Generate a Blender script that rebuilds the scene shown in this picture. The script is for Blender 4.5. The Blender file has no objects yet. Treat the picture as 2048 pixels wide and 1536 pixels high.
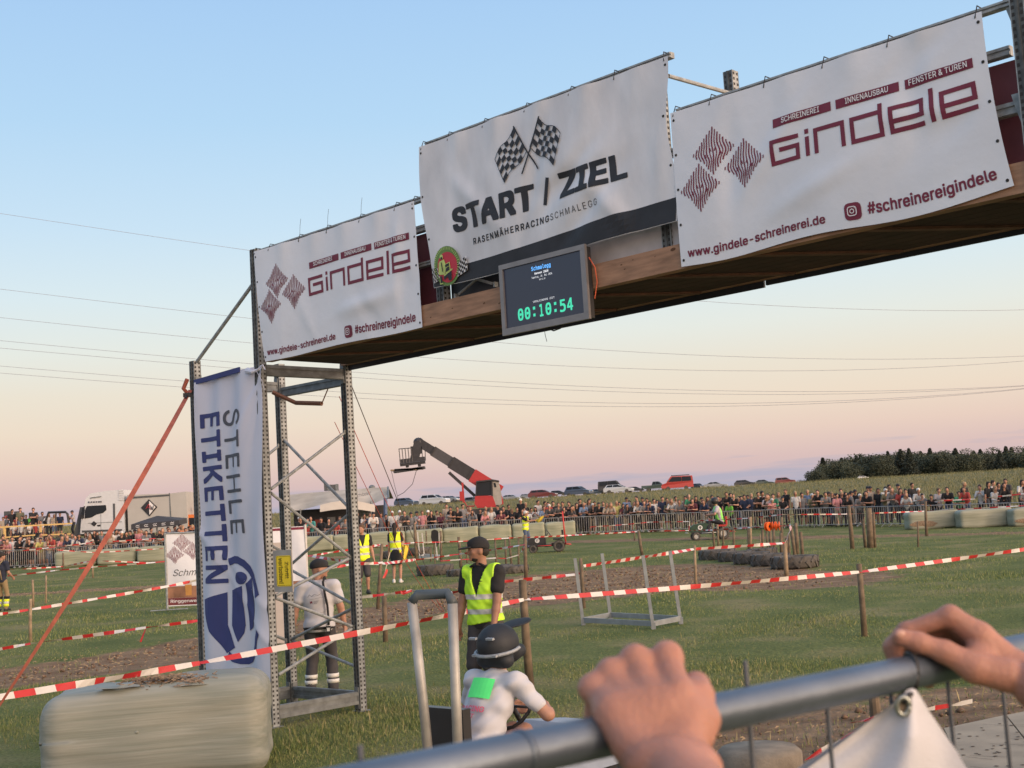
import bpy, bmesh, math, random
import numpy as np
from mathutils import Vector, Matrix
random.seed(7)
rng = np.random.default_rng(7)
scene = bpy.context.scene
COL = scene.collection

# ------------------------------------------------------------------ camera
FOC = 2560.0                                   # focal length in pixels of the 2048 px wide photograph
ROLL = math.atan(.06)
TILT = math.atan((1045 - 768) * math.cos(ROLL) / FOC)
CAM = np.array([0, 0, 2.1])
_R0 = np.array([1, 0, 0.]); _U0 = np.array([0, -math.sin(TILT), math.cos(TILT)]); FW = np.array([0, math.cos(TILT), math.sin(TILT)])
RT = math.cos(ROLL) * _R0 - math.sin(ROLL) * _U0
UP = math.sin(ROLL) * _R0 + math.cos(ROLL) * _U0
cam_data = bpy.data.cameras.new('camera')
cam_data.sensor_width = 36; cam_data.lens = 36 * FOC / 2048
cam_data.clip_start = .05; cam_data.clip_end = 20000
cam_data.dof.use_dof = True; cam_data.dof.focus_distance = 17; cam_data.dof.aperture_fstop = 8.5
cam = bpy.data.objects.new('camera', cam_data); COL.objects.link(cam)
cam.matrix_world = Matrix(((RT[0], UP[0], -FW[0], CAM[0]), (RT[1], UP[1], -FW[1], CAM[1]), (RT[2], UP[2], -FW[2], CAM[2]), (0, 0, 0, 1)))
scene.camera = cam

# ------------------------------------------------------------------ sky, sun, exposure
def s2l(c):
    c = np.array(c, float) / 255
    return tuple(np.where(c <= .04045, c / 12.92, ((c + .055) / 1.055) ** 2.4))
SUN_DIR = Vector((.80, -.60, .0)).normalized()      # towards the set sun, behind the photographer
world = bpy.data.worlds.new('World'); scene.world = world; world.use_nodes = True
nt = world.node_tree; nt.nodes.clear()
def N(t, typ, **kw):
    n = t.nodes.new(typ)
    for k, v in kw.items(): setattr(n, k, v)
    return n
def L(t, a, b): t.links.new(a, b)
def MATH(t, op, a, b=None, c=None):
    n = N(t, 'ShaderNodeMath', operation=op)
    for i, v in enumerate((a, b, c)):
        if v is None: continue
        if isinstance(v, (int, float)): n.inputs[i].default_value = v
        else: L(t, v, n.inputs[i])
    return n.outputs[0]
tc = N(nt, 'ShaderNodeTexCoord'); sp = N(nt, 'ShaderNodeSeparateXYZ'); L(nt, tc.outputs['Generated'], sp.inputs[0])
elev = MATH(nt, 'ARCSINE', sp.outputs[2])
fac = MATH(nt, 'MULTIPLY', elev, 180 / math.pi / 40)         # 0..1 = 0..40 degrees
ramp = N(nt, 'ShaderNodeValToRGB'); L(nt, fac, ramp.inputs[0])
SKY = [(0.0, (172, 162, 178)), (1.2, (190, 172, 178)), (2.2, (206, 180, 176)), (3.4, (219, 195, 181)), (4.8, (224, 208, 189)), (6.4, (222, 214, 198)),
       (8.2, (217, 221, 214)), (10.5, (206, 221, 226)), (13.5, (190, 214, 231)), (18, (171, 204, 231)), (23, (159, 194, 229)), (40, (152, 189, 228))]
els = ramp.color_ramp.elements
while len(els) < len(SKY): els.new(.5)
for e, (a, c) in zip(els, SKY): e.position = a / 40; e.color = (*s2l(c), 1)
# low mauve cloud bank along the horizon
mp = N(nt, 'ShaderNodeMapping'); L(nt, tc.outputs['Generated'], mp.inputs[0]); mp.inputs['Scale'].default_value = (5, 5, 60)
nz = N(nt, 'ShaderNodeTexNoise'); L(nt, mp.outputs[0], nz.inputs[0]); nz.inputs['Scale'].default_value = 1.6; nz.inputs['Detail'].default_value = 7
deg = MATH(nt, 'MULTIPLY', elev, 180 / math.pi)
band = MATH(nt, 'SUBTRACT', 1.75, deg)
band = MATH(nt, 'ADD', band, MATH(nt, 'MULTIPLY', MATH(nt, 'SUBTRACT', nz.outputs[0], .5), 5.0))
band = MATH(nt, 'ADD', band, MATH(nt, 'MULTIPLY', sp.outputs[0], .6))
bm = N(nt, 'ShaderNodeClamp'); L(nt, MATH(nt, 'MULTIPLY', band, 1.3), bm.inputs[0])
mx = N(nt, 'ShaderNodeMixRGB'); L(nt, MATH(nt, 'MULTIPLY', bm.outputs[0], .7), mx.inputs[0]); L(nt, ramp.outputs[0], mx.inputs[1]); mx.inputs[2].default_value = (*s2l((160, 163, 182)), 1)
# afterglow on the sun's side of the sky
vm = N(nt, 'ShaderNodeVectorMath', operation='DOT_PRODUCT'); L(nt, tc.outputs['Generated'], vm.inputs[0]); vm.inputs[1].default_value = SUN_DIR
gl = MATH(nt, 'POWER', MATH(nt, 'MAXIMUM', vm.outputs['Value'], 0.0), 1.6)
mg = N(nt, 'ShaderNodeMixRGB', blend_type='ADD'); L(nt, gl, mg.inputs[0]); L(nt, mx.outputs[0], mg.inputs[1]); mg.inputs[2].default_value = (3.1, 1.95, 1.15, 1)
bg = N(nt, 'ShaderNodeBackground'); L(nt, mg.outputs[0], bg.inputs[0]); bg.inputs[1].default_value = 1.0
wo = N(nt, 'ShaderNodeOutputWorld'); L(nt, bg.outputs[0], wo.inputs[0])
sun_data = bpy.data.lights.new('sun', 'SUN'); sun_data.energy = 1.6; sun_data.angle = math.radians(14); sun_data.color = (1, .74, .52)
sun = bpy.data.objects.new('sun', sun_data); COL.objects.link(sun)
sun.rotation_euler = Vector((SUN_DIR.x, SUN_DIR.y, math.tan(math.radians(9)))).to_track_quat('Z', 'Y').to_euler()
scene.view_settings.view_transform = 'Standard'; scene.view_settings.look = 'None'
scene.view_settings.exposure = .2; scene.view_settings.gamma = 1
scene.cycles.max_bounces = 5; scene.cycles.use_denoising = True

# ------------------------------------------------------------------ terrain height and pixel helpers
_gy = np.array([-60, 2.2, 6.5, 18, 40, 60, 80, 97, 125, 180, 212, 245, 330, 600, 5000.])
_gz = np.array([.8, .8, 0, 0, .45, .78, 1.22, 1.5, 2.75, 5.15, 5.8, 5.9, 3.0, -6, -40.])
def sm(t): t = np.clip(t, 0, 1); return t * t * (3 - 2 * t)
def ground(x, y):
    z = np.interp(y, _gy, _gz)
    w = sm((np.asarray(y) - 18) / 42) * (1 - sm((np.asarray(y) - 92) / 40))
    return z - .014 * np.clip(x, 0, 45) * w
def ray(px, py): return FW * FOC + RT * (px - 1024) - UP * (py - 768)
def at(px, py, Y):
    d = ray(px, py); return CAM + d * (Y / d[1])
def gp(px, Y, dz=0):
    """the ground point seen in pixel column px at distance Y"""
    x = (px - 1024) / FOC * Y
    for _ in range(6):
        z = float(ground(x, Y)) + dz - CAM[2]
        k = (px - 1024) / FOC
        x = (k * (Y * FW[1] + z * FW[2]) - Y * RT[1] - z * RT[2]) / RT[0]
    return np.array([x, Y, z + CAM[2]])
def gpix(px, py, y0=5.0, y1=190.0):
    """the ground point seen in pixel (px,py)"""
    Y = y0
    while Y < y1:
        P = at(px, py, Y)
        if P[2] <= ground(P[0], Y): break
        Y *= 1.01
    lo, hi = Y / 1.01, Y
    for _ in range(20):
        m = (lo + hi) / 2; P = at(px, py, m)
        if P[2] <= ground(P[0], m): hi = m
        else: lo = m
    return at(px, py, hi)
BASE = np.array([-2.86409178, 14.5108394, 0.])         # foot of the tower's near corner post
GA = math.radians(-44)
GD = np.array([math.cos(GA), math.sin(GA), 0]); GP = np.array([-GD[1], GD[0], 0]); ZZ = np.array([0, 0, 1.])
def gs(s, z, off=0): return BASE + GD * s + GP * off + ZZ * z

# ------------------------------------------------------------------ materials
_mats = {}
def mat(name, rgb=(.5, .5, .5), rough=.6, metal=0, var=.12, scale=6, bump=0, bscale=60, emit=0, spec=.4, sss=0, stretch=None, coat=0):
    if name in _mats: return _mats[name]
    m = bpy.data.materials.new(name); m.use_nodes = True; t = m.node_tree; b = t.nodes['Principled BSDF']
    b.inputs['Roughness'].default_value = rough; b.inputs['Metallic'].default_value = metal; b.inputs['Specular IOR Level'].default_value = spec
    c = N(t, 'ShaderNodeTexCoord'); src = c.outputs['Object']
    if stretch:
        q = N(t, 'ShaderNodeMapping'); L(t, src, q.inputs[0]); q.inputs['Scale'].default_value = stretch; src = q.outputs[0]
    if var:
        n = N(t, 'ShaderNodeTexNoise'); L(t, src, n.inputs[0]); n.inputs['Scale'].default_value = scale; n.inputs['Detail'].default_value = 6
        mp_ = N(t, 'ShaderNodeMapRange'); L(t, n.outputs[0], mp_.inputs[0]); mp_.inputs[1].default_value = .3; mp_.inputs[2].default_value = .7
        mp_.inputs[3].default_value = 1 - var; mp_.inputs[4].default_value = 1 + var
        h = N(t, 'ShaderNodeVectorMath', operation='SCALE'); h.inputs[0].default_value = rgb; L(t, mp_.outputs[0], h.inputs['Scale'])
        L(t, h.outputs[0], b.inputs['Base Color'])
    else: b.inputs['Base Color'].default_value = (*rgb, 1)
    if bump:
        n2 = N(t, 'ShaderNodeTexNoise'); L(t, src, n2.inputs[0]); n2.inputs['Scale'].default_value = bscale; n2.inputs['Detail'].default_value = 5
        bp = N(t, 'ShaderNodeBump'); L(t, n2.outputs[0], bp.inputs['Height']); bp.inputs['Strength'].default_value = bump; bp.inputs['Distance'].default_value = .02
        L(t, bp.outputs[0], b.inputs['Normal'])
    if emit: b.inputs['Emission Color'].default_value = (*rgb, 1); b.inputs['Emission Strength'].default_value = emit
    if sss: b.inputs['Subsurface Weight'].default_value = sss; b.inputs['Subsurface Radius'].default_value = (.01, .004, .002); b.inputs['Subsurface Scale'].default_value = 1
    if coat: b.inputs['Coat Weight'].default_value = coat
    _mats[name] = m; return m

# ------------------------------------------------------------------ mesh building
class MB:
    def __init__(s): s.v = []; s.f = []; s.m = []
    def add(s, vs, fs, m=0):
        o = len(s.v); s.v.extend(tuple(map(float, v)) for v in vs); s.f.extend(tuple(i + o for i in f) for f in fs); s.m.extend([m] * len(fs)); return s
    def box(s, c, size, R=None, m=0, taper=1):
        hx, hy, hz = [q / 2 for q in size]; vs = []
        for z in (-hz, hz):
            k = taper if z > 0 else 1
            for x, y in ((-hx, -hy), (hx, -hy), (hx, hy), (-hx, hy)): vs.append((x * k, y * k, z))
        vs = np.array(vs)
        if R is not None: vs = vs @ np.array(R).T
        return s.add(vs + np.array(c), [(3, 2, 1, 0), (4, 5, 6, 7), (0, 1, 5, 4), (1, 2, 6, 5), (2, 3, 7, 6), (3, 0, 4, 7)], m)
    def beam(s, p0, p1, w, h, up=(0, 0, 1), m=0):
        p0 = np.array(p0, float); p1 = np.array(p1, float); d = p1 - p0; l = np.linalg.norm(d); d /= l
        a = np.cross(up, d); n = np.linalg.norm(a)
        a = np.array([1, 0, 0.]) if n < 1e-6 else a / n
        b = np.cross(d, a); return s.box((p0 + p1) / 2, (w, h, l), np.array([a, b, d]).T, m)
    def tube(s, pts, r, n=8, m=0, cap=True):
        pts = [np.array(q, float) for q in pts]; k = len(pts); rs = r if hasattr(r, '__len__') else [r] * k
        vs = []; prev = None
        for i, q in enumerate(pts):
            d = pts[min(i + 1, k - 1)] - pts[max(i - 1, 0)]; d = d / (np.linalg.norm(d) + 1e-12)
            if prev is None:
                a = np.cross(d, (0, 0, 1)); 
                if np.linalg.norm(a) < .1: a = np.cross(d, (1, 0, 0))
            else: a = prev - d * (prev @ d)
            a = a / np.linalg.norm(a); prev = a; b = np.cross(d, a)
            for j in range(n):
                t = 2 * math.pi * j / n; vs.append(q + rs[i] * (math.cos(t) * a + math.sin(t) * b))
        fs = [(i * n + j, i * n + (j + 1) % n, (i + 1) * n + (j + 1) % n, (i + 1) * n + j) for i in range(k - 1) for j in range(n)]
        if cap: fs += [tuple(range(n))[::-1], tuple((k - 1) * n + j for j in range(n))]
        return s.add(vs, fs, m)
    def ell(s, c, r, n=10, k=7, R=None, m=0):
        vs = [(0, 0, -1)]
        for i in range(1, k):
            t = -math.pi / 2 + math.pi * i / k
            for j in range(n): a = 2 * math.pi * j / n; vs.append((math.cos(t) * math.cos(a), math.cos(t) * math.sin(a), math.sin(t)))
        vs.append((0, 0, 1)); vs = np.array(vs) * np.array(r)
        if R is not None: vs = vs @ np.array(R).T
        fs = [(0, 1 + (j + 1) % n, 1 + j) for j in range(n)]
        for i in range(k - 2):
            for j in range(n): fs.append((1 + i * n + j, 1 + i * n + (j + 1) % n, 1 + (i + 1) * n + (j + 1) % n, 1 + (i + 1) * n + j))
        e = len(vs) - 1; fs += [(1 + (k - 2) * n + j, 1 + (k - 2) * n + (j + 1) % n, e) for j in range(n)]
        return s.add(vs + np.array(c), fs, m)
    def grid(s, fn, nu, nv, m=0):
        vs = [fn(i / nu, j / nv) for j in range(nv + 1) for i in range(nu + 1)]
        fs = [(j * (nu + 1) + i, j * (nu + 1) + i + 1, (j + 1) * (nu + 1) + i + 1, (j + 1) * (nu + 1) + i) for j in range(nv) for i in range(nu)]
        return s.add(vs, fs, m)
    def poly(s, pts, m=0): return s.add(pts, [tuple(range(len(pts)))], m)
    def prism(s, outline, fn, d0, d1, m=0):
        """closed 2D outline, extruded from depth d0 to d1 through fn(x,z,depth)"""
        n = len(outline); vs = [fn(x, z, d0) for x, z in outline] + [fn(x, z, d1) for x, z in outline]
        return s.add(vs, [tuple(range(n))[::-1], tuple(range(n, 2 * n))] + [(i, (i + 1) % n, n + (i + 1) % n, n + i) for i in range(n)], m)
    def xf(s, M):
        A = np.array(s.v) if s.v else np.zeros((0, 3)); M = np.array(M); s.v = [tuple(q) for q in A @ M[:3, :3].T + M[:3, 3]]; return s
    def mesh(s, name, mats, smooth=False):
        me = bpy.data.meshes.new(name); me.from_pydata(s.v, [], s.f)
        for q in (mats if isinstance(mats, (list, tuple)) else [mats]): me.materials.append(q)
        me.polygons.foreach_set('material_index', np.array(s.m, dtype=np.int32))
        if smooth: me.polygons.foreach_set('use_smooth', np.ones(len(s.f), dtype=bool))
        me.update(); return me
def put(name, me, parent=None, world_built=True):
    o = bpy.data.objects.new(name, me); COL.objects.link(o)
    if parent is not None:
        o.parent = parent
        if world_built: o.matrix_parent_inverse = Matrix.Translation(-Vector(getattr_root(parent)))
    return o
_rootloc = {}
def getattr_root(o): return _rootloc.get(o.name, (0, 0, 0))
def build(name, mb, mats, parent=None, smooth=False, local=False):
    return put(name, mb.mesh(name, mats, smooth), parent, not local)
def tag(o, label=None, cat=None, group=None, kind=None):
    if label: o['label'] = label
    if cat: o['category'] = cat
    if group: o['group'] = group
    if kind: o['kind'] = kind
    return o
def thing(name, label, cat, loc=(0, 0, 0), rz=0, group=None):
    o = bpy.data.objects.new(name, None); COL.objects.link(o); o.empty_display_size = .2
    o.location = tuple(map(float, loc)); o.rotation_euler = (0, 0, rz); _rootloc[o.name] = tuple(map(float, loc))
    return tag(o, label, cat, group)
_kids = {}
def copy_tree(o, parent=None):
    c = o.copy(); COL.objects.link(c)
    if parent is not None: c.parent = parent
    for ch in list(o.children): copy_tree(ch, c)
    return c

# ------------------------------------------------------------------ text as flat mesh outlines
_txt = {}
FONTS = {}
for _k, _f in (('sans', 'Inter.woff2'), ('mono', 'DejaVuSansMono.woff2')):     # Blender's own interface typefaces, when this build ships them
    try: FONTS[_k] = bpy.data.fonts.load(bpy.utils.system_resource('DATAFILES') + '/fonts/' + _f)
    except Exception: FONTS[_k] = None
def text2d(s, bold=0.0, space=1.0, shear=0.0, font='sans', rows=30):
    """flat polygons of the string, outlined from its glyph contours (bold thickens them, in em) and fitted to the unit box; and its aspect ratio"""
    key = (s, bold, space, shear, font, rows)
    if key in _txt: return _txt[key]
    cu = bpy.data.curves.new('t', 'FONT'); cu.body = s; cu.space_character = space + bold * 1.2; cu.shear = shear; cu.resolution_u = 4; cu.fill_mode = 'NONE'
    if FONTS[font]: cu.font = FONTS[font]
    o = bpy.data.objects.new('t', cu); COL.objects.link(o)
    me = bpy.data.meshes.new_from_object(o.evaluated_get(bpy.context.evaluated_depsgraph_get()))
    v = np.zeros(len(me.vertices) * 3); me.vertices.foreach_get('co', v); v = v.reshape(-1, 3)[:, :2]
    e = np.zeros(len(me.edges) * 2, dtype=np.int32); me.edges.foreach_get('vertices', e); e = e.reshape(-1, 2)
    bpy.data.objects.remove(o); bpy.data.curves.remove(cu); bpy.data.meshes.remove(me)
    # orient every contour along its own chain
    nxt = {}
    for a, b_ in e: nxt.setdefault(a, []).append(b_); nxt.setdefault(b_, []).append(a)
    seen = set(); segs = []
    for st in range(len(v)):
        if st in seen or st not in nxt: continue
        loop = [st]; seen.add(st); cur = st; prv = -1
        while True:
            c = [q for q in nxt[cur] if q != prv and q not in seen]
            c = sorted(c, key=lambda q: abs(q - cur)) 
            if not c: break
            prv, cur = cur, (cur + 1 if cur + 1 in c else c[0]); loop.append(cur); seen.add(cur)
        for a, b_ in zip(loop, loop[1:] + loop[:1]): segs.append((a, b_))
    A = v[[q[0] for q in segs]]; B = v[[q[1] for q in segs]]
    lo, hi = v.min(0) - bold, v.max(0) + bold; h = (hi[1] - lo[1]) / rows; nx = int((hi[0] - lo[0]) / h) + 3; ny = rows + 3; ox, oy = lo[0] - h, lo[1] - h
    D = np.ones((nx, ny)); Yg_ = oy + np.arange(ny) * h
    for i0 in range(0, nx, 12):
        xs = ox + np.arange(i0, min(nx, i0 + 12)) * h; m = (np.minimum(A[:, 0], B[:, 0]) < xs[-1] + bold + 2 * h) & (np.maximum(A[:, 0], B[:, 0]) > xs[0] - bold - 2 * h)
        if not m.any(): continue
        a, b_ = A[m][None, None], B[m][None, None]; P = np.stack(np.meshgrid(xs, Yg_, indexing='ij'), -1)[:, :, None]; d = b_ - a
        t = np.clip(((P - a) * d).sum(-1) / np.maximum((d * d).sum(-1), 1e-12), 0, 1); dist = np.sqrt((((P - a) - t[..., None] * d) ** 2).sum(-1)).min(-1)
        x = P[..., 0]; y = P[..., 1]; up = (a[..., 0] <= x) & (b_[..., 0] > x); dn = (a[..., 0] > x) & (b_[..., 0] <= x)
        yc = a[..., 1] + (x - a[..., 0]) / np.where(np.abs(d[..., 0]) < 1e-9, 1e-9, d[..., 0]) * d[..., 1]; w = (up & (yc > y)).sum(-1) - (dn & (yc > y)).sum(-1)
        D[i0:i0 + len(xs)] = np.where(w != 0, -dist, dist)
    if bold > 0:                                                    # thicken squarely, so that corners stay sharp
        for ax in (0, 1):
            b_ = bold / h * (1 if ax == 0 else .75); n_ = max(1, math.ceil(b_)); src = D.copy()
            for k in range(1, n_ + 1):
                q = b_ * k / n_; i_, f_ = int(q), q - int(q); pad = np.pad(src, [(i_ + 2, i_ + 2) if a == ax else (0, 0) for a in (0, 1)], mode='edge'); m_ = D.shape[ax]
                for sg in (-1, 1):
                    c0 = i_ + 2 + sg * i_; a_ = np.take(pad, range(c0, c0 + m_), ax); b2 = np.take(pad, range(c0 + sg, c0 + sg + m_), ax); D = np.minimum(D, a_ * (1 - f_) + b2 * f_)
    else: D = D - bold
    V = []; F = []; vk = {}
    def vert(x, y):
        k = (round(x * 64), round(y * 64))
        if k not in vk: vk[k] = len(V); V.append((x, y))
        return vk[k]
    for j in range(ny - 1):
        i = 0
        while i < nx - 1:
            c = [D[i, j], D[i + 1, j], D[i + 1, j + 1], D[i, j + 1]]; ins = [q < 0 for q in c]
            if all(ins):
                k = i + 1
                while k < nx - 1 and k - i < 4 and D[k + 1, j] < 0 and D[k + 1, j + 1] < 0: k += 1
                F.append((vert(i, j), vert(k, j), vert(k, j + 1), vert(i, j + 1))); i = k; continue
            if any(ins):
                cs = [(i, j), (i + 1, j), (i + 1, j + 1), (i, j + 1)]; poly = []
                for q in range(4):
                    r = (q + 1) % 4
                    if ins[q]: poly.append(vert(*cs[q]))
                    if ins[q] != ins[r]: t = c[q] / (c[q] - c[r]); poly.append(vert(cs[q][0] + (cs[r][0] - cs[q][0]) * t, cs[q][1] + (cs[r][1] - cs[q][1]) * t))
                poly = [p_ for z, p_ in enumerate(poly) if p_ != poly[z - 1]]
                if len(poly) > 2: F.append(tuple(poly))
            i += 1
    V = np.array(V, float); lo, hi = V.min(0), V.max(0); asp = (hi[0] - lo[0]) / (hi[1] - lo[1]); V = (V - lo) / (hi - lo)
    _txt[key] = (V, F, asp); return _txt[key]
class Flat:
    """flat print in the (u,v) plane of a surface; cut to a grid, then laid on the surface fn(u,v,lift)"""
    def __init__(s): s.v = []; s.f = []; s.m = []; s.has_text = False; s.only_text = True
    def poly(s, pts, m=0):
        s.only_text = False; o = len(s.v); s.v += [tuple(q) for q in pts]; s.f.append(tuple(range(o, o + len(pts)))); s.m.append(m); return s
    def text(s, st, u0, v0, u1, v1, m=0, rot=False, **kw):
        v, f, a = text2d(st, **kw); o = len(s.v)
        s.has_text = True
        if rot: q = [(u0 + y * (u1 - u0), v1 - x * (v1 - v0)) for x, y in v]
        else: q = [(u0 + x * (u1 - u0), v0 + y * (v1 - v0)) for x, y in v]
        s.v += q; s.f += [tuple(i + o for i in t) for t in f]; s.m += [m] * len(f); return s
    def stroke(s, pts, w, m=0, closed=False):
        """a polyline drawn with square joints"""
        n = len(pts); P = [np.array(q, float) for q in pts]
        def off(i):
            if closed: a, b = P[i - 1], P[(i + 1) % n]
            else: a, b = P[max(i - 1, 0)], P[min(i + 1, n - 1)]
            d1 = P[i] - a; d2 = b - P[i]
            if np.linalg.norm(d1) < 1e-9: d1 = d2
            if np.linalg.norm(d2) < 1e-9: d2 = d1
            d1 = d1 / np.linalg.norm(d1); d2 = d2 / np.linalg.norm(d2)
            n1 = np.array([-d1[1], d1[0]]); n2 = np.array([-d2[1], d2[0]]); k = n1 + n2; return k / max(k @ n1, .3)
        O = [off(i) * w / 2 for i in range(n)]
        for i in range(n if closed else n - 1):
            j = (i + 1) % n; s.poly([P[i] - O[i], P[j] - O[j], P[j] + O[j], P[i] + O[i]], m)
        return s
    def disc(s, c, r, n=20, m=0, ry=None):
        return s.poly([(c[0] + r * math.cos(t), c[1] + (ry or r) * math.sin(t)) for t in np.linspace(0, 2 * math.pi, n, endpoint=False)], m)
    def lay(s, name, fn, mats, parent, step=.05, lift=.004, cut=True):
        bm = bmesh.new(); vs = [bm.verts.new((a, b, 0)) for a, b in s.v]
        for f, m in zip(s.f, s.m):
            try: bm.faces.new([vs[i] for i in f]).material_index = m
            except ValueError: pass
        if cut and not (s.has_text and len(s.f) > 0 and s.only_text):
            for ax in (0, 1):
                a = [q[ax] for q in s.v]; k = math.ceil(min(a) / step)
                while k * step < max(a):
                    no = (1, 0, 0) if ax == 0 else (0, 1, 0); co = (k * step, 0, 0) if ax == 0 else (0, k * step, 0)
                    bmesh.ops.bisect_plane(bm, geom=bm.verts[:] + bm.edges[:] + bm.faces[:], plane_co=co, plane_no=no); k += 1
        for v in bm.verts: v.co = fn(v.co.x, v.co.y, lift)
        me = bpy.data.meshes.new(name); bm.to_mesh(me); bm.free()
        for q in (mats if isinstance(mats, (list, tuple)) else [mats]): me.materials.append(q)
        return put(name, me, parent)
# ================================================================== SETTING: ground, meadow, hills, trees, cables
def dist_poly(x, y, pts):
    d = np.full(np.shape(x), 1e9)
    for (x0, y0), (x1, y1) in zip(pts[:-1], pts[1:]):
        ex, ey = x1 - x0, y1 - y0; t = np.clip(((x - x0) * ex + (y - y0) * ey) / (ex * ex + ey * ey), 0, 1)
        d = np.minimum(d, np.hypot(x - x0 - t * ex, y - y0 - t * ey))
    return d
def gxy(px, py): P = gpix(px, py); return (P[0], P[1])
# the dirt track, traced on the ground: (centre line, half width)
TRACKS = [([gxy(-260, 1375), gxy(0, 1355), gxy(250, 1322), gxy(440, 1285), gxy(640, 1252), gxy(830, 1215), gxy(1000, 1195)], 1.35),
          ([gxy(1000, 1195), gxy(1150, 1180), gxy(1300, 1165), gxy(1450, 1158), gxy(1560, 1160)], 2.6),
          ([gxy(1090, 1160), gxy(1300, 1140), gxy(1420, 1148)], 2.6),
          ([gxy(-200, 1200), gxy(0, 1190), gxy(330, 1172), gxy(620, 1160)], .8),
          ([gxy(1140, 1084), gxy(1400, 1077), gxy(1700, 1073), gxy(2150, 1062)], 1.2),
          ([gxy(600, 1120), gxy(820, 1105)], .9),
          ([(1.2, 9.6), (2.8, 11.8), (5.8, 13.2), (9.5, 13.9), (14, 15)], 1.6),
          ([(.4, 8.6), (-2.4, 8.8), (-7, 8.4)], .9)]
def dirt_amount(x, y):
    d = np.zeros(np.shape(x))
    for pts, hw in TRACKS: d = np.maximum(d, 1 - sm((dist_poly(x, y, pts) - hw * .6) / (hw * .9)))
    return d
ys = [-12.0]
while ys[-1] < 3500:
    y = ys[-1]; ys.append(y + (.35 if 6 < y < 30 else max(.5, abs(y) * .02) if y < 300 else y * .1))
ys = np.array(ys); us = np.linspace(-1, 1, 181)
Yg, Ug = np.meshgrid(ys, us, indexing='ij'); Xg = Ug * (np.maximum(Yg, 4) * .62 + 14)
dm = dirt_amount(Xg, Yg)
_ph = rng.uniform(0, 6.28, 12); _fx = rng.normal(0, 1.6, 12); _fy = rng.normal(0, 1.6, 12)
bumpy = sum(np.sin(Xg * a + Yg * b + c) for a, b, c in zip(_fx, _fy, _ph)) / 12
Zg = ground(Xg, Yg) + bumpy * .03 * (Yg < 60) - dm * .05 * (Yg < 60)
me = bpy.data.meshes.new('ground'); nr, nc = Xg.shape
idx = np.arange(nr * nc).reshape(nr, nc)
quads = np.stack([idx[:-1, :-1], idx[:-1, 1:], idx[1:, 1:], idx[1:, :-1]], -1).reshape(-1, 4)
def fast_mesh(name, V, Fq):
    me = bpy.data.meshes.new(name); k = Fq.shape[1]
    me.vertices.add(len(V)); me.vertices.foreach_set('co', np.asarray(V, dtype=np.float32).ravel())
    me.loops.add(Fq.size); me.loops.foreach_set('vertex_index', Fq.astype(np.int32).ravel())
    me.polygons.add(len(Fq)); me.polygons.foreach_set('loop_start', np.arange(0, Fq.size, k, dtype=np.int32)); me.polygons.foreach_set('loop_total', np.full(len(Fq), k, dtype=np.int32))
    me.update(calc_edges=True); me.validate(); return me
me = fast_mesh('ground', np.stack([Xg, Yg, Zg], -1).reshape(-1, 3), quads)
me.polygons.foreach_set('use_smooth', np.ones(len(quads), dtype=bool))
at_ = me.attributes.new('dirt', 'FLOAT', 'POINT'); at_.data.foreach_set('value', dm.astype(np.float32).ravel())
gm = bpy.data.materials.new('field_ground'); gm.use_nodes = True; t = gm.node_tree; b = t.nodes['Principled BSDF']; b.inputs['Roughness'].default_value = .95; b.inputs['Specular IOR Level'].default_value = .1
tcg = N(t, 'ShaderNodeNewGeometry')
def noise(t, src, sc, det=6, st=None):
    if st: q = N(t, 'ShaderNodeMapping'); L(t, src, q.inputs[0]); q.inputs['Scale'].default_value = st; src = q.outputs[0]
    n = N(t, 'ShaderNodeTexNoise'); L(t, src, n.inputs[0]); n.inputs['Scale'].default_value = sc; n.inputs['Detail'].default_value = det; return n.outputs[0]
def ramp2(t, f, stops):
    r = N(t, 'ShaderNodeValToRGB'); L(t, f, r.inputs[0]); e = r.color_ramp.elements
    while len(e) < len(stops): e.new(.5)
    for q, (p, c) in zip(e, stops): q.position = p; q.color = (*c, 1)
    return r.outputs[0]
def mixc(t, f, a, b_):
    m = N(t, 'ShaderNodeMixRGB'); L(t, f, m.inputs[0]); L(t, a, m.inputs[1]); L(t, b_, m.inputs[2]); return m.outputs[0]
P_ = tcg.outputs['Position']
grass_c = ramp2(t, noise(t, P_, .55, 8), [(.3, (.088, .112, .036)), (.5, (.125, .145, .050)), (.68, (.20, .18, .085))])
fine = noise(t, P_, 26, 4)
grass_c2 = N(t, 'ShaderNodeMixRGB', blend_type='MULTIPLY'); grass_c2.inputs[0].default_value = .75; L(t, grass_c, grass_c2.inputs[1])
L(t, ramp2(t, fine, [(.3, (.45, .45, .45)), (.7, (1.35, 1.35, 1.35))]), grass_c2.inputs[2])
dirt_c = ramp2(t, noise(t, P_, 1.3, 10, (1, 2.2, 1)), [(.3, (.140, .086, .052)), (.5, (.195, .130, .082)), (.72, (.27, .19, .122))])
straw = ramp2(t, noise(t, P_, 38, 3, (1, 2.5, 1)), [(.45, (.82, .82, .82)), (.55, (1.05, 1.05, 1.0)), (.68, (1.35, 1.3, 1.2))])
dirt_c2 = N(t, 'ShaderNodeMixRGB', blend_type='MULTIPLY'); dirt_c2.inputs[0].default_value = .8; L(t, dirt_c, dirt_c2.inputs[1]); L(t, straw, dirt_c2.inputs[2])
meadow_c = ramp2(t, noise(t, P_, .12, 8), [(.3, (.135, .135, .062)), (.7, (.185, .165, .085))])
sx = N(t, 'ShaderNodeSeparateXYZ'); L(t, P_, sx.inputs[0])
far = N(t, 'ShaderNodeMapRange'); L(t, sx.outputs[1], far.inputs[0]); far.inputs[1].default_value = 88; far.inputs[2].default_value = 100
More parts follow.
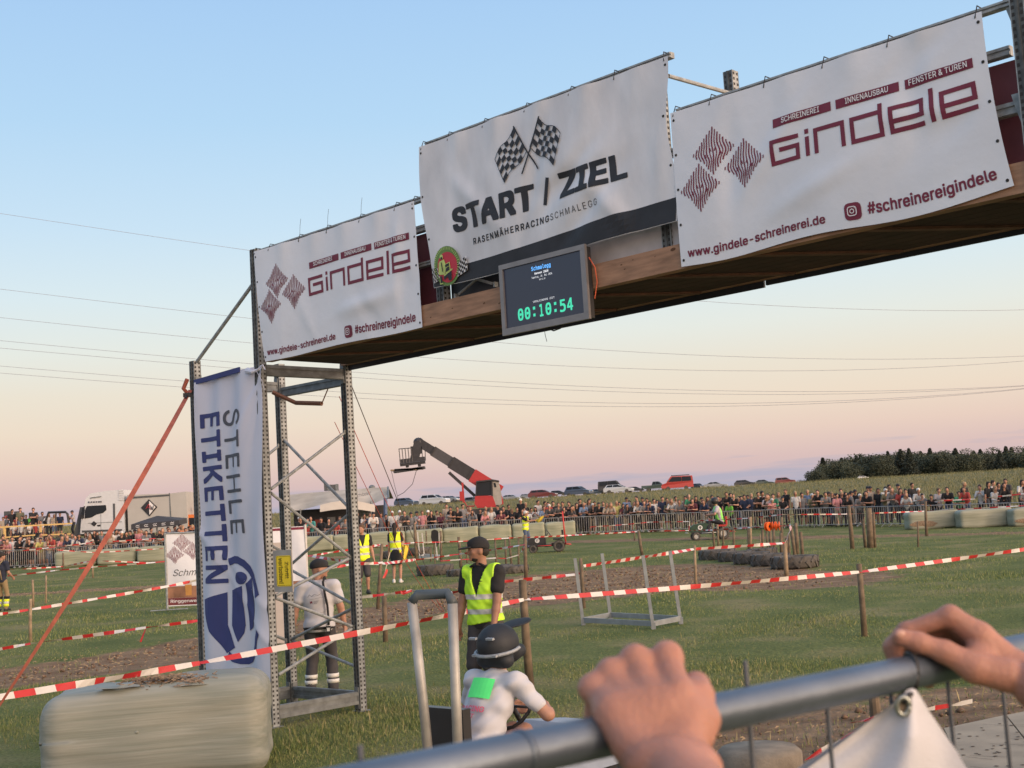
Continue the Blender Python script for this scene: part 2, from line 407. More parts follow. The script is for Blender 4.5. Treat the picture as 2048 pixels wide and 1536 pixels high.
base_c = mixc(t, far.outputs[0], grass_c2.outputs[0], meadow_c)
av = N(t, 'ShaderNodeAttribute', attribute_name='dirt')
dd = MATH(t, 'ADD', av.outputs['Fac'], MATH(t, 'MULTIPLY', MATH(t, 'SUBTRACT', noise(t, P_, 2.2, 8), .5), 1.15))
dmr = N(t, 'ShaderNodeMapRange'); L(t, dd, dmr.inputs[0]); dmr.inputs[1].default_value = .28; dmr.inputs[2].default_value = .55
L(t, mixc(t, dmr.outputs[0], base_c, dirt_c2.outputs[0]), b.inputs['Base Color'])
bp = N(t, 'ShaderNodeBump'); bp.inputs['Strength'].default_value = .8; bp.inputs['Distance'].default_value = .06; L(t, noise(t, P_, 9, 8), bp.inputs['Height']); L(t, bp.outputs[0], b.inputs['Normal'])
me.materials.append(gm)
ground_obj = put('ground', me); tag(ground_obj, 'green field with worn brown dirt racing track winding across it', kind='structure')

# grass blades, each one a bent triangle pair
def blades(n, ylo, yhi, h, w, name, mt, label, near_pow=1.0, margin=1.06, dirt_keep=.04, lean=.5, seg2=True):
    k = rng.uniform(0, 1, n) ** near_pow; y = 1 / (1 / ylo + k * (1 / yhi - 1 / ylo)) if near_pow != 0 else ylo + (yhi - ylo) * k
    x = rng.uniform(-1, 1, n) * y * .405 * margin
    dn = dirt_amount(x, y) + (np.sin(x * 3.1 + y * 1.7) + np.sin(x * 1.3 - y * 4.3)) * .12
    keep = (dn < .32) | (rng.uniform(0, 1, n) < dirt_keep)
    x, y = x[keep], y[keep]; n = len(x)
    patch = .72 + .42 * np.sin(x * .9 + 1.3 * np.sin(y * .7)) * np.sin(y * .8 + np.sin(x * 1.1))
    hh = h * rng.uniform(.45, 1.25, n) * patch; th = rng.uniform(0, 2 * np.pi, n); wd = w * rng.uniform(.6, 1.3, n)
    z = ground(x, y) - .03 * dirt_amount(x, y) - .02
    dx, dy = np.cos(th), np.sin(th); la = rng.uniform(0, 2 * np.pi, n); lm = hh * rng.uniform(0, lean, n); lx, ly = np.cos(la) * lm, np.sin(la) * lm
    A = np.stack([x - dx * wd, y - dy * wd, z], -1); B = np.stack([x + dx * wd, y + dy * wd, z], -1)
    Cc = np.stack([x + lx, y + ly, z + hh], -1)
    if seg2:
        Mi = np.stack([x + lx * .35 + dx * wd * .7, y + ly * .35 + dy * wd * .7, z + hh * .6], -1); V = np.stack([A, B, Mi, Cc], 1).reshape(-1, 3); i = np.arange(n) * 4
        Fq = np.stack([i, i + 1, i + 2, i + 3], -1)
    else: V = np.stack([A, B, Cc], 1).reshape(-1, 3); i = np.arange(n) * 3; Fq = np.stack([i, i + 1, i + 2], -1)
    me = fast_mesh(name, V, Fq); me.materials.append(mt); o = put(name, me); tag(o, label, kind='stuff'); return o
def blade_mat(name, c0, c1, c2, s1=.9):
    m = bpy.data.materials.new(name); m.use_nodes = True; t = m.node_tree; b = t.nodes['Principled BSDF']; b.inputs['Roughness'].default_value = .7; b.inputs['Specular IOR Level'].default_value = .2
    g_ = N(t, 'ShaderNodeNewGeometry'); a = noise(t, g_.outputs['Position'], s1, 8); r = MATH(t, 'ADD', MATH(t, 'MULTIPLY', g_.outputs['Random Per Island'], .5), MATH(t, 'MULTIPLY', a, .55))
    L(t, ramp2(t, r, [(.25, c0), (.5, c1), (.8, c2)]), b.inputs['Base Color']); return m
gmat = blade_mat('grass_blade', (.105, .142, .042), (.162, .205, .064), (.29, .275, .135))
blades(260000, 10.2, 27, .068, .0040, 'short_grass', gmat, 'short green grass of the near field around the start tower', 1.0)
blades(120000, 27, 96, .085, .011, 'far_grass', gmat, 'mown green grass of the infield between the track bends', .9, seg2=False)
blades(4500, 10.2, 24, .15, .004, 'seeding_grass', blade_mat('grass_straw', (.15, .16, .05), (.22, .2, .09), (.34, .29, .16)), 'taller pale grass stalks standing up out of the field', 1.0, lean=.3, dirt_keep=.3)
mm_ = blade_mat('meadow_blade', (.115, .13, .055), (.16, .16, .075), (.235, .215, .12), .25)
blades(130000, 93, 232, .42, .03, 'meadow_grass', mm_, 'tall unmown olive meadow grass on the hill behind the crowd', .8, seg2=False, lean=.3)
# loose dry straw on the track edges
n = 11000; sel = rng.integers(0, len(TRACKS), n); X = np.zeros(n); Y = np.zeros(n)
for i in range(len(TRACKS)):
    pts, hw = TRACKS[i]; q = np.where(sel == i)[0]; k = rng.integers(0, len(pts) - 1, len(q)); tt = rng.uniform(0, 1, len(q)); P = np.array(pts)
    X[q] = P[k, 0] + (P[k + 1, 0] - P[k, 0]) * tt + rng.normal(0, hw * .85, len(q)); Y[q] = P[k, 1] + (P[k + 1, 1] - P[k, 1]) * tt + rng.normal(0, hw * .85, len(q))
z = ground(X, Y) - .03 + rng.uniform(0, .03, n); th = rng.uniform(0, 6.28, n); ln = rng.uniform(.03, .09, n)
A = np.stack([X, Y, z], -1); Bq = np.stack([X + np.cos(th) * ln, Y + np.sin(th) * ln, z + .012], -1); Cq = np.stack([X + np.cos(th) * ln * .5, Y + np.sin(th) * ln * .5 + .008, z + .02], -1)
me = fast_mesh('straw', np.stack([A, Bq, Cq], 1).reshape(-1, 3), np.arange(n * 3).reshape(-1, 3)); me.materials.append(mat('dry_straw', (.27, .20, .12), .9))
tag(put('straw', me), 'dry mown straw scattered along the edges of the dirt track', kind='stuff')

# loose clods of earth thrown up along the track
n = 2600; sel = rng.choice([0, 1, 2, 6], n, p=[.3, .3, .2, .2]); oct_v = np.array([(1, 0, 0), (-1, 0, 0), (0, 1, 0), (0, -1, 0), (0, 0, .8), (0, 0, -.6)]); oct_f = np.array([(0, 2, 4), (2, 1, 4), (1, 3, 4), (3, 0, 4), (2, 0, 5), (1, 2, 5), (3, 1, 5), (0, 3, 5)]); Vc = []; Fc = []
for i in range(n):
    pts, hw = TRACKS[sel[i]]; k = rng.integers(0, len(pts) - 1); tt = rng.uniform(); x = pts[k][0] + (pts[k + 1][0] - pts[k][0]) * tt + rng.normal(0, hw * .7); y = pts[k][1] + (pts[k + 1][1] - pts[k][1]) * tt + rng.normal(0, hw * .7)
    Vc.append(oct_v * rng.uniform(.6, 1.3, (6, 3)) * (.012 + .05 * rng.uniform() ** 3) + [x, y, float(ground(x, y)) - .035]); Fc.append(oct_f + 6 * i)
me = fast_mesh('earth_clods', np.concatenate(Vc), np.concatenate(Fc)); me.materials.append(mat('earth_clod', (.15, .095, .06), .95, var=.3)); tag(put('earth_clods', me), 'small loose clods of earth thrown up on the dirt track', kind='stuff')

# far blue hills beyond the crest
mb = MB(); pr = [(-1900, 60), (-1200, 40), (-700, 70), (-300, 150), (-120, 120), (60, 190), (260, 150), (450, 215), (640, 120), (900, 60), (1600, 20)]
for (a, ha), (c, hc) in zip(pr[:-1], pr[1:]):
    for k in range(8):
        t0, t1 = k / 8, (k + 1) / 8; f = lambda q: (a + (c - a) * q, ha + (hc - ha) * sm(q) + 14 * math.sin(q * 9 + a))
        (xa, za), (xc, zc) = f(t0), f(t1); mb.poly([(xa, 6800, -60), (xc, 6800, -60), (xc, 7400, zc * .62), (xa, 7400, za * .62)])
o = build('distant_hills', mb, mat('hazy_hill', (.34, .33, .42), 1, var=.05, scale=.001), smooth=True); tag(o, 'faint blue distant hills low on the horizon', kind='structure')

# the wood on the crest: each tree its own trunk and crown
bark = mat('bark', (.07, .055, .045), .9); leafs = [mat('leaf_dark', (.055, .066, .042), .8, var=.4, scale=.5), mat('leaf_mid', (.072, .083, .050), .8, var=.4, scale=.5), mat('needle_dark', (.043, .054, .040), .8, var=.35, scale=.5)]
def crown_mesh(kind, seed):
    r = np.random.default_rng(seed); n = 6500; V = []
    if kind == 'fir':
        h = 1 - r.uniform(0, 1, n) ** .62; ang = r.uniform(0, 6.28, n); tier = .75 + .25 * np.abs(np.sin(h * 28)); rad = (1 - h) * .26 * tier * r.uniform(.35, 1, n) + .008
        c = np.stack([np.cos(ang) * rad, np.sin(ang) * rad, .12 + h * .88 - rad * .25], -1); s = .0165
    else:
        cl = r.normal(0, 1, (16, 3)); cl /= np.linalg.norm(cl, axis=1)[:, None]; cl = cl * np.array([.27, .27, .26]) * r.uniform(.5, 1.1, (16, 1)) + np.array([0, 0, .62])
        k = r.integers(0, 16, n); d = r.normal(0, 1, (n, 3)); d /= np.linalg.norm(d, axis=1)[:, None]; c = cl[k] + d * r.uniform(.1, .19, (n, 1)) * np.array([1, 1, .85]); s = .0155
    q = r.normal(0, 1, (n, 3)); q /= np.linalg.norm(q, axis=1)[:, None]; w = np.cross(q, r.normal(0, 1, (n, 3))); w /= np.linalg.norm(w, axis=1)[:, None]
    V = np.stack([c - q * s - w * s * .6, c + q * s - w * s * .6, c + w * s], 1).reshape(-1, 3)
    return fast_mesh('crown', V, np.arange(len(V)).reshape(-1, 3))
crowns = {k: [crown_mesh(k, i * 7 + len(k)) for i in range(4)] for k in ('fir', 'oak')}
tm = MB(); tm.tube([(0, 0, 0), (.005, 0, .4), (0, .004, .92)], [.022, .015, .004], 7)
for a in (0, 2.1, 4.2): tm.tube([(0, 0, .35 + a * .03), (math.cos(a) * .12, math.sin(a) * .12, .6 + a * .03)], [.008, .003], 5)
trunk_me = tm.mesh('trunk', bark)
def tree(px, ptop, Y, kind, i, label, group):
    top = at(px, ptop, Y); g0 = float(ground(top[0], Y)); h = top[2] - g0 - 0.0
    cat_ = 'tree'; r = thing('fir_tree' if kind == 'fir' else 'broadleaf_tree', label, cat_, (top[0], Y, g0), random.uniform(0, 6), group)
    wd = random.uniform(1.2, 1.75) if kind == 'fir' else random.uniform(1.15, 1.6)
    r.scale = (h * wd, h * wd, h)
    t_ = put('trunk', trunk_me, r, False); c = crowns[kind][i % 4]
    if not c.materials: c.materials.append(leafs[0])
    o = put('crown', c, r, False); o.material_slots[0].link = 'OBJECT'; o.material_slots[0].material = leafs[2] if kind == 'fir' else leafs[i % 2]
wood = [(1632, 938, 'oak'), (1641, 930, 'oak'), (1655, 928, 'oak'), (1668, 921, 'oak'), (1684, 917, 'oak'), (1697, 924, 'oak'), (1712, 911, 'fir'), (1724, 915, 'oak'), (1737, 906, 'oak'), (1749, 911, 'fir'), (1762, 907, 'oak'), (1775, 902, 'fir'),
        (1787, 905, 'oak'), (1800, 898, 'fir'), (1812, 899, 'oak'), (1817, 896, 'fir'), (1829, 903, 'oak'), (1841, 902, 'fir'), (1852, 906, 'oak'), (1859, 896, 'fir'), (1872, 901, 'oak'), (1885, 904, 'fir'), (1897, 899, 'oak'), (1910, 896, 'fir'),
        (1921, 903, 'oak'), (1934, 899, 'oak'), (1947, 901, 'fir'), (1960, 898, 'fir'), (1972, 903, 'oak'), (1984, 897, 'oak'), (1998, 900, 'fir'), (2011, 892, 'fir'), (2022, 894, 'fir'), (2036, 895, 'oak'), (2048, 896, 'fir'), (2062, 898, 'oak'),
        (1612, 958, 'oak'), (1600, 961, 'oak')]
for i, (px, pt, k) in enumerate(wood):
    Y = 300 + (i * 37 % 5) * 8
    tree(px, pt, Y, k, i, {'fir': 'pointed dark conifer in the wood on the crest', 'oak': 'rounded dark broadleaf tree in the wood on the crest'}[k] if px > 1620 else 'small lone dark bush standing apart before the wood', 'trees of the wood on the hill crest')
for i in range(34):     # the second rank fills the wood's depth
    px = 1645 + i * 12.6; tree(px, 915 - min(i, 10) * 1.2 + (i * 13 % 7), 345 + (i % 3) * 9, 'oak' if i % 3 else 'fir', i, 'dark tree filling the second rank of the crest wood', 'second rank of the wood')

# overhead cables
wires = [[(0, 427), (495, 500), (1330, 598), (1600, 613), (1850, 621), (2048, 620)], [(0, 578), (500, 637), (1300, 705), (1700, 719), (2048, 712)],
         [(0, 635), (500, 686), (1300, 738), (1600, 742), (2048, 722)], [(0, 681), (480, 726), (1300, 777), (1650, 784), (2048, 771)],
         [(0, 696), (435, 734), (1300, 785), (1650, 789), (2048, 772)], [(0, 732), (380, 763), (1300, 807), (1600, 804), (2048, 777)], [(0, 746), (375, 775), (1300, 813), (1500, 812), (2048, 778)]]
nm = ['highest thin cable, alone high in the sky, running behind the gantry', 'second highest thin cable, alone, crossing behind the gantry', 'third thin cable down, alone between two wider gaps',
      'upper cable of the upper close pair crossing the sky', 'lower cable of the upper close pair crossing the sky', 'upper cable of the lowest close pair crossing the sky', 'lowest cable of all, just above the pink haze']
for w, lb in zip(wires, nm):
    a = np.array(w, float); co = np.polyfit(a[:, 0] / 1000, a[:, 1], 3); xs = np.linspace(-500, 2550, 40)
    mb = MB(); mb.tube([at(x, np.polyval(co, x / 1000), 150) for x in xs], .022, 5)
    tag(build('overhead_cable', mb, mat('cable', (.25, .25, .28), .6)), lb, 'cable', 'overhead power cables')
# ================================================================== TOWERS, GANTRY, BANNERS
galv = mat('galvanised_steel', (.25, .27, .275), .55, .2, var=.3, scale=14, bump=.1)
galv_d = mat('galvanised_grey', (.15, .165, .17), .55, .25, var=.3, scale=9)
galv_shade = mat('shaded_weathered_zinc', (.085, .092, .092), .65, .3, var=.45, scale=12)  # darker copy of the post steel for its fronts: shade and grime painted in
hole = mat('punched_hole', (.03, .03, .03), .9)
rustm = mat('rusty_steel', (.19, .12, .085), .75, .3, var=.5, scale=20)
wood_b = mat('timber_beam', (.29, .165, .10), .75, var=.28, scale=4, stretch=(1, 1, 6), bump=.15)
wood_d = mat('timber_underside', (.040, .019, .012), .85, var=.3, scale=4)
knot = mat('timber_knot', (.10, .045, .02), .8)
blackm = mat('black_paint', (.022, .024, .03), .5)
maroon_p = mat('maroon_panel', (.10, .028, .04), .55)
zip_b = mat('black_cable_tie', (.02, .02, .02), .5)
white_tie = mat('pale_cable_tie', (.55, .55, .5), .5)
PW, PD = .10, .10
def post(parent, s, off, z0, z1, rusty=False):
    mb = MB(); c = gs(s, 0, off); R = np.array([GD, GP, ZZ]).T
    for a, b_, w, d in ((0, -PD / 2 + .004, PW, .008), (-PW / 2 + .004, 0, .008, PD), (PW / 2 - .004, 0, .008, PD), (-PW * .32, PD / 2 - .004, PW * .36, .008), (PW * .32, PD / 2 - .004, PW * .36, .008)):
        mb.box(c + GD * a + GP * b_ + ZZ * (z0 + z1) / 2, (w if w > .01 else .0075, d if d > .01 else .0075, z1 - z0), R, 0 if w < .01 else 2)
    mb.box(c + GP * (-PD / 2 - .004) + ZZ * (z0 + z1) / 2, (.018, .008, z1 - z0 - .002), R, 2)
    k = int((z1 - z0) / .05)
    for i in range(k):
        z = z0 + .03 + i * .05
        for fx in (-.029, .029):
            q = c + GD * fx + GP * (-PD / 2 - .0015) + ZZ * z; mb.poly([q - GD * .0105 - ZZ * .013, q + GD * .0105 - ZZ * .013, q + GD * .0085 + ZZ * .013, q - GD * .0085 + ZZ * .013], 1)
            for sg in (-1, 1):
                q = c + GP * fx * .9 + GD * sg * (PW / 2 + .0015) + ZZ * (z + .02); mb.poly([q - GP * .0105 - ZZ * .012, q + GP * .0105 - ZZ * .012, q + GP * .0105 + ZZ * .012, q - GP * .0105 + ZZ * .012], 1)
    return build('post', mb, [galv, hole, galv_shade], parent)
def rbeam(parent, a, b_, h=.12, w=.05, m=None, name='beam'):
    a, b_ = np.array(a), np.array(b_); mb = MB(); mb.beam(a, b_, w, h, ZZ); d = (b_ - a) / np.linalg.norm(b_ - a); nrm = np.cross(ZZ, d)
    for sg in (-1, 1):
        for zz in (-.33, .33): mb.beam(a + nrm * sg * (w / 2 + .006) + ZZ * zz * h + d * .01, b_ + nrm * sg * (w / 2 + .006) + ZZ * zz * h - d * .01, .014, h * .26, ZZ)
    for q, s_ in ((a, 1), (b_, -1)): mb.box(q + d * .004 * s_, (.07, .012, h * 1.7), np.array([nrm, d, ZZ]).T)
    return build(name, mb, m or galv_d, parent)
def brace(parent, a, b_, r=.019):
    mb = MB(); a, b_ = np.array(a), np.array(b_); d = (b_ - a) / np.linalg.norm(b_ - a); mb.tube([a + d * .04, b_ - d * .04], r, 8)
    for q in (a, b_): mb.box(q, (.05, .02, .05), np.array([GP, GD, ZZ]).T)
    return build('brace', mb, galv, parent, smooth=False)
TW, TD = 1.36, 1.24
def tower(name, label, s_near, s_far, ztop_far=4.28, high=True):
    T = thing(name, label, 'scaffold tower', gs(s_near, 0))
    post(T, s_near, 0, 0, 5.40, False); post(T, s_near, TD, 0, 4.30); post(T, s_far, 0, 0, ztop_far); post(T, s_far, TD, 0, 4.30)
    sg = 1 if s_far > s_near else -1; a0, a1 = s_near + sg * .055, s_far - sg * .055
    for off in (0, TD):
        rbeam(T, gs(a0, 3.98 if off == 0 else 3.93, off), gs(a1, 3.98 if off == 0 else 3.93, off)); rbeam(T, gs(a0, .16, off), gs(a1, .16, off), .14)
    for s in (s_near, s_far):
        rbeam(T, gs(s, 4.0, .055), gs(s, 4.0, TD - .055), .13); rbeam(T, gs(s, .16, .055), gs(s, .16, TD - .055), .15)
    # zig-zag braces of the two side frames
    zz = [(TD, 3.30), (0, 2.62), (TD, 1.80), (0, 1.43), (TD, .98), (0, .55)]
    for (o1, z1), (o2, z2) in zip(zz[:-1], zz[1:]): brace(T, gs(s_near + .0, z1, o1 - .05 if o1 else .05), gs(s_near, z2, o2 - .05 if o2 else .05))
    zz = [(TD, 3.25), (0, 2.5), (TD, 1.9), (0, 1.3), (TD, .8)]
    for (o1, z1), (o2, z2) in zip(zz[:-1], zz[1:]): brace(T, gs(s_far, z1, o1 - .05 if o1 else .05), gs(s_far, z2, o2 - .05 if o2 else .05))
    zz = [(s_far, 3.35), (s_near, 2.35), (s_far, 1.70), (s_near, 1.22), (s_far, .8), (s_near, .5)] 
    for (o1, z1), (o2, z2) in zip(zz[:-1], zz[1:]): brace(T, gs(o1, z1, TD), gs(o2, z2, TD))
    brace(T, gs(s_far, 4.24, 0), gs(s_near, 5.06, 0), .022)
    for s in (s_near, s_far):
        for off in (0, TD):
            mb = MB(); mb.box(gs(s, .006, off), (.16, .16, .012), np.array([GD, GP, ZZ]).T); build('base_plate', mb, galv_d, T)
    return T
tower('start_tower', 'galvanised rack-post scaffold tower carrying the gantry end beside the white flag', 0, -TW)
tower('start_tower', 'rusty-topped rack-post tower carrying the gantry end past the big carpentry banner', 8.93, 8.93 + TW)

# the bridge between the towers
Gn = thing('start_gantry', 'timber and steel start gantry bridging the track between two rack towers', 'gantry', gs(4.4, 4.1))
SE = 9.0
def along(name, s0, s1, z0, z1, off0, off1, m, step=None):
    mb = MB(); mb.box(gs((s0 + s1) / 2, (z0 + z1) / 2, (off0 + off1) / 2), (s1 - s0, off1 - off0, z1 - z0), np.array([GD, GP, ZZ]).T); return build(name, mb, m, Gn)
fb = along('timber_beam', .14, SE, 4.075, 4.285, -.03, .07, wood_b)
mb = MB()
for i in range(60):
    s = random.uniform(.4, 8.6); z = random.uniform(4.1, 4.26); r = random.choice([.006, .008, .011, .02]); e = random.uniform(0, 3); mb.poly([gs(s + r * 1.4 * math.cos(q) , z + r * .7 * math.sin(q + .3 * e), -.0325) for q in np.linspace(0, 6.28, 8, endpoint=False)])
build('wood_knots', mb, knot, fb)['kind'] = 'stuff'
along('timber_beam', .02, SE, 4.10, 4.285, TD - .09, TD - .01, wood_b)
along('black_fascia', .02, 5.97, 4.045, 4.16, TD, TD + .025, blackm); along('black_fascia', 5.99, SE, 4.06, 4.19, TD, TD + .027, blackm)
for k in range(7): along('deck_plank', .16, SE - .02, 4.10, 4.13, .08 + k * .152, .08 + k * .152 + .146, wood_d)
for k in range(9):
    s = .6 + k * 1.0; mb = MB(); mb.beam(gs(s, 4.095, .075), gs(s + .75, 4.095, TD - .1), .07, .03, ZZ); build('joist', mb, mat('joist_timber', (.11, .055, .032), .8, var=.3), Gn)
def gpost(s, off, z0, z1): return post(Gn, s, off, z0, z1)
gpost(2.99, .13, 4.29, 5.93); gpost(5.80, .13, 4.29, 5.90); gpost(5.80, TD, 4.2, 6.08); gpost(2.9, TD, 4.2, 5.35)
def rail(s0, s1, z, off=.05, h=.05):
    mb = MB(); mb.beam(gs(s0, z, off), gs(s1, z, off), .05, h, ZZ); mb.beam(gs(s0 + .002, z + h * .3, off - .032), gs(s1 - .002, z + h * .3, off - .032), .014, h * .3, ZZ); mb.beam(gs(s0 + .002, z - h * .3, off - .032), gs(s1 - .002, z - h * .3, off - .032), .014, h * .3, ZZ)
    build('rail', mb, galv, Gn)
rail(.06, 2.92, 5.375); rail(2.94, 6.02, 5.905, .06); rail(6.04, 8.86, 5.40); rail(.06, 2.9, 4.72, .09); rail(3.05, 5.9, 4.66, .1); rail(6.1, 8.86, 4.69, .10, .09); rail(.1, 8.8, 5.10, .12, .07)
along('maroon_panel', .9, 2.96, 4.29, 5.06, .16, .175, maroon_p); along('maroon_panel', 6.05, 8.87, 4.29, 5.06, .20, .215, maroon_p); along('maroon_panel', 3.05, 4.3, 4.29, 4.9, .18, .195, blackm)
along('pale_panel', 4.9, 5.92, 4.288, 4.62, .10, .12, mat('pale_panel', (.42, .40, .40), .6))
brace(Gn, gs(5.86, 5.80, .16), gs(5.82, 5.86, TD - .04)); brace(Gn, gs(3.2, 4.33, .1), gs(3.9, 4.62, .12), .014); brace(Gn, gs(3.1, 4.6, .12), gs(3.75, 4.35, .1), .014)
for s in (8.80,):
    for z in (5.40, 4.69):
        mb = MB(); mb.poly([gs(s + .07, z + .08, .03), gs(s + .0, z + .08, .03), gs(s + .02, z - .02, .03), gs(s + .085, z - .26, .03)]); mb.poly([gs(s + .07, z + .08, .034), gs(s + .0, z + .08, .034), gs(s + .02, z - .02, .034), gs(s + .085, z - .26, .034)][::-1]); build('bracket', mb, galv, Gn)

# ------------------------------------------------------------------ banners
tarp = mat('white_tarpaulin', (.64, .655, .69), .5, var=.05, scale=1.5, bump=.35, bscale=5)
tarp_dirty = mat('weathered_tarpaulin', (.57, .58, .605), .55, var=.16, scale=2.6, bump=.4, bscale=6, stretch=(1, 1, .45))
mar = mat('maroon_print', (.155, .018, .040), .6, var=.08); wpr = mat('white_print', (.66, .65, .65), .6, var=0); blk = mat('black_print', (.020, .021, .026), .6, var=.25, scale=5)
redp = mat('red_print', (.42, .03, .05), .6); grnp = mat('green_print', (.12, .22, .06), .6); limep = mat('lime_print', (.42, .52, .16), .6)
def cloth(u, v, W, H, seed, amp):
    r = np.random.default_rng(seed); d = 0.0; e = min(1, 4 * u / W, 4 * (W - u) / W)
    d += .030 * math.sin(math.pi * v / H) * (1 - .3 * v / H)                       # belly
    for i in range(5):
        f = r.uniform(1.5, 5.5); ph = r.uniform(0, 6.28); sl = r.uniform(-1.2, 1.2); d += amp * .55 * math.sin(f * u + sl * v + ph) * (1.1 - .7 * v / H) / 1.5
    for i in range(7):                                                             # sharp creases
        cx, cz, an = r.uniform(0, W), r.uniform(0, H), r.uniform(-1.5, 1.5); q = (u - cx) * math.cos(an) + (v - cz) * math.sin(an); w = (u - cx) * -math.sin(an) + (v - cz) * math.cos(an)
        d += amp * .85 * math.exp(-(q / .085) ** 2) * math.exp(-(w / .45) ** 2) * (1 if i % 2 else -1)
    for k in range(int(W / .55) + 1): d += amp * .8 * math.exp(-((u - k * .55) / .13) ** 2) * max(0, v / H - .72) / .28   # pulled between the ties
    lb = .004 - .014 * float(sm((v / H - .2) / .3)); x = (d * min(1, .35 + e) - lb) / .008
    return lb + .008 * (x if x > 20 else math.log1p(math.exp(x)))
AMPK = 1.9
def banner(label, s0, s1, z0, z1, seed, amp, off, material, edge, nu=84, nv=44):
    root = thing('banner', label, 'banner', gs((s0 + s1) / 2, z0, off))
    W, H = s1 - s0, z1 - z0
    def fn(u, v, lift=0.0):
        uu, vv = (u - s0) / W, (v - z0) / H; du, dz = edge(min(max(uu, 0), 1), min(max(vv, 0), 1))
        return tuple(gs(u + du, v + dz, off - cloth(min(max(u - s0, 0), W), min(max(v - z0, 0), H), W, H, seed, amp * AMPK) - lift))
    mb = MB(); mb.grid(lambda a, b_: fn(s0 + a * W, z0 + b_ * H), nu, nv); build('tarpaulin', mb, material, root, smooth=True)
    return root, fn, W, H
def eyelets(root, fn, s0, s1, z0, z1, tops, sides=5, wisps=()):
    for i, s in enumerate(tops):
        p0 = np.array(fn(s, z1 - .035, .004)); q = gs(s + .015, z1 + .055, -.03); mb = MB(); mb.tube([p0, p0 * .3 + q * .7, q, q + GP * .08], .0045, 5)
        if i in wisps: mb.tube([q, q + ZZ * .09 + GD * .01, q + ZZ * .17 + GD * .03], .0022, 4)
        build('cable_tie', mb, zip_b, root)
    for k in range(sides):
        for s in (s0 + .03, s1 - .03):
            z = z0 + .05 + (z1 - z0 - .12) * k / (sides - 1); c = np.array(fn(s, z, .003)); mb = MB(); mb.poly([c + GD * .012 * math.cos(t) + ZZ * .012 * math.sin(t) for t in np.linspace(0, 6.28, 10, endpoint=False)]); build('eyelet', mb, hole, root)
LET = {'G': [[(.95, .83), (0.06, .83), (.06, .06), (.90, .06), (.90, .50), (.30, .50)]], 'i': [[(0, .0), (0, .70)], [(0, .80), (0, .97)]], 'n': [[(.06, 0), (.06, .83), (.93, .83), (.93, 0)]],
       'd': [[(.93, 1.12), (.93, .06), (.06, .06), (.06, .83), (.93, .83)]], 'e': [[(.97, .06), (.06, .06), (.06, .83), (.93, .83), (.93, .38), (.12, .38)]], 'l': [[(0, 0), (0, 1.12)]]}
def gindele(fl, s0, s1, z0, h, w, m=0):
    wid = {'G': 1.0, 'i': .12, 'n': 1.0, 'd': 1.0, 'e': 1.0, 'l': .12}; gap = .17; tot = sum(wid[c] for c in 'Gindele') + gap * 6; k = (s1 - s0) / tot; x = s0
    for c in 'Gindele':
        for pl_ in LET[c]: fl.stroke([(x + (a * wid[c] if wid[c] > .5 else wid[c] / 2) * k, z0 + b_ * h) for a, b_ in pl_], w, m)
        x += (wid[c] + gap) * k
def grain_diamond(fl, cx, cz, hw, hh, seed, m=0, n=15, wv=1.0):
    r = random.Random(seed); ph = r.uniform(0, 6); kc = r.uniform(-.15, .15)
    for i in range(n):
        t = (i + .5) / n * 2 - 1; L_ = hh * (1 - abs(t)); x0 = cx + t * hw; K = max(3, int(L_ * 2 / .02)); pts = []
        for j in range(K + 1):
            z = -L_ + 2 * L_ * j / K; bend = hw * .14 * math.exp(-((z / hh - kc) / .25) ** 2) * math.tanh(t * 3.2) + .006 * wv * math.sin(z * 26 / hh * .2 + ph + t * 2.2) - hw * .1 * math.exp(-((z / hh + .45) / .22) ** 2) * math.tanh(t * 4)
            pts.append((x0 + bend, cz + z))
        fl.stroke(pts, hw * .068 * (1 if i % 2 else .8), m)
        if abs(t) < .55 and i % 2 == 0:
            zz = cz + (.25 - abs(t)) * hh * .8; fl.stroke([(x0 - hw * .05, zz - hh * .12), (x0, zz), (x0 + hw * .05, zz - hh * .12)], hw * .045, m)
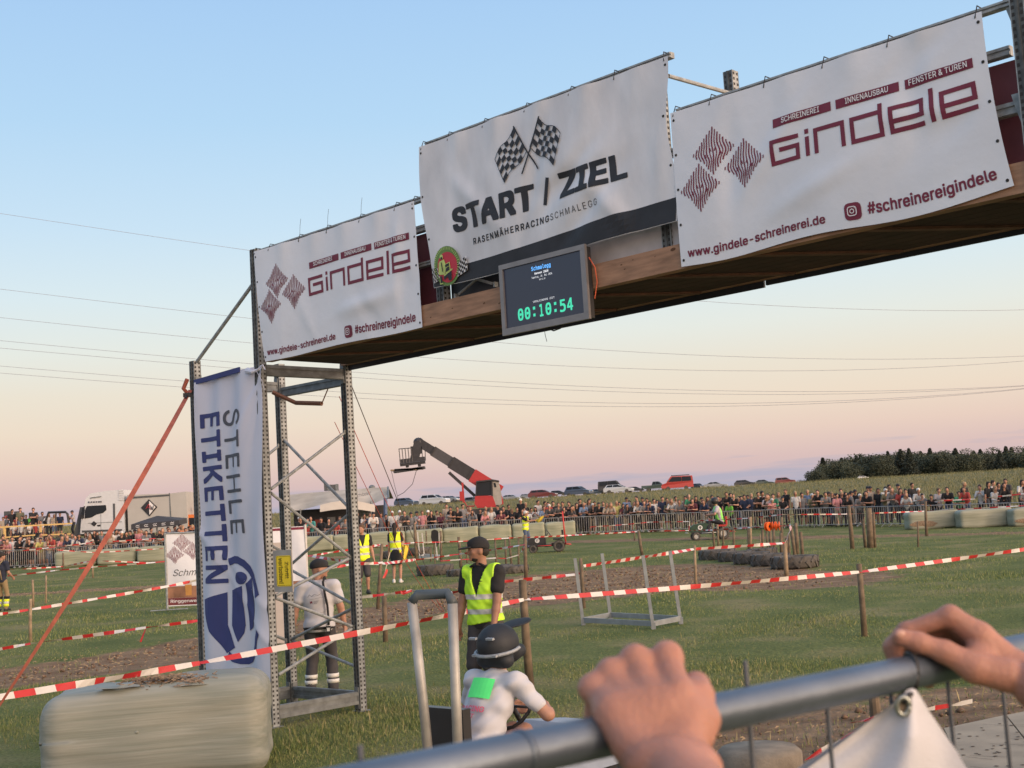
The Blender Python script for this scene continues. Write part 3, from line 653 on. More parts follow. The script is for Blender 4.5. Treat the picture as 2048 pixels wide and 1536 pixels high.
def carpentry_print(root, fn, s0, W, zb, seed):
    """the shared layout of the two carpentry banners, laid out on a 2.66 m wide sheet"""
    k = W / 2.66; X = lambda s: s0 + (s - 6.03) * k
    BARS = ((6.993, 7.501, 'SCHREINEREI', .09, .09), (7.543, 8.04, 'INNENAUSBAU', .085, .075), (8.084, 8.59, 'FENSTER & TÜREN', .035, .035))
    for a, b_, st, d0, d1 in BARS:
        fl = Flat(); fl.poly([(X(a), zb + .903), (X(b_), zb + .905), (X(b_), zb + .976), (X(a), zb + .974)]); bar = fl.lay('title_bar', fn, mar, root)
        fl = Flat(); fl.text(st, X(a + d0), zb + .918, X(b_ - d1), zb + .962 + (.012 if 'Ü' in st else 0), bold=.012, rows=22); fl.lay('title_lettering', fn, wpr, bar, lift=.019)
    fl = Flat(); gindele(fl, X(6.96), X(8.59), zb + .61, .218, .034); fl.lay('brand_lettering', fn, mar, root)
    fl = Flat(); fl.text('www.gindele-schreinerei.de', X(6.113), zb + .045, X(7.366), zb + .135, bold=.022, rows=26); fl.lay('website_lettering', fn, mar, root)
    fl = Flat(); fl.text('#schreinereigindele', X(7.70), zb + .052, X(8.606), zb + .166, bold=.022, rows=26); fl.lay('hashtag_lettering', fn, mar, root)
    for i, (cx, cz) in enumerate(((6.43, 4.962), (6.711, 4.794), (6.285, 4.692))): fl = Flat(); grain_diamond(fl, X(cx), zb + cz - 4.09, .178 * k, .195, seed + i); fl.lay('wood_grain_diamond', fn, mar, root)
    ix0, ix1, iz0, iz1 = X(7.525), X(7.655), zb + .05, zb + .18; r = .035; pts = []
    for cx, cz, a0 in ((ix1 - r, iz1 - r, 0), (ix0 + r, iz1 - r, 90), (ix0 + r, iz0 + r, 180), (ix1 - r, iz0 + r, 270)):
        pts += [(cx + r * math.cos(math.radians(a0 + q)), cz + r * math.sin(math.radians(a0 + q))) for q in (0, 30, 60, 90)]
    fl = Flat(); fl.poly(pts); ic = fl.lay('camera_icon', fn, mar, root)
    f2 = Flat(); cx, cz = (ix0 + ix1) / 2, (iz0 + iz1) / 2; q = .033
    ro = [(cx + q * x, cz + q * z) for x, z in ((1, .55), (.85, .85), (.55, 1), (-.55, 1), (-.85, .85), (-1, .55), (-1, -.55), (-.85, -.85), (-.55, -1), (.55, -1), (.85, -.85), (1, -.55))]
    f2.stroke(ro, .007, closed=True); f2.stroke([(cx + .015 * math.cos(t), cz + .015 * math.sin(t)) for t in np.linspace(0, 6.28, 14, endpoint=False)], .006, closed=True); f2.disc((cx + .021, cz + .021), .004, 6)
    f2.lay('icon_outline', fn, wpr, ic, lift=.019)
def edge1(u, v): return (.14 * (1 - v) ** 1.6 * (1 - u) ** 3 + .02 * u * (1 - v), -.05 * math.sin(u * 9) * .18 * (1 - v) + .02 * (1 - u) ** 4 * v)
r1, f1, W1, H1 = banner('slightly slack carpentry banner with maroon logo, nearest the scaffold tower by the flag', .05, 2.83, 4.07, 5.345, 3, .020, -.045, tarp, edge1)
carpentry_print(r1, f1, .05, 2.78, 4.07, 4); eyelets(r1, f1, .05, 2.83, 4.07, 5.345, (.06, .32, .88, 1.38, 1.95, 2.52, 2.80), 5, (2, 3, 4))
def edge3(u, v): return (.05 * (1 - v) ** 2 * u ** 3 * 2, -.018 * math.sin(u * 10.5) * (1 - v) ** 2 + .03 * (u ** 6) * (1 - v))
r3, f3, W3, H3 = banner('taut large-looking carpentry banner with maroon logo, at the rusty far tower', 6.035, 8.69, 4.085, 5.375, 11, .014, -.045, tarp, edge3)
carpentry_print(r3, f3, 6.03, 2.66, 4.09, 9); eyelets(r3, f3, 6.035, 8.69, 4.085, 5.375, (6.06, 6.42, 6.93, 7.45, 7.98, 8.64), 5)

def edge2(u, v): return (.10 * (1 - v) ** 2 * (1 - u) ** 6 * 1.2 + .02 * math.sin(v * 7) * (1 - u) ** 5 + .03 * math.sin(v * 8) * u ** 6, .03 * u * (1 - v) - .02 * math.sin(u * 5) * (1 - v))
r2, f2_, W2, H2 = banner('tall weathered start and finish banner with crossed chequered flags', 2.94, 6.02, 4.42, 5.865, 21, .022, -.05, tarp_dirty, edge2, 92, 46)
fl = Flat(); fl.poly([(2.95, 4.425), (6.01, 4.425), (6.01, 4.625), (3.4, 4.585), (2.95, 4.58)]); fl.lay('black_stripe', f2_, blk, r2)
def chk(a, b_, c, d, nx, ny, waves=.0):
    P = lambda u, v: tuple((np.array(a) * (1 - u) + np.array(b_) * u) * (1 - v) + (np.array(d) * (1 - u) + np.array(c) * u) * v + np.array([0, waves * math.sin(u * 6.28)]))
    for i in range(nx):
        for j in range(ny):
            if (i + j) % 2 == 0: yield [P(i / nx, j / ny), P((i + .5) / nx, j / ny), P((i + 1) / nx, j / ny), P((i + 1) / nx, (j + 1) / ny), P((i + .5) / nx, (j + 1) / ny), P(i / nx, (j + 1) / ny)]
for a, b_, c, d in (((4.272, 5.715), (4.022, 5.475), (4.130, 5.228), (4.425, 5.457)), ((4.60, 5.715), (4.857, 5.503), (4.755, 5.233), (4.464, 5.482))):
    fl = Flat()
    for q in chk(a, b_, c, d, 6, 6, -.025): fl.poly(q)
    P = [tuple((np.array(a) * (1 - u) + np.array(b_) * u) + np.array([0, -.025 * math.sin(u * 6.28)])) for u in np.linspace(0, 1, 9)]; fl.stroke(P, .007)
    P = [tuple((np.array(d) * (1 - u) + np.array(c) * u) + np.array([0, -.025 * math.sin(u * 6.28)])) for u in np.linspace(0, 1, 9)]; fl.stroke(P, .007); fl.stroke([b_, c], .007); fl.stroke([a, d], .010)
    fl.stroke([(4.268, 5.73), (4.533, 5.262)] if a[0] < 4.4 else [(4.606, 5.73), (4.352, 5.256)], .015); fl.lay('chequered_flag', f2_, blk, r2, lift=.012 if a[0] < 4.4 else .0135)
fl = Flat(); fl.text('START', 3.352, 4.905, 4.455, 5.150, bold=.042, rows=40); fl.stroke([(4.585, 4.912), (4.655, 5.147)], .04); fl.text('ZIEL', 4.777, 4.918, 5.548, 5.152, bold=.042, rows=40); fl.lay('title_lettering', f2_, blk, r2, cut=False)
fl = Flat(); fl.text('RASENMÄHERRACING', 3.622, 4.747, 4.632, 4.826, bold=.022, space=1.25); fl.text('SCHMALEGG', 4.652, 4.752, 5.22, 4.812, bold=-.003, space=1.3); fl.lay('subtitle_lettering', f2_, blk, r2, cut=False)
# the club's round emblem with a racer on a mower
EC = (3.218, 4.605); EX, EZ = .155, .150
ring = Flat(); ring.disc(EC, EX * 1.32, 26, ry=EZ * 1.30); ring.lay('emblem_ring', f2_, grnp, r2, lift=.019)
fe = Flat(); fe.disc((EC[0] + .012, EC[1] - .015), EX, 26, ry=EZ); fe.lay('emblem_disc', f2_, redp, r2, lift=.025)
fw = Flat()
for i in range(34):
    a = math.radians(215 - i * 250 / 33); c_, s_ = math.cos(a), math.sin(a); fw.stroke([(EC[0] + EX * 1.08 * c_, EC[1] + EZ * 1.06 * s_), (EC[0] + EX * (1.25 if i % 3 else 1.31) * c_, EC[1] + EZ * (1.22 if i % 4 else 1.29) * s_)], .006)
X = lambda x: EC[0] + x * EX; Zq = lambda z: EC[1] + z * EZ
fw.disc((X(-.38), Zq(.62)), .026, 12); fw.poly([(X(-.62), Zq(.35)), (X(-.15), Zq(.45)), (X(-.02), Zq(.1)), (X(-.2), Zq(-.55)), (X(-.75), Zq(-.5))]); fw.poly([(X(-.7), Zq(.3)), (X(-.85), Zq(-.45)), (X(-.72), Zq(-.5)), (X(-.55), Zq(.2))])
fw.poly([(X(-.1), Zq(.1)), (X(.38), Zq(.22)), (X(.42), Zq(-.38)), (X(-.12), Zq(-.5))]); fw.stroke([(X(-.3), Zq(-.62)), (X(.6), Zq(-.28))], .012); fw.stroke([(X(-.75), Zq(-.65)), (X(-.75), Zq(-1.1)), (X(-.45), Zq(-1.1))], .010)
fw.lay('emblem_racer', f2_, limep, r2, lift=.030)
fk = Flat(); fk.poly([(X(-.04), Zq(.06)), (X(.33), Zq(.15)), (X(.33), Zq(-.02)), (X(-.04), Zq(-.12))]); fk.poly([(X(-.03), Zq(-.18)), (X(.34), Zq(-.07)), (X(.35), Zq(-.3)), (X(-.03), Zq(-.42))]); fk.poly([(X(-.68), Zq(-.62)), (X(-.48), Zq(-.6)), (X(-.48), Zq(-1.05)), (X(-.68), Zq(-1.05))])
fk.poly([(X(-.3), Zq(-.68)), (X(.55), Zq(-.4)), (X(.5), Zq(-.95)), (X(.22), Zq(-1.0)), (X(.1), Zq(-.72)), (X(-.25), Zq(-.9))]); fk.disc((X(-.36), Zq(.54)), .015, 8); fk.poly([(X(-.45), Zq(.3)), (X(-.4), Zq(-.3)), (X(-.3), Zq(-.4)), (X(-.36), Zq(.25))])
fk.lay('emblem_outline', f2_, blk, r2, lift=.035)
for a, b_, c, d in (((2.965, 4.61), (3.075, 4.60), (3.10, 4.485), (2.985, 4.46)), ((3.375, 4.60), (3.52, 4.66), (3.525, 4.52), (3.36, 4.475))):
    w_ = Flat(); w_.poly([a, b_, c, d]); w_.lay('emblem_chequer_ground', f2_, wpr, r2, lift=.019); w_ = Flat()
    for q in chk(a, b_, c, d, 6, 6): w_.poly(q)
    w_.lay('emblem_chequer', f2_, blk, r2, lift=.024)
eyelets(r2, f2_, 2.94, 6.02, 4.42, 5.865, (2.97, 3.35, 3.85, 4.4, 4.95, 5.45, 5.98), 4)

# ------------------------------------------------------------------ countdown screen
S = thing('countdown_screen', 'grey framed countdown screen with green digits hanging from the timber beam', 'monitor', gs(4.45, 3.8, -.12))
tvR = np.array([GD, GP, ZZ]).T; s0, s1, z0, z1, so = 4.035, 5.085, 3.80, 4.455, -.13
mb = MB(); mb.box(gs((s0 + s1) / 2, (z0 + z1) / 2, so + .05), (s1 - s0 - .03, .07, z1 - z0 - .03), tvR); build('housing', mb, mat('dark_plastic', (.03, .03, .032), .5), S)
mb = MB(); fz = so - .012
for a, b_, c, d in ((s0, s1, z1 - .045, z1), (s0, s1, z0, z0 + .06), (s0, s0 + .045, z0 + .061, z1 - .046), (s1 - .055, s1, z0 + .061, z1 - .046)): mb.box(gs((a + b_) / 2, (c + d) / 2, fz + .015), (b_ - a, .03, d - c), tvR)
build('bezel', mb, mat('grey_bezel', (.22, .21, .21), .45, .3), S)
scr = mat('screen_glass', (.010, .012, .022), .25, var=0, spec=.5); scr.node_tree.nodes['Principled BSDF'].inputs['Emission Color'].default_value = (.014, .018, .035, 1); scr.node_tree.nodes['Principled BSDF'].inputs['Emission Strength'].default_value = .6
mb = MB(); mb.poly([gs(s0 + .046, z0 + .062, so + .006), gs(s1 - .056, z0 + .062, so + .006), gs(s1 - .056, z1 - .047, so + .006), gs(s0 + .046, z1 - .047, so + .006)]); sc_ = build('screen', mb, scr, S)
sfn = lambda u, v, l: tuple(gs(u, v, so + .006 - l * .25))
SW = s1 - s0
def stext(st, a, b_, c, d, m, **kw): q = Flat(); kw.setdefault('font', 'mono'); q.text(st, s0 + a * SW, z0 + c * (z1 - z0), s0 + b_ * SW, z0 + d * (z1 - z0), **kw); q.lay('lettering', sfn, m, sc_, cut=False)
gr = mat('screen_green', (.05, .55, .33), .5, var=0, emit=.75); bl = mat('screen_blue', (.10, .34, .75), .5, var=0, emit=.9); wh = mat('screen_white', (.75, .77, .8), .5, var=0, emit=.7)
for i, ch in enumerate('00:10:54'):
    a = .185 + i * .0815
    if ch == ':':
        q = Flat(); 
        for zc in (.30, .205): q.poly([(s0 + (a + .018) * SW, z0 + (zc - .02) * .655), (s0 + (a + .044) * SW, z0 + (zc - .02) * .655), (s0 + (a + .044) * SW, z0 + (zc + .02) * .655), (s0 + (a + .018) * SW, z0 + (zc + .02) * .655)])
        q.lay('lettering', sfn, gr, sc_, cut=False); continue
    stext(ch, a + (.012 if ch == '1' else 0), a + (.055 if ch == '1' else .066), .165, .335, gr, bold=.02)
    if ch == '0': q = Flat(); q.disc((s0 + (a + .033) * SW, z0 + .25 * .655), .007, 8); q.lay('lettering', sfn, gr, sc_, cut=False)
stext('Schmalegg', .375, .60, .80, .875, bl, bold=.03); stext('Rennen 2026', .41, .57, .755, .785, wh, bold=.02); stext('Samstag, 16. Mai 2026', .375, .61, .70, .735, wh); stext('20:52:36', .46, .53, .665, .685, wh); stext('VERBLEIBENDE ZEIT', .37, .62, .375, .40, wh, space=1.2)
mb = MB(); mb.tube([gs(s1 - .02, 4.35, so + .06), gs(s1 + .035, 4.25, so + .07), gs(s1 + .04, 4.12, so + .08), gs(s1 - .0, 3.98, so + .08)], .005, 6); build('orange_cable', mb, mat('orange_cable', (.7, .13, .05), .5), S)
mb = MB(); mb.tube([gs(4.55, 3.80, so + .04), gs(4.62, 3.765, so + .04), gs(4.70, 3.775, so + .04), gs(4.74, 3.80, so + .04)], .006, 6); mb.tube([gs(4.52, 3.8, so + .03), gs(4.525, 3.74, so + .03), gs(4.54, 3.68, so + .03)], .0025, 4); build('black_cable', mb, zip_b, S)
for s in (4.2, 4.75): mb = MB(); mb.beam(gs(s, 3.9, so + .095), gs(s, 4.29, so + .095), .04, .012, GD); build('mount', mb, galv_d, S)

# ------------------------------------------------------------------ tall flag on the tower
Fg = thing('label_firm_flag', 'tall white and navy cloth flag hanging between two tower posts behind the pale bale', 'flag', gs(-.7, .5, -.1))
FZ0, FZ1, FS0, FS1 = .46, 4.02, -1.33, -.015
def ffn(u, v, lift=0.0):
    a = (u - FS0) / (FS1 - FS0); b_ = (v - FZ0) / (FZ1 - FZ0); b_ = min(max(b_, 0), 1); a = min(max(a, 0), 1)
    d = .035 * math.sin(a * 8 + b_ * 2.2) * (.4 + .6 * (1 - b_)) + .02 * math.sin(a * 17 - b_ * 5) + .03 * math.sin(b_ * 9 + a * 3) * .4
    for cx, an in ((.9, .55), (.75, .62), (.62, .7), (.98, .5)):                      # folds gathered to the knot at the top corner
        dx, dz = (a - 1.02) * 1.27, (b_ - 1.0) * 3.56; th = math.atan2(-dz, -dx + 1e-6); rr = math.hypot(dx, dz); d += .022 * math.exp(-((th - an * 2.0) / .07) ** 2) * math.exp(-rr / 1.2)
    q = (a - .15) * .8 + (b_ - .45) * 3.2; d += .02 * math.exp(-abs(q) / .07) + .018 * math.exp(-abs((a - .6) * 1.1 + (b_ - .27) * 3.1) / .05)
    d = d * 1.05 - .01
    return tuple(gs(u + .115, v + (.05 * (a - .5) if b_ > .96 else 0) - .0, -.085 - d - lift * 1.4))
mb = MB(); mb.grid(lambda a, b_: ffn(FS0 + a * (FS1 - FS0), FZ0 + b_ * (FZ1 - FZ0)), 40, 110); build('cloth', mb, mat('flag_cloth', (.52, .54, .63), .7, var=.03, scale=3), Fg, smooth=True)
navy = mat('navy_print', (.035, .045, .155), .7, var=.06); gry = mat('grey_print', (.075, .08, .10), .7)
q = Flat(); q.text('ETIKETTEN', -1.24, 1.60, -.845, 3.60, rot=True, bold=.022, space=1.08, rows=36)
def plg(pts): q.poly(pts)
for pts in ([(-1.27, 1.415), (-.87, 1.495), (-.86, 1.12), (-.70, .87), (-.87, .80), (-1.13, 1.05), (-1.24, 1.25)],
            [(-.78, 1.515), (-.54, 1.565), (-.52, 1.12), (-.55, 1.03), (-.65, .93), (-.775, 1.12)],
            [(-.46, 1.585), (-.34, 1.66), (-.28, 1.45), (-.28, 1.20), (-.35, 1.10), (-.45, 1.06)]): plg(pts)
q.disc((-.555, 1.655), .125, 20, ry=.072)
for P, w in (([(-.82, 1.84), (-.70, 1.865), (-.60, 1.86), (-.48, 1.82), (-.38, 1.75), (-.29, 1.66), (-.21, 1.55), (-.16, 1.45)], .085), ([(-.84, .79), (-.75, .745), (-.62, .72), (-.50, .72), (-.40, .75), (-.32, .81), (-.27, .89), (-.24, .98), (-.17, 1.06)], .075)): q.stroke(P, w)
q.lay('print', ffn, navy, Fg)
q = Flat(); q.text('STEHLE', -.79, 2.16, -.40, 3.60, rot=True, bold=.004, space=1.12, rows=36); q.lay('print', ffn, gry, Fg)
mb = MB(); mb.beam(gs(-1.22, 4.0, -.10), gs(-.26, 4.035, -.10), .02, .06, ZZ); build('navy_hem', mb, navy, Fg)
mb = MB(); mb.tube([gs(-.1, 4.0, -.1), gs(.03, 3.97, -.13), gs(.13, 3.99, -.1)], [.04, .022, .012], 8); mb.tube([gs(.1, 3.98, -.12), gs(.2, 4.03, -.1), gs(.24, 3.97, -.1)], .008, 5); mb.tube([gs(.1, 3.97, -.12), gs(.2, 3.85, -.12), gs(.24, 3.74, -.12)], .003, 4); build('knot', mb, mat('flag_cloth'), Fg)

# ------------------------------------------------------------------ yellow sign on the tower
Sg = thing('warning_sign', 'yellow no-entry sign turned on its side, wired to the tower post', 'sign', gs(.35, 1.72, .0))
sgR = np.array([GD, GP, ZZ]).T; mb = MB(); mb.box(gs(.335, 1.72, -.03), (.34, .012, .46), sgR); build('backing_board', mb, mat('grey_board', (.33, .31, .28), .8), Sg)
def sg(u, v, l=0): return tuple(gs(.355 + u, 1.72 + v, -.0375 - l * .4))
def rr(w, h, r): return [(cx + r * math.cos(a), cz + r * math.sin(a)) for cx, cz, a0 in ((w - r, h - r, 0), (-w + r, h - r, 90), (-w + r, -h + r, 180), (w - r, -h + r, 270)) for a in [math.radians(a0 + q) for q in (0, 30, 60, 90)]]
q = Flat(); q.poly(rr(.138, .168, .02)); q.lay('plate', sg, mat('sign_yellow', (.88, .62, .015), .45, var=.04), Sg, cut=False)
q = Flat(); q.stroke(rr(.128, .158, .015), .006, closed=True); q.text('Zutritt', .020, -.085, .095, .10, rot=True, bold=.05); q.text('verboten!', -.095, -.14, -.010, .145, rot=True, bold=.05); q.lay('lettering', sg, blk, Sg, cut=False)
mb = MB()
for z in (1.55, 1.90): mb.tube([gs(.04, z, -.05), gs(.12, z + .02, -.045), gs(.17, z, -.035), gs(.10, z - .02, -.045)], .003, 4)
build('wire', mb, galv_d, Sg)

# ------------------------------------------------------------------ straps
def strap(label, pts, w, m, grp=None, thick=.004, name='ratchet_strap'):
    mb = MB(); pts = [np.array(p_) for p_ in pts]
    for a, b_ in zip(pts[:-1], pts[1:]): mb.beam(a, b_, w, thick, (0.3, 1, .1))
    return mb, label, m, grp, name
redst = mat('red_webbing', (.30, .085, .055), .8, var=.2, scale=9)
A0 = gs(-TW - .02, 3.93, -.06); E0 = at(-60, 1500, 9.6)
T = thing('ratchet_strap', 'wide faded red ratchet strap anchoring the tower top down past the pale bale', 'strap', A0)
mb = MB(); P0 = np.array(A0); d = E0 - P0; nn = np.linalg.norm(d); d /= nn; sd = np.cross(d, [0, 1, 0]); sd /= np.linalg.norm(sd)
K = 40; vs = []
for i in range(K + 1):
    c = P0 + d * nn * i / K - ZZ * .10 * math.sin(math.pi * i / K); w = .026; tw = sd * math.cos(i * .05) + np.cross(sd, d) * math.sin(i * .05); vs += [c - tw * w, c + tw * w]
mb.add(vs, [(2 * i, 2 * i + 1, 2 * i + 3, 2 * i + 2) for i in range(K)]); build('webbing', mb, redst, T)
mb = MB(); mb.tube([gs(-TW - .02, 4.06, -.1), gs(-TW - .08, 3.95, -.12), gs(-TW - .07, 3.88, -.06)], .026, 6); build('loop', mb, redst, T)
mb = MB(); mb.box(P0 + d * .16, (.09, .05, .05), None); mb.tube([P0 + d * .1, P0 + d * .25], .014, 6); build('ratchet', mb, zip_b, T)
# three thin guy straps from the back of the tower down to the field
end = gpix(893, 1226)
for i, (st, lb, c, r) in enumerate(((gs(0.05, 3.9, TD + .02), 'dark guy rope, uppermost of three running from the tower back to the field', (.10, .09, .09), .006), (gs(-.15, 3.75, TD), 'red guy rope, middle of three running from the tower back', (.55, .08, .05), .005), (gs(-.3, 3.45, TD + .03), 'red guy rope, lowest of three running from the tower back', (.45, .07, .05), .0045))):
    e2 = end + np.array([-.05 * i, 0, .02]); mb = MB(); mb.tube([st + (e2 - st) * k / 14 - ZZ * (.10 + .08 * i) * math.sin(math.pi * k / 14) for k in range(15)], r, 5); tag(build('guy_rope', mb, mat('rope_%s' % 'abc'[i], c, .8)), lb, 'rope')
mb = MB(); mb.tube([gs(-1.1, 3.9, TD - .3), gs(-.9, 3.75, TD - .1), gs(-.5, 3.70, TD)], .03, 6); mb.tube([gs(-.5, 3.7, TD), gs(-.3, 3.95, TD)], .008, 5)
tag(build('lashing', mb, mat('brown_webbing', (.16, .075, .045), .8)), 'brown webbing lashing knotted round the back tower post', 'strap')
# ================================================================== FIGURES: one continuous surface per body, grown from a distance field
def _cap(a, b, ra, rb, reg=0, k=None, ax=None):     # tapered capsule
    return ('c', np.array(a, float), np.array(b, float), ra, rb, reg, ax)
def _ell(c, r, reg=0, R=None): return ('e', np.array(c, float), np.array(r, float), R, None, reg, None)
def sdf_mesh(prims, vox, k=.03, cut=None, wr=0):
    lo = np.min([np.minimum(p[1] - (p[3] if p[0] == 'c' else p[2].max()), (p[2] - p[4]) if p[0] == 'c' else p[1] - p[2].max()) for p in prims], 0) - 3 * vox - k
    hi = np.max([np.maximum(p[1] + (p[3] if p[0] == 'c' else p[2].max()), (p[2] + p[4]) if p[0] == 'c' else p[1] + p[2].max()) for p in prims], 0) + 3 * vox + k
    n = np.ceil((hi - lo) / vox).astype(int) + 1
    gx, gy, gz = [lo[i] + np.arange(n[i]) * vox for i in range(3)]
    D = np.full(n, 1e3, dtype=np.float32)
    def dist(p, X, Y, Z):
        if p[0] == 'c':
            a, b_, ra, rb = p[1:5]; d = b_ - a; l2 = max(d @ d, 1e-9)
            t = np.clip(((X - a[0]) * d[0] + (Y - a[1]) * d[1] + (Z - a[2]) * d[2]) / l2, 0, 1)
            return np.sqrt((X - a[0] - t * d[0]) ** 2 + (Y - a[1] - t * d[1]) ** 2 + (Z - a[2] - t * d[2]) ** 2) - (ra + (rb - ra) * t)
        c, r, R = p[1:4]; x, y, z = X - c[0], Y - c[1], Z - c[2]
        if R is not None: R = np.array(R); x, y, z = R[0, 0] * x + R[1, 0] * y + R[2, 0] * z, R[0, 1] * x + R[1, 1] * y + R[2, 1] * z, R[0, 2] * x + R[1, 2] * y + R[2, 2] * z
        q = np.sqrt((x / r[0]) ** 2 + (y / r[1]) ** 2 + (z / r[2]) ** 2); q2 = np.sqrt((x / r[0] ** 2) ** 2 + (y / r[1] ** 2) ** 2 + (z / r[2] ** 2) ** 2)
        return q * (q - 1) / np.maximum(q2, 1e-6)
    for p in prims:
        if p[0] == 'c': l = np.minimum(p[1] - p[3], p[2] - p[4]); h = np.maximum(p[1] + p[3], p[2] + p[4])
        else: l = p[1] - p[2].max(); h = p[1] + p[2].max()
        i0 = np.clip(((l - k * 2 - vox * 3 - lo) / vox).astype(int), 0, n - 1); i1 = np.clip(((h + k * 2 + vox * 3 - lo) / vox).astype(int) + 2, 1, n)
        s = tuple(slice(a, b_) for a, b_ in zip(i0, i1)); X, Y, Z = np.meshgrid(gx[s[0]], gy[s[1]], gz[s[2]], indexing='ij')
        d = dist(p, X, Y, Z); o = D[s]; hh = np.clip(.5 + .5 * (o - d) / k, 0, 1); D[s] = o + (d - o) * hh - k * hh * (1 - hh)
    if cut is not None or wr:
        X, Y, Z = np.meshgrid(gx, gy, gz, indexing='ij')
        if wr: D += (wr * (np.sin(X * 31 + Z * 22 + 2 * np.sin(Z * 17)) * np.sin(Y * 27 - Z * 13) + .6 * np.sin(Z * 55 + X * 23 + Y * 14) * np.sin(X * 40))).astype(np.float32)
        if cut is not None: D = np.maximum(D, cut(X, Y, Z))
    neg = D < 0; nx, ny, nz_ = n
    cn = np.zeros((nx - 1, ny - 1, nz_ - 1), np.int8)
    for a in (0, 1):
        for b_ in (0, 1):
            for c in (0, 1): cn += neg[a:nx - 1 + a, b_:ny - 1 + b_, c:nz_ - 1 + c]
    act = (cn > 0) & (cn < 8); I = np.argwhere(act); vid = np.full(act.shape, -1); vid[act] = np.arange(len(I))
    acc = np.zeros((len(I), 3)); cnt = np.zeros(len(I))
    corners = [(a, b_, c) for a in (0, 1) for b_ in (0, 1) for c in (0, 1)]
    for ca in corners:
        for ax in range(3):
            if ca[ax]: continue
            cb = list(ca); cb[ax] = 1; A = D[I[:, 0] + ca[0], I[:, 1] + ca[1], I[:, 2] + ca[2]]; Bv = D[I[:, 0] + cb[0], I[:, 1] + cb[1], I[:, 2] + cb[2]]
            m = (A < 0) != (Bv < 0); t = np.where(m, A / np.where(m, A - Bv, 1), 0); pnt = np.array(ca, float)[None, :].repeat(len(I), 0); pnt[:, ax] += t; acc[m] += pnt[m]; cnt[m] += 1
    V = lo + (I + acc / np.maximum(cnt, 1)[:, None]) * vox; F = []
    for ax in range(3):
        sl0 = [slice(None)] * 3; sl1 = [slice(None)] * 3; sl0[ax] = slice(0, n[ax] - 1); sl1[ax] = slice(1, n[ax]); a = neg[tuple(sl0)]; b_ = neg[tuple(sl1)]
        E_ = np.argwhere(a != b_); u, v = [(1, 2), (2, 0), (0, 1)][ax]; E_ = E_[(E_[:, u] > 0) & (E_[:, v] > 0)]
        if not len(E_): continue
        def g_(du, dv): q = E_.copy(); q[:, u] += du; q[:, v] += dv; return vid[np.minimum(q[:, 0], vid.shape[0] - 1), np.minimum(q[:, 1], vid.shape[1] - 1), np.minimum(q[:, 2], vid.shape[2] - 1)]
        Q = np.stack([g_(-1, -1), g_(0, -1), g_(0, 0), g_(-1, 0)], -1); fl = ~a[E_[:, 0], E_[:, 1], E_[:, 2]]; Q[fl] = Q[fl][:, ::-1]; F.append(Q)
    F = np.concatenate(F); F = F[(F >= 0).all(1)]
    cen = V[F].mean(1); best = np.full(len(F), 1e9); reg = np.zeros(len(F), int)
    for p in prims:
        d = dist(p, cen[:, 0], cen[:, 1], cen[:, 2]); m = d < best; best[m] = d[m]; reg[m] = p[5]
    return V, F, reg
def sdf_obj(name, prims, vox, mats, parent=None, k=.03, cut=None, wr=0, M=None, regs=True):
    V, F, reg = sdf_mesh(prims, vox, k, cut, wr)
    if M is not None: M = np.array(M); V = V @ M[:3, :3].T + M[:3, 3]
    me = fast_mesh(name, V, F)
    for q in (mats if isinstance(mats, (list, tuple)) else [mats]): me.materials.append(q)
    me.polygons.foreach_set('use_smooth', np.ones(len(me.polygons), dtype=bool))
    if regs and len(reg) == len(me.polygons): me.polygons.foreach_set('material_index', reg.astype(np.int32))
    if name is None: return me
    return put(name, me, parent, False)
def ik(S, H, a, b_, pole):
    S, H = np.array(S, float), np.array(H, float); d = H - S; L_ = np.linalg.norm(d)
    if L_ > (a + b_) * .998: H = S + d / L_ * (a + b_) * .998; d = H - S; L_ = np.linalg.norm(d)
    x = (a * a - b_ * b_ + L_ * L_) / (2 * L_); h = math.sqrt(max(a * a - x * x, 0)); u = d / L_; p_ = np.array(pole, float); p_ = p_ - u * (p_ @ u); p_ /= np.linalg.norm(p_) + 1e-9
    return S + u * x + p_ * h, H
def rotx(a): c, s = math.cos(a), math.sin(a); return np.array([[1, 0, 0], [0, c, -s], [0, s, c]])
def rotz(a): c, s = math.cos(a), math.sin(a); return np.array([[c, -s, 0], [s, c, 0], [0, 0, 1.]])
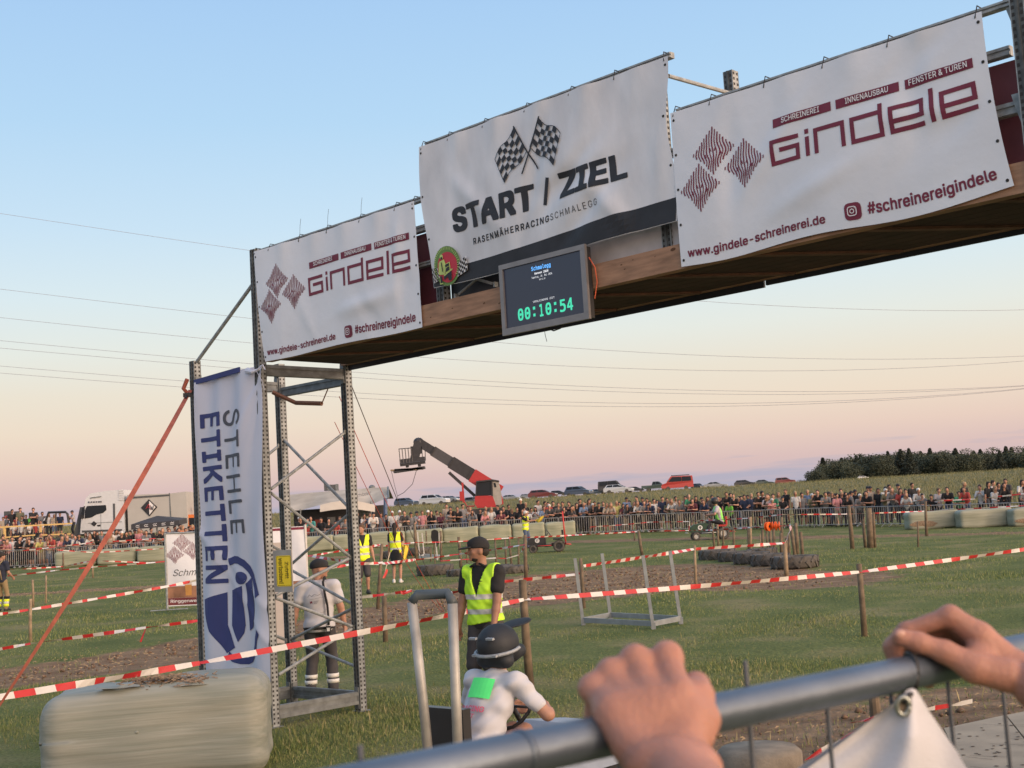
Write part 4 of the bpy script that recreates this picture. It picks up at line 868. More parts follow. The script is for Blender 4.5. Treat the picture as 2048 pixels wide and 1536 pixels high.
def skel(lean=0, hands=((.27, -.02, .82), (-.27, -.02, .82)), feet=((.11, 0), (-.11, 0)), hip=.93, headyaw=0, headpitch=0, shw=.175, elbow=(0, 1, -.3), footz=(0, 0), kneepole=(0, -1, 0), footdir=((0.15, -1), (-.15, -1)), twist=0, sway=0):
    """joints of a 1.78 m figure facing -Y, feet on z = 0; hands are (own left +X, own right -X)"""
    J = {}; P = np.array([sway, 0, hip]); Rl = rotz(twist) @ rotx(math.radians(lean)); J['P'] = P
    J['ab'] = P + Rl @ [0, 0, .17]; J['ch'] = P + Rl @ [0, 0, .36]; J['nk'] = P + Rl @ [0, 0, .545]; J['sh'] = [J['nk'] + Rl @ [s * shw, .005, -.045] for s in (1, -1)]
    Rh = rotz(math.radians(headyaw)) @ rotx(math.radians(lean * .35 + headpitch)); J['Rh'] = Rh; J['Rl'] = Rl; J['hd'] = J['nk'] + Rl @ [0, -.005, .06] + Rh @ [0, -.02, .125]
    J['el'], J['ha'] = [], []
    for s, S, H in zip((1, -1), J['sh'], hands):
        e, h = ik(S, H, .29, .265, Rl @ [elbow[0] * s + s * .25, elbow[1], elbow[2]]); J['el'].append(e); J['ha'].append(h)
    J['hp'] = [P + [s * .092, 0, -.02] for s in (1, -1)]; J['kn'], J['an'] = [], []
    for i, (H, f) in enumerate(zip(J['hp'], feet)):
        k_, a = ik(H, (f[0], f[1], .085 + footz[i]), .43, .42, kneepole); J['kn'].append(k_); J['an'].append(a)
    J['fd'] = [np.array([*f, 0]) / np.linalg.norm(f) for f in footdir]; return J
SK, SH, PA, HR, SO, FA, SN = range(7)     # skin, shirt, trousers, hair, shoes, forearm, shin
def head_prims(J, hair, fine=False, hr=HR, sk=SK):
    c, R = J['hd'], J['Rh']; q = lambda x, y, z: c + R @ [x, y, z]
    P = [_ell(c, (.074, .092, .105), sk, R), _ell(q(0, -.022, -.058), (.055, .062, .058), sk, R), _cap(J['nk'] + [0, .005, -.04], q(0, .02, -.06), .056, .052, sk), _cap(q(0, -.088, .0), q(0, -.102, -.028), .010, .014, sk)]
    P += [_ell(q(s * .076, .006, -.015), (.012, .02, .030), sk, R) for s in (1, -1)]
    if fine: P += [_ell(q(0, -.082, .022), (.05, .014, .010), sk, R), _ell(q(0, -.078, -.092), (.022, .018, .018), sk, R), _cap(q(-.02, -.083, -.062), q(.02, -.083, -.062), .0085, .0085, sk), _cap(q(-.045, -.065, -.02), q(-.03, -.07, -.03), .02, .018, sk), _cap(q(.045, -.065, -.02), q(.03, -.07, -.03), .02, .018, sk)]
    if hair in ('short', 'cap', 'long', 'bun'): P += [_ell(q(0, .020, .034), (.088, .098, .104), hr, R)]
    if hair == 'short': P += [_ell(q(0, -.03, .085), (.066, .06, .036), hr, R)]
    if hair == 'cap': P += [_ell(q(0, .002, .045), (.086, .100, .078), hr, R), _ell(q(0, -.115, .042), (.062, .062, .010), hr, R)]
    if hair == 'long': P += [_ell(q(0, .05, -.06), (.088, .055, .14), hr, R), _cap(q(.07, .0, .0), q(.082, .0, -.17), .028, .03, hr), _cap(q(-.07, .0, .0), q(-.082, .0, -.17), .028, .03, hr), _ell(q(0, -.02, .088), (.07, .065, .034), hr, R)]
    if hair == 'bun': P += [_ell(q(0, .06, .115), (.045, .045, .045), hr, R), _ell(q(0, -.02, .085), (.068, .065, .034), hr, R)]
    return P
def torso_prims(J, reg, e=0.0, wide=1.0):
    R = J['Rl']; sc = lambda r: tuple(a * wide + e if i == 0 else a + e for i, a in enumerate(r))
    return [_ell(J['ch'] + R @ [0, .005, -.01], sc((.165, .108, .19)), reg, R), _ell(J['ab'], sc((.145, .102, .17)), reg, R), _ell(J['P'] + R @ [0, .01, .0], sc((.158, .112, .125)), reg, R)] + \
           [_cap(J['nk'] + R @ [s * .03, .01, -.035], S, .055 + e * .6, .058 + e, reg) for s, S in zip((1, -1), J['sh'])]
def sleeve_prims(J, reg, e=.012, part=.62): return [_cap(S, S + (E_ - S) * part, .057 + e, .047 + e * 1.3, reg) for S, E_ in zip(J['sh'], J['el'])]
def arm_prims(J, up=SK, fo=FA, ha=SK, fine=False):
    P = []
    for i, (S, E_, H) in enumerate(zip(J['sh'], J['el'], J['ha'])):
        P += [_cap(S, E_, .053, .041, up), _cap(E_, E_ + (H - E_) * .35, .042, .041, fo), _cap(E_ + (H - E_) * .35, H, .041, .027, fo)]; d = (H - E_) / np.linalg.norm(H - E_); s = 1 if i == 0 else -1
        if not fine: P += [_cap(H, H + d * .10, .032, .026, ha)]
        else:
            side = np.cross(d, [s, 0, 0]); side /= np.linalg.norm(side) + 1e-9; nrm = np.cross(side, d); nrm = nrm * (1 if nrm[0] * s < 0 else -1)
            P += [_cap(H, H + d * .055 + side * w, .018, .019, ha) for w in (-.022, 0, .02)]
            for w, ln in ((-.031, .052), (-.011, .064), (.010, .068), (.030, .060)):
                a = H + d * .075 + side * w; m = a + d * ln * .55 + nrm * .008; P += [_cap(a, m, .0095, .009, ha), _cap(m, m + d * ln * .35 + nrm * .022, .009, .0075, ha)]
            t = H + d * .02 - side * -.03; P += [_cap(t, t + d * .045 + side * .022 + nrm * .01, .0125, .010, ha), _cap(t + d * .045 + side * .022 + nrm * .01, t + d * .075 + side * .022 + nrm * .022, .010, .008, ha)]
    return P
def leg_prims(J, th=PA, cf=SN, so=SO, e=0.0, shoes=True):
    P = []
    for H, K, A, f in zip(J['hp'], J['kn'], J['an'], J['fd']):
        P += [_cap(H, K, .088 + e, .058 + e, th), _cap(K, K + (A - K) * .3, .054 + e, .056 + e, cf), _cap(K + (A - K) * .3, A, .056 + e, .036 + e, cf)]
        if shoes: P += [_cap(A - [0, 0, .04], A + f * .15 - [0, 0, .05], .046, .034, so), _cap(A - f * .04 - [0, 0, .045], A, .040, .040, so)]
    return P
POSES = {0: dict(hands=((.25, -.06, .80), (-.25, -.02, .80)), headyaw=12), 1: dict(lean=27, hands=((.06, -.46, 1.12), (-.10, -.46, 1.12)), elbow=(.35, .3, -.6), feet=((.12, .10), (-.12, .16)), headpitch=-18),
         2: dict(lean=3, hands=((-.12, -.21, 1.20), (.12, -.19, 1.22)), elbow=(.6, -.2, -1), headyaw=-10), 3: dict(lean=6, hands=((.06, -.30, 1.36), (-.07, -.31, 1.34)), elbow=(.5, .2, -1), headpitch=4),
         4: dict(lean=10, hands=((.18, -.40, 1.10), (-.14, -.40, 1.10)), elbow=(.25, .5, -.7), feet=((.13, .06), (-.13, .02)), headyaw=14), 5: dict(lean=8, hip=.62, hands=((.14, -.36, .68), (-.14, -.36, .68)), feet=((.14, -.42), (-.12, -.40)), elbow=(.6, .5, -.5), headyaw=8),
         6: dict(lean=2, hands=((.30, -.02, 1.0), (-.16, -.30, 1.32)), elbow=(.8, .3, -.6), headyaw=-20)}
_crowd_me = {}
def crowd_mesh(pose, hair, fem, lod=.025):
    key = (pose, hair, fem)
    if key in _crowd_me: return _crowd_me[key]
    J = skel(shw=.155 if fem else .178, **POSES[pose]); P = head_prims(J, hair) + torso_prims(J, SH, .008, .9 if fem else 1.0) + sleeve_prims(J, SH) + arm_prims(J) + leg_prims(J, e=.008)
    V, F, reg = sdf_mesh(P, lod, .022); me = fast_mesh('body', V, F); me.polygons.foreach_set('use_smooth', np.ones(len(F), dtype=bool)); me.polygons.foreach_set('material_index', reg.astype(np.int32))
    for i in range(7): me.materials.append(None)
    _crowd_me[key] = me; return me
SHIRTS = {'k': ('black', (.020, .020, .023)), 'w': ('white', (.62, .60, .58)), 'n': ('navy', (.030, .042, .085)), 'g': ('grey', (.20, .20, .21)), 'b': ('blue', (.15, .22, .36)), 'r': ('red', (.42, .07, .06)), 'p': ('pink', (.58, .26, .27)),
          'G': ('green', (.05, .24, .14)), 'y': ('yellow', (.55, .50, .18)), 't': ('beige', (.42, .35, .28)), 'm': ('maroon', (.15, .045, .06)), 'o': ('orange', (.55, .2, .08)), 'd': ('charcoal', (.07, .07, .075)), 'c': ('olive', (.13, .13, .09)),
          'T': ('teal', (.06, .28, .27)), 's': ('striped pale', (.45, .42, .46)), 'l': ('pale grey', (.42, .40, .42)), 'v': ('neon green', (.22, .62, .10))}
HAIRS = {'d': ('short', 'dark hair', (.022, .017, .015)), 'b': ('short', 'brown hair', (.09, .055, .035)), 'B': ('short', 'fair hair', (.33, .24, .14)), 'l': ('long', 'long dark hair', (.025, .018, .015)), 'L': ('long', 'long fair hair', (.24, .15, .09)),
         'c': ('cap', 'dark cap', (.025, .025, .03)), 'w': ('cap', 'pale cap', (.6, .58, .55)), 'h': ('none', 'bald head', (.3, .2, .15)), 'u': ('bun', 'hair bun', (.03, .02, .018)), 'q': ('cap', 'olive cap', (.22, .16, .09)), 'R': ('cap', 'red cap', (.35, .06, .06))}
PWORD = {0: 'standing', 1: 'leaning forward', 2: 'arms crossed', 3: 'holding a phone', 4: 'gripping the rail', 5: 'sitting', 6: 'hand raised'}
pants = [('dark trousers', (.02, .022, .028)), ('blue jeans', (.075, .105, .17)), ('grey trousers', (.07, .07, .075)), ('beige trousers', (.24, .20, .15))]
shirt_m = {k: mat('cloth_' + v[0].replace(' ', '_'), tuple(.8 * q for q in v[1]), .85, var=.18, scale=5) for k, v in SHIRTS.items()}
hair_m = {k: mat('hair_' + k, v[2], .8, var=.2) for k, v in HAIRS.items()}
pant_m = [mat('trousers_%d' % i, c, .85, var=.15) for i, (a, c) in enumerate(pants)]
skin_m = [mat('skin_%d' % i, c, .55, var=.08) for i, c in enumerate(((.36, .19, .13), (.30, .155, .105), (.42, .23, .165), (.24, .125, .085)))]
shoe_m = [mat('shoe_dark', (.03, .03, .03), .6), mat('shoe_white', (.55, .54, .52), .6)]
people = []
def spectator(px, ytop, Y, shirt, hair, pose, where, zbase=None, group='spectators behind the barriers', rank=0):
    hk, hd, _ = HAIRS[hair]; fem = hair in 'lLu'; r = random.Random(int(px * 13 + ytop * 7)); Hm = {1: 1.62, 5: 1.33}.get(pose, 1.78) + (.03 if hk in ('cap', 'bun') else 0)
    top = at(px, ytop, Y); z0 = float(ground(top[0], Y)) if zbase is None else zbase
    s = (top[2] - z0) / Hm; child = s < .80
    if s < .62: s = .62
    if s > 1.08: z0 = top[2] - Hm * 1.08; s = 1.08
    me = crowd_mesh(pose, hk, fem); o = bpy.data.objects.new('person', me); COL.objects.link(o); s2 = s * r.uniform(.98, 1.02)
    o.location = (top[0], Y, z0); o.scale = (s2 * r.uniform(.94, 1.08), s2, s); o.rotation_euler = (0, 0, r.gauss(0, .5) * (.45 if pose in (1, 4) else 1) + math.atan2(-top[0], Y) * .6)
    sk = r.choice(skin_m[:3]); pm = r.choice(pant_m + pant_m[:1] * 4); shorts = r.random() < .3
    for i, m_ in enumerate((sk, shirt_m[shirt], pm, hair_m[hair] if hk != 'none' else sk, r.choice(shoe_m), shirt_m[shirt] if r.random() < .18 else sk, sk if shorts else pm)):
        o.material_slots[i].link = 'OBJECT'; o.material_slots[i].material = m_
    people.append([o, px, shirt, hd, pose, child, where, group]); return o
def label_people():
    people.sort(key=lambda q: q[1]); seen = {}
    for i, (o, px, sh, hd, pose, child, where, group) in enumerate(people):
        a = SHIRTS[people[i - 1][2]][0] if i else None; b_ = SHIRTS[people[i + 1][2]][0] if i + 1 < len(people) else None
        base = f"{'child in ' if child else ''}{SHIRTS[sh][0]} top, {hd}, {PWORD[pose]}, {where}"; o['_b'] = base; seen.setdefault(base, []).append((o, a, b_))
        tag(o, base, 'person', group)
    for base, L_ in seen.items():
        if len(L_) < 2: continue
        for o, a, b_ in L_: o['label'] = base + (f" between {a} and {b_}" if a and b_ else "")
    for o, *_ in people: del o['_b']
    fin = {}
    for o, *_ in people: fin.setdefault(o['label'], []).append(o)
    for k, L_ in fin.items():
        if len(L_) > 1:
            hs = sorted(L_, key=lambda o: o.scale.z)
            for w, o in zip(('shortest', 'taller', 'tallest', 'very tall') if len(hs) > 2 else ('shorter', 'taller'), hs): o['label'] = w + ' ' + k
# ================================================================== NAMED FIGURES
vest_y = mat('vest_yellow', (.72, .82, .02), .6, var=.06, emit=0); vest_g = mat('vest_lime', (.50, .86, .04), .6, var=.08, scale=9); refl = mat('reflective_band', (.50, .51, .49), .35, var=.05)
eye_m = mat('eye_dark', (.02, .015, .012), .4, var=0)
def M4(o): return None
def figure(label, px, ytop, Y, Htot, pose, rz, hair, fem=False, vox=.016, skin=0, hairm='d', group=None, z0=None, gone=False):
    top = at(px, ytop, Y); z = (float(ground(top[0], Y)) if z0 is None else z0); s = (top[2] - z) / Htot
    root = thing('person', label, 'person', (top[0], Y, z), rz, group); root.scale = (s, s, s)
    J = skel(shw=.155 if fem else .178, **pose)
    body = sdf_obj('body', [p_ for p_ in head_prims(J, 'none', True, HR, 0) + torso_prims(J, 0, -.004, .9 if fem else 1) + arm_prims(J, 0, 0, 0, True) + leg_prims(J, 0, 0, 0, -.004, False)], vox, skin_m[skin], root, k=.018, regs=False)
    c, R = J['hd'], J['Rh']; q = lambda x, y, z_: c + R @ [x, y, z_]
    for s_ in (1, -1):
        mb = MB(); mb.ell(q(s_ * .029, -.082, .008), (.012, .006, .006), 8, 5, R); build('eye', mb, eye_m, root, True, True)
    if hair: sdf_obj('hair', [p_[:5] + (0,) + p_[6:] for p_ in head_prims(J, hair) if p_[5] == HR and True], .011, hair_m[hairm], root, k=.01, regs=False, wr=.0016, cut=(lambda X, Y_, Z: -(np.minimum.reduce([-(Y_ - c[1]) - .02, .05 - (Z - c[2]), .07 - np.abs(X - c[0])]))) if hair in ('short', 'long', 'bun') and abs(pose.get('headyaw', 0)) < 1 else None)
    return root, J
def cloth_obj(name, prims, m, root, vox=.014, k=.03, cut=None, wr=.0036): return sdf_obj(name, [p_[:5] + (0,) + p_[6:] for p_ in prims], vox, m, root, k=k, cut=cut, wr=wr, regs=False)
def tee(root, J, m, e=.012, zlo=.86, fem=False, vox=.014): return cloth_obj('shirt', torso_prims(J, 0, e, .92 if fem else 1.02) + sleeve_prims(J, 0, e, .58) + [_cap(J['nk'] + [0, 0, -.03], J['nk'] + [0, 0, .0], .07, .062)], m, root, vox, cut=lambda X, Y_, Z: (zlo - Z))
def trousers(root, J, m, length=1.0, e=.012, zhi=.97, vox=.015):
    P = [_ell(J['P'] + [0, .01, -.01], (.162, .12, .13), 0)]
    for H, K, A in zip(J['hp'], J['kn'], J['an']):
        if length >= 1: P += [_cap(H, K, .096, .070, 0), _cap(K, A, .070, .062, 0)]
        else: P += [_cap(H, H + (K - H) * length * 1.6, .098, .086, 0)]
    return cloth_obj('trousers' if length >= 1 else 'shorts', P, m, root, vox, k=.03, cut=lambda X, Y_, Z: Z - zhi)
def shoes(root, J, m):
    for A, f in zip(J['an'], J['fd']): cloth_obj('shoe', [_cap(A - [0, 0, .045], A + f * .15 - [0, 0, .05], .048, .036, 0), _cap(A - f * .03 - [0, 0, .045], A + [0, 0, .01], .042, .042, 0)], m, root, .012, wr=0)
def cap_(root, J, m, brim=True, back=False):
    c, R = J['hd'], J['Rh']; s = -1 if not back else 1
    P = [_ell(c + R @ [0, .006, .040], (.092, .110, .098), 0, R), _cap(c + R @ [0, -.07, .075], c + R @ [0, .02, .11], .035, .03, 0)]; o = cloth_obj('cap', P, m, root, .009, k=.012, wr=0, cut=lambda X, Y_, Z: -(((X - c[0]) * R[0, 2] + (Y_ - c[1]) * R[1, 2] + (Z - c[2]) * R[2, 2]) - (.022 + .18 * np.minimum(0, -((X - c[0]) * R[0, 1] + (Y_ - c[1]) * R[1, 1])))))
    o2 = cloth_obj('cap_brim', [_ell(c + R @ [0, -.118, .030], (.072, .080, .012), 0, R @ rotx(.10))], m, root, .007, k=.01, wr=0); return o
def vest(root, J, m, e=.030, zlo=.84, fem=False, bands=(1.02, 1.20), vneck=True, vox=.013, shoulder=True, wr=.0065):
    ch = J['ch']; nk = J['nk']
    def cut(X, Y_, Z):
        d = zlo - Z + .02 * np.sin(X * 9)
        arm = np.abs(X - nk[0]) - (.190 if not fem else .165); d = np.maximum(d, arm)
        if vneck: w = np.minimum((nk[1] + .03 - Y_), (Z - 1.19 - np.abs(X - nk[0]) * 3.3) * .3); d = np.maximum(d, w)
        return d
    P = torso_prims(J, 0, e, .98 if fem else 1.05); V, F, reg = sdf_mesh(P, vox, .035, cut, wr)
    me = fast_mesh('vest', V, F); me.materials.append(m); me.polygons.foreach_set('use_smooth', np.ones(len(F), dtype=bool)); o = put('vest', me, root, False)
    cz = V[F][:, :, 2]
    V2, F2, _ = sdf_mesh(torso_prims(J, 0, e + .004, .98 if fem else 1.05), vox, .035, cut, wr)
    zc = V2[F2][:, :, 2].mean(1)
    for b_ in bands:
        sel = F2[np.abs(zc - b_) < .027]
        if len(sel): me = fast_mesh('reflective_band', V2, sel); me.materials.append(refl); me.polygons.foreach_set('use_smooth', np.ones(len(sel), dtype=bool)); put('reflective_band', me, o, False)
    return o
blk_cloth = mat('black_cloth', (.018, .018, .020), .85, var=.2); grey_cloth = mat('work_trousers', (.05, .048, .052), .85, var=.15); dk_short = mat('dark_shorts', (.045, .042, .045), .85, var=.15); white_cloth = mat('white_cloth', (.47, .47, .50), .85, var=.04); navy_cloth = mat('navy_cloth', (.02, .025, .045), .85)
hi_white = mat('hi_vis_white', (.62, .62, .60), .5, var=.03)
# marshal in the lime vest
pose = dict(lean=2, hands=((.20, -.17, .83), (-.27, -.10, .84)), headyaw=-42, feet=((.13, -.06), (-.12, .04)), elbow=(.9, .7, -.3))
r, J = figure('marshal in lime reflective vest and black cap, one hand in his shorts pocket', 962, 1072, 14.5, 1.80, pose, math.radians(-34), None, vox=.011, skin=1); r.scale = (r.scale[0] * 1.05, r.scale[1] * 1.05, r.scale[2])
tee(r, J, blk_cloth, .016, vox=.012); vest(r, J, vest_g, .034, .92, bands=(1.04, 1.19), vox=.010); trousers(r, J, dk_short, .60); shoes(r, J, shoe_m[0]); cap_(r, J, blk_cloth)
sdf_obj('hair', [_ell(J['hd'] + J['Rh'] @ [0, .045, -.015], (.078, .066, .062), 0, J['Rh'])], .01, hair_m['d'], r, regs=False)
cloth_obj('beard', [_ell(J['hd'] + J['Rh'] @ [0, -.030, -.085], (.050, .052, .034), 0, J['Rh'])], hair_m['d'], r, .008, wr=0)
mb = MB(); c_ = J['nk']; mb.tube([c_ + np.array([.02, -.07, .05]), c_ + np.array([.09, -.06, .02]), c_ + np.array([.10, .04, .03])], .012, 6); mb.tube([c_ + np.array([-.02, -.07, .05]), c_ + np.array([-.09, -.06, .02]), c_ + np.array([-.10, .04, .03])], .012, 6); build('collar', mb, blk_cloth, r, True, True)
mb = MB(); mb.box(J['ch'] + np.array([.07, -.150, .06]), (.06, .004, .008)); build('badge', mb, blk_cloth, r, False, True)
# medic-like helper in white, seen from behind inside the tower
pose = dict(lean=1, hands=((.34, .02, .80), (-.30, -.06, .84)), headyaw=-74, headpitch=2, feet=((.13, .02), (-.13, -.03)), elbow=(1, .2, -.2))
r, J = figure('man in white T-shirt, grey trousers and black cap standing inside the tower frame', 633, 1117, 17.0, 1.80, pose, math.radians(180), None, vox=.012, skin=0); r.scale = (r.scale[0] * 1.13, r.scale[1] * 1.12, r.scale[2])
tee(r, J, white_cloth, .028, .84, vox=.012); trousers(r, J, grey_cloth, 1.0, zhi=.90); shoes(r, J, shoe_m[0]); cap_(r, J, blk_cloth)
for K, A in zip(J['kn'], J['an']):
    for zc in (.26, .19): t_ = (K[2] - zc) / (K[2] - A[2]); c_ = K + (A - K) * t_; mb = MB(); mb.tube([c_ + [0, 0, .025], c_ - [0, 0, .025]], .073, 14); build('reflective_hem', mb, hi_white, r, True, True)
c_ = J['ch']; mb = MB()
for pts in ([(-.085, .145, .20), (-.10, .150, .06), (-.125, .148, -.1), (-.13, .14, -.26), (-.13, .14, -.36)],): mb.tube([c_ + np.array(p_) for p_ in pts], .0135, 6)
mb.tube([c_ + np.array(p_) for p_ in ((-.085, .145, .20), (-.09, .05, .262), (-.08, -.1, .2))], .0135, 6); build('strap', mb, blk_cloth, r, True, True)
mb = MB(); mb.box((-.13, .165, .87), (.05, .03, .10)); build('radio', mb, blk_cloth, r, False, True); mb = MB(); mb.box((-.13, .182, .875), (.035, .006, .045)); build('radio_label', mb, hi_white, r, False, True)
mb = MB(); mb.tube([(.17 * math.cos(a), .01 + .138 * math.sin(a), .895) for a in np.linspace(0, 6.3, 22)], .02, 6); build('belt', mb, blk_cloth, r, True, True)
bfn = lambda u, v, l: tuple(np.array([-u, .160 - abs(u) * .22, v]) + np.array([0, l, 0]))
q = Flat(); q.stroke([(-.10, 1.30), (-.08, 1.335), (-.05, 1.31), (-.02, 1.34), (.02, 1.32), (.06, 1.345)], .004); q.stroke([(-.08, 1.27), (.10, 1.30)], .0025); 
for k in range(3): q.stroke([(-.03, 1.245 - .014 * k), (.03 - .01 * k, 1.25 - .014 * k)], .004)
q.lay('back_print', bfn, gry, r, cut=False); q = Flat(); q.stroke([(-.075, 1.245), (-.045, 1.225)], .012); q.stroke([(-.05, 1.25), (-.07, 1.22)], .012); q.lay('back_print', bfn, mar, r, cut=False)
for ch in r.children:
    if ch.name.startswith('back_print'): ch.matrix_parent_inverse = Matrix.Identity(4)
# woman with flags, from behind
pose = dict(hands=((.23, -.05, .84), (-.25, -.12, .82)), feet=((.10, 0), (-.10, 0)), headyaw=-10)
r, J = figure('woman marshal with long ponytail, yellow vest and black skirt, seen from behind with flags', 789, 1046, 40, 1.78, pose, math.radians(176), 'short', True, vox=.02, hairm='l')
tee(r, J, blk_cloth, .012, fem=True, vox=.018); vest(r, J, vest_y, .03, .90, True, (1.02, 1.22), False, vox=.018)
cloth_obj('skirt', [_cap((0, 0, .92), (0, .0, .62), .165, .175, 0)], blk_cloth, r, .02, wr=0, cut=lambda X, Y_, Z: .55 - Z); shoes(r, J, shoe_m[1])
cloth_obj('ponytail', [_cap(J['hd'] + [0, .09, .02], J['hd'] + [0, .12, -.18], .05, .06), _cap(J['hd'] + [0, .12, -.18], J['hd'] + [0.0, .15, -.42], .06, .03)], hair_m['l'], r, .014)
# second marshal behind the tower post
pose = dict(hands=((.30, -.06, .78), (-.22, -.10, .80)), headyaw=-25, feet=((.1, -.05), (-.1, .05)))
r, J = figure('marshal in yellow vest and dark shorts walking behind the right tower post', 722, 1047, 36, 1.80, pose, math.radians(14), 'short', vox=.018, hairm='b')
tee(r, J, blk_cloth, .016, vox=.018); vest(r, J, vest_y, .03, .84, vox=.016); trousers(r, J, dk_short, .62, vox=.018); shoes(r, J, shoe_m[0])
# flag marshal at the far bales
pose = dict(lean=3, hands=((.10, -.52, 1.34), (-.02, -.50, 1.30)), headyaw=10, feet=((.12, 0), (-.12, .05)), elbow=(.6, .3, -1))
r, J = figure('marshal in yellow vest, jeans and pale cap waving a yellow flag before the bales', 1049, 1020, 62, 1.82, pose, math.radians(58), 'cap', vox=.022, hairm='w')
tee(r, J, blk_cloth, .016, vox=.02); vest(r, J, vest_y, .035, .84, vox=.02); trousers(r, J, pant_m[1], 1, vox=.022); shoes(r, J, shoe_m[0])
# firefighter cut by the frame's edge
pose = dict(hands=((.25, -.1, .85), (-.22, -.25, 1.0)), headyaw=-40, feet=((.14, 0), (-.14, 0)))
r, J = figure('firefighter in dark shirt and tan turnout trousers at the very edge of the photo', 2, 1102, 38, 1.82, pose, math.radians(165), 'cap', vox=.02, hairm='d')
tee(r, J, navy_cloth, .02, vox=.018); tanm = mat('turnout_tan', (.26, .19, .10), .85); trousers(r, J, tanm, 1, zhi=1.05, vox=.02); shoes(r, J, shoe_m[0])
for K, A in zip(J['kn'], J['an']):
    for zc, m_ in ((.40, blk_cloth), (.31, vest_y), (.24, refl), (.17, vest_y)): c_ = K + (A - K) * (K[2] - zc) / (K[2] - A[2]); mb = MB(); mb.tube([c_ + [0, 0, .04], c_ - [0, 0, .035]], .082, 12); build('leg_band', mb, m_, r, True, True)
mb = MB(); mb.tube([J['ch'] + np.array(p_) for p_ in ((.10, .13, -.35), (.07, .15, -.1), (-.07, .14, .17), (-.08, .03, .24))], .02, 6); mb.tube([J['ch'] + np.array(p_) for p_ in ((-.10, .13, -.35), (-.07, .15, -.1), (.07, .14, .17), (.08, .03, .24))], .02, 6); build('braces', mb, tanm, r, True, True)
# hand-held flags
def flag_on_stick(label, a, b_, cloth_pts, m, px=None):
    mb = MB(); mb.tube([a, b_], .014, 6); r = thing('marshal_flag', label, 'flag', a); build('stick', mb, mat('pale_stick', (.5, .42, .3), .7), r)
    mb = MB(); P0, P1, P2, P3 = [np.array(q) for q in cloth_pts]
    f = lambda u, v: (P0 * (1 - u) + P1 * u) * (1 - v) + (P3 * (1 - u) + P2 * u) * v + np.array([.02, .06, .0]) * math.sin(u * 7 + v * 3)
    mb.grid(f, 10, 6); build('cloth', mb, m, r, smooth=True)
yel = mat('yellow_flag', (.70, .52, .06), .8); redf = mat('red_flag', (.55, .06, .06), .8)
flag_on_stick('yellow flag stretched in front of the flag marshal by the bales', at(1054, 1038, 61.4), at(1088, 1031, 61), (at(1070, 1040, 61.2), at(1088, 1031, 61), at(1082, 1043, 61.0), at(1076, 1046, 61.2)), yel)
flag_on_stick('yellow flag hanging beside the woman marshal with the ponytail', at(802, 1088, 39.6), at(818, 1090, 39.6), (at(805, 1090, 39.6), at(816, 1091, 39.6), at(812, 1122, 39.6), at(807, 1120, 39.6)), yel)
flag_on_stick('red rolled flag pointing down at the ponytailed marshal\'s feet', at(780, 1104, 39.5), at(767, 1156, 39.3), (at(772, 1138, 39.4), at(775, 1139, 39.4), at(770, 1157, 39.3), at(765, 1156, 39.3)), redf)

# ================================================================== RACING MOWERS
tyre_m = mat('tyre_rubber', (.088, .080, .070), .9, var=.3, scale=10, bump=.3, bscale=30); red_paint = mat('red_paint', (.45, .035, .03), .4, var=.15); black_gl = mat('black_gloss', (.025, .025, .027), .35); dgreen = mat('dark_green_paint', (.02, .05, .03), .5); steel_p = mat('pale_steel', (.42, .41, .38), .5, .3, var=.2)
def wheel(root, c, R_, w, hub, ax=(0, 1, 0), name='wheel'):
    mb = MB(); c = np.array(c, float); a = np.array(ax, float); u = np.array([1, 0, 0.]); v = np.cross(a, u); prof = [(R_ * .55, -w / 2), (R_ * .9, -w / 2), (R_, -w * .3), (R_, w * .3), (R_ * .9, w / 2), (R_ * .55, w / 2)]
    n = 20; vs = [c + (u * math.cos(t) + v * math.sin(t)) * r_ + a * h for t in np.linspace(0, 2 * math.pi, n, endpoint=False) for r_, h in prof]; k = len(prof)
    mb.add(vs, [(i * k + j, ((i + 1) % n) * k + j, ((i + 1) % n) * k + (j + 1) % k, i * k + (j + 1) % k) for i in range(n) for j in range(k)])
    for i in range(18):
        t = i / 18 * 6.283; d = u * math.cos(t) + v * math.sin(t); mb.box(c + d * (R_ + .006) + a * w * .2 * (1 if i % 2 else -1), (w * .5, .03, .02), np.array([a, np.cross(d, a), d]).T)
    o = build(name, mb, tyre_m, root, True, True); mb = MB(); mb.tube([c - a * w * .3, c + a * w * .3], R_ * .56, 14); mb.tube([c - a * w * .42, c + a * w * .42], R_ * .16, 8); build('rim', mb, hub, o, False, True); return o
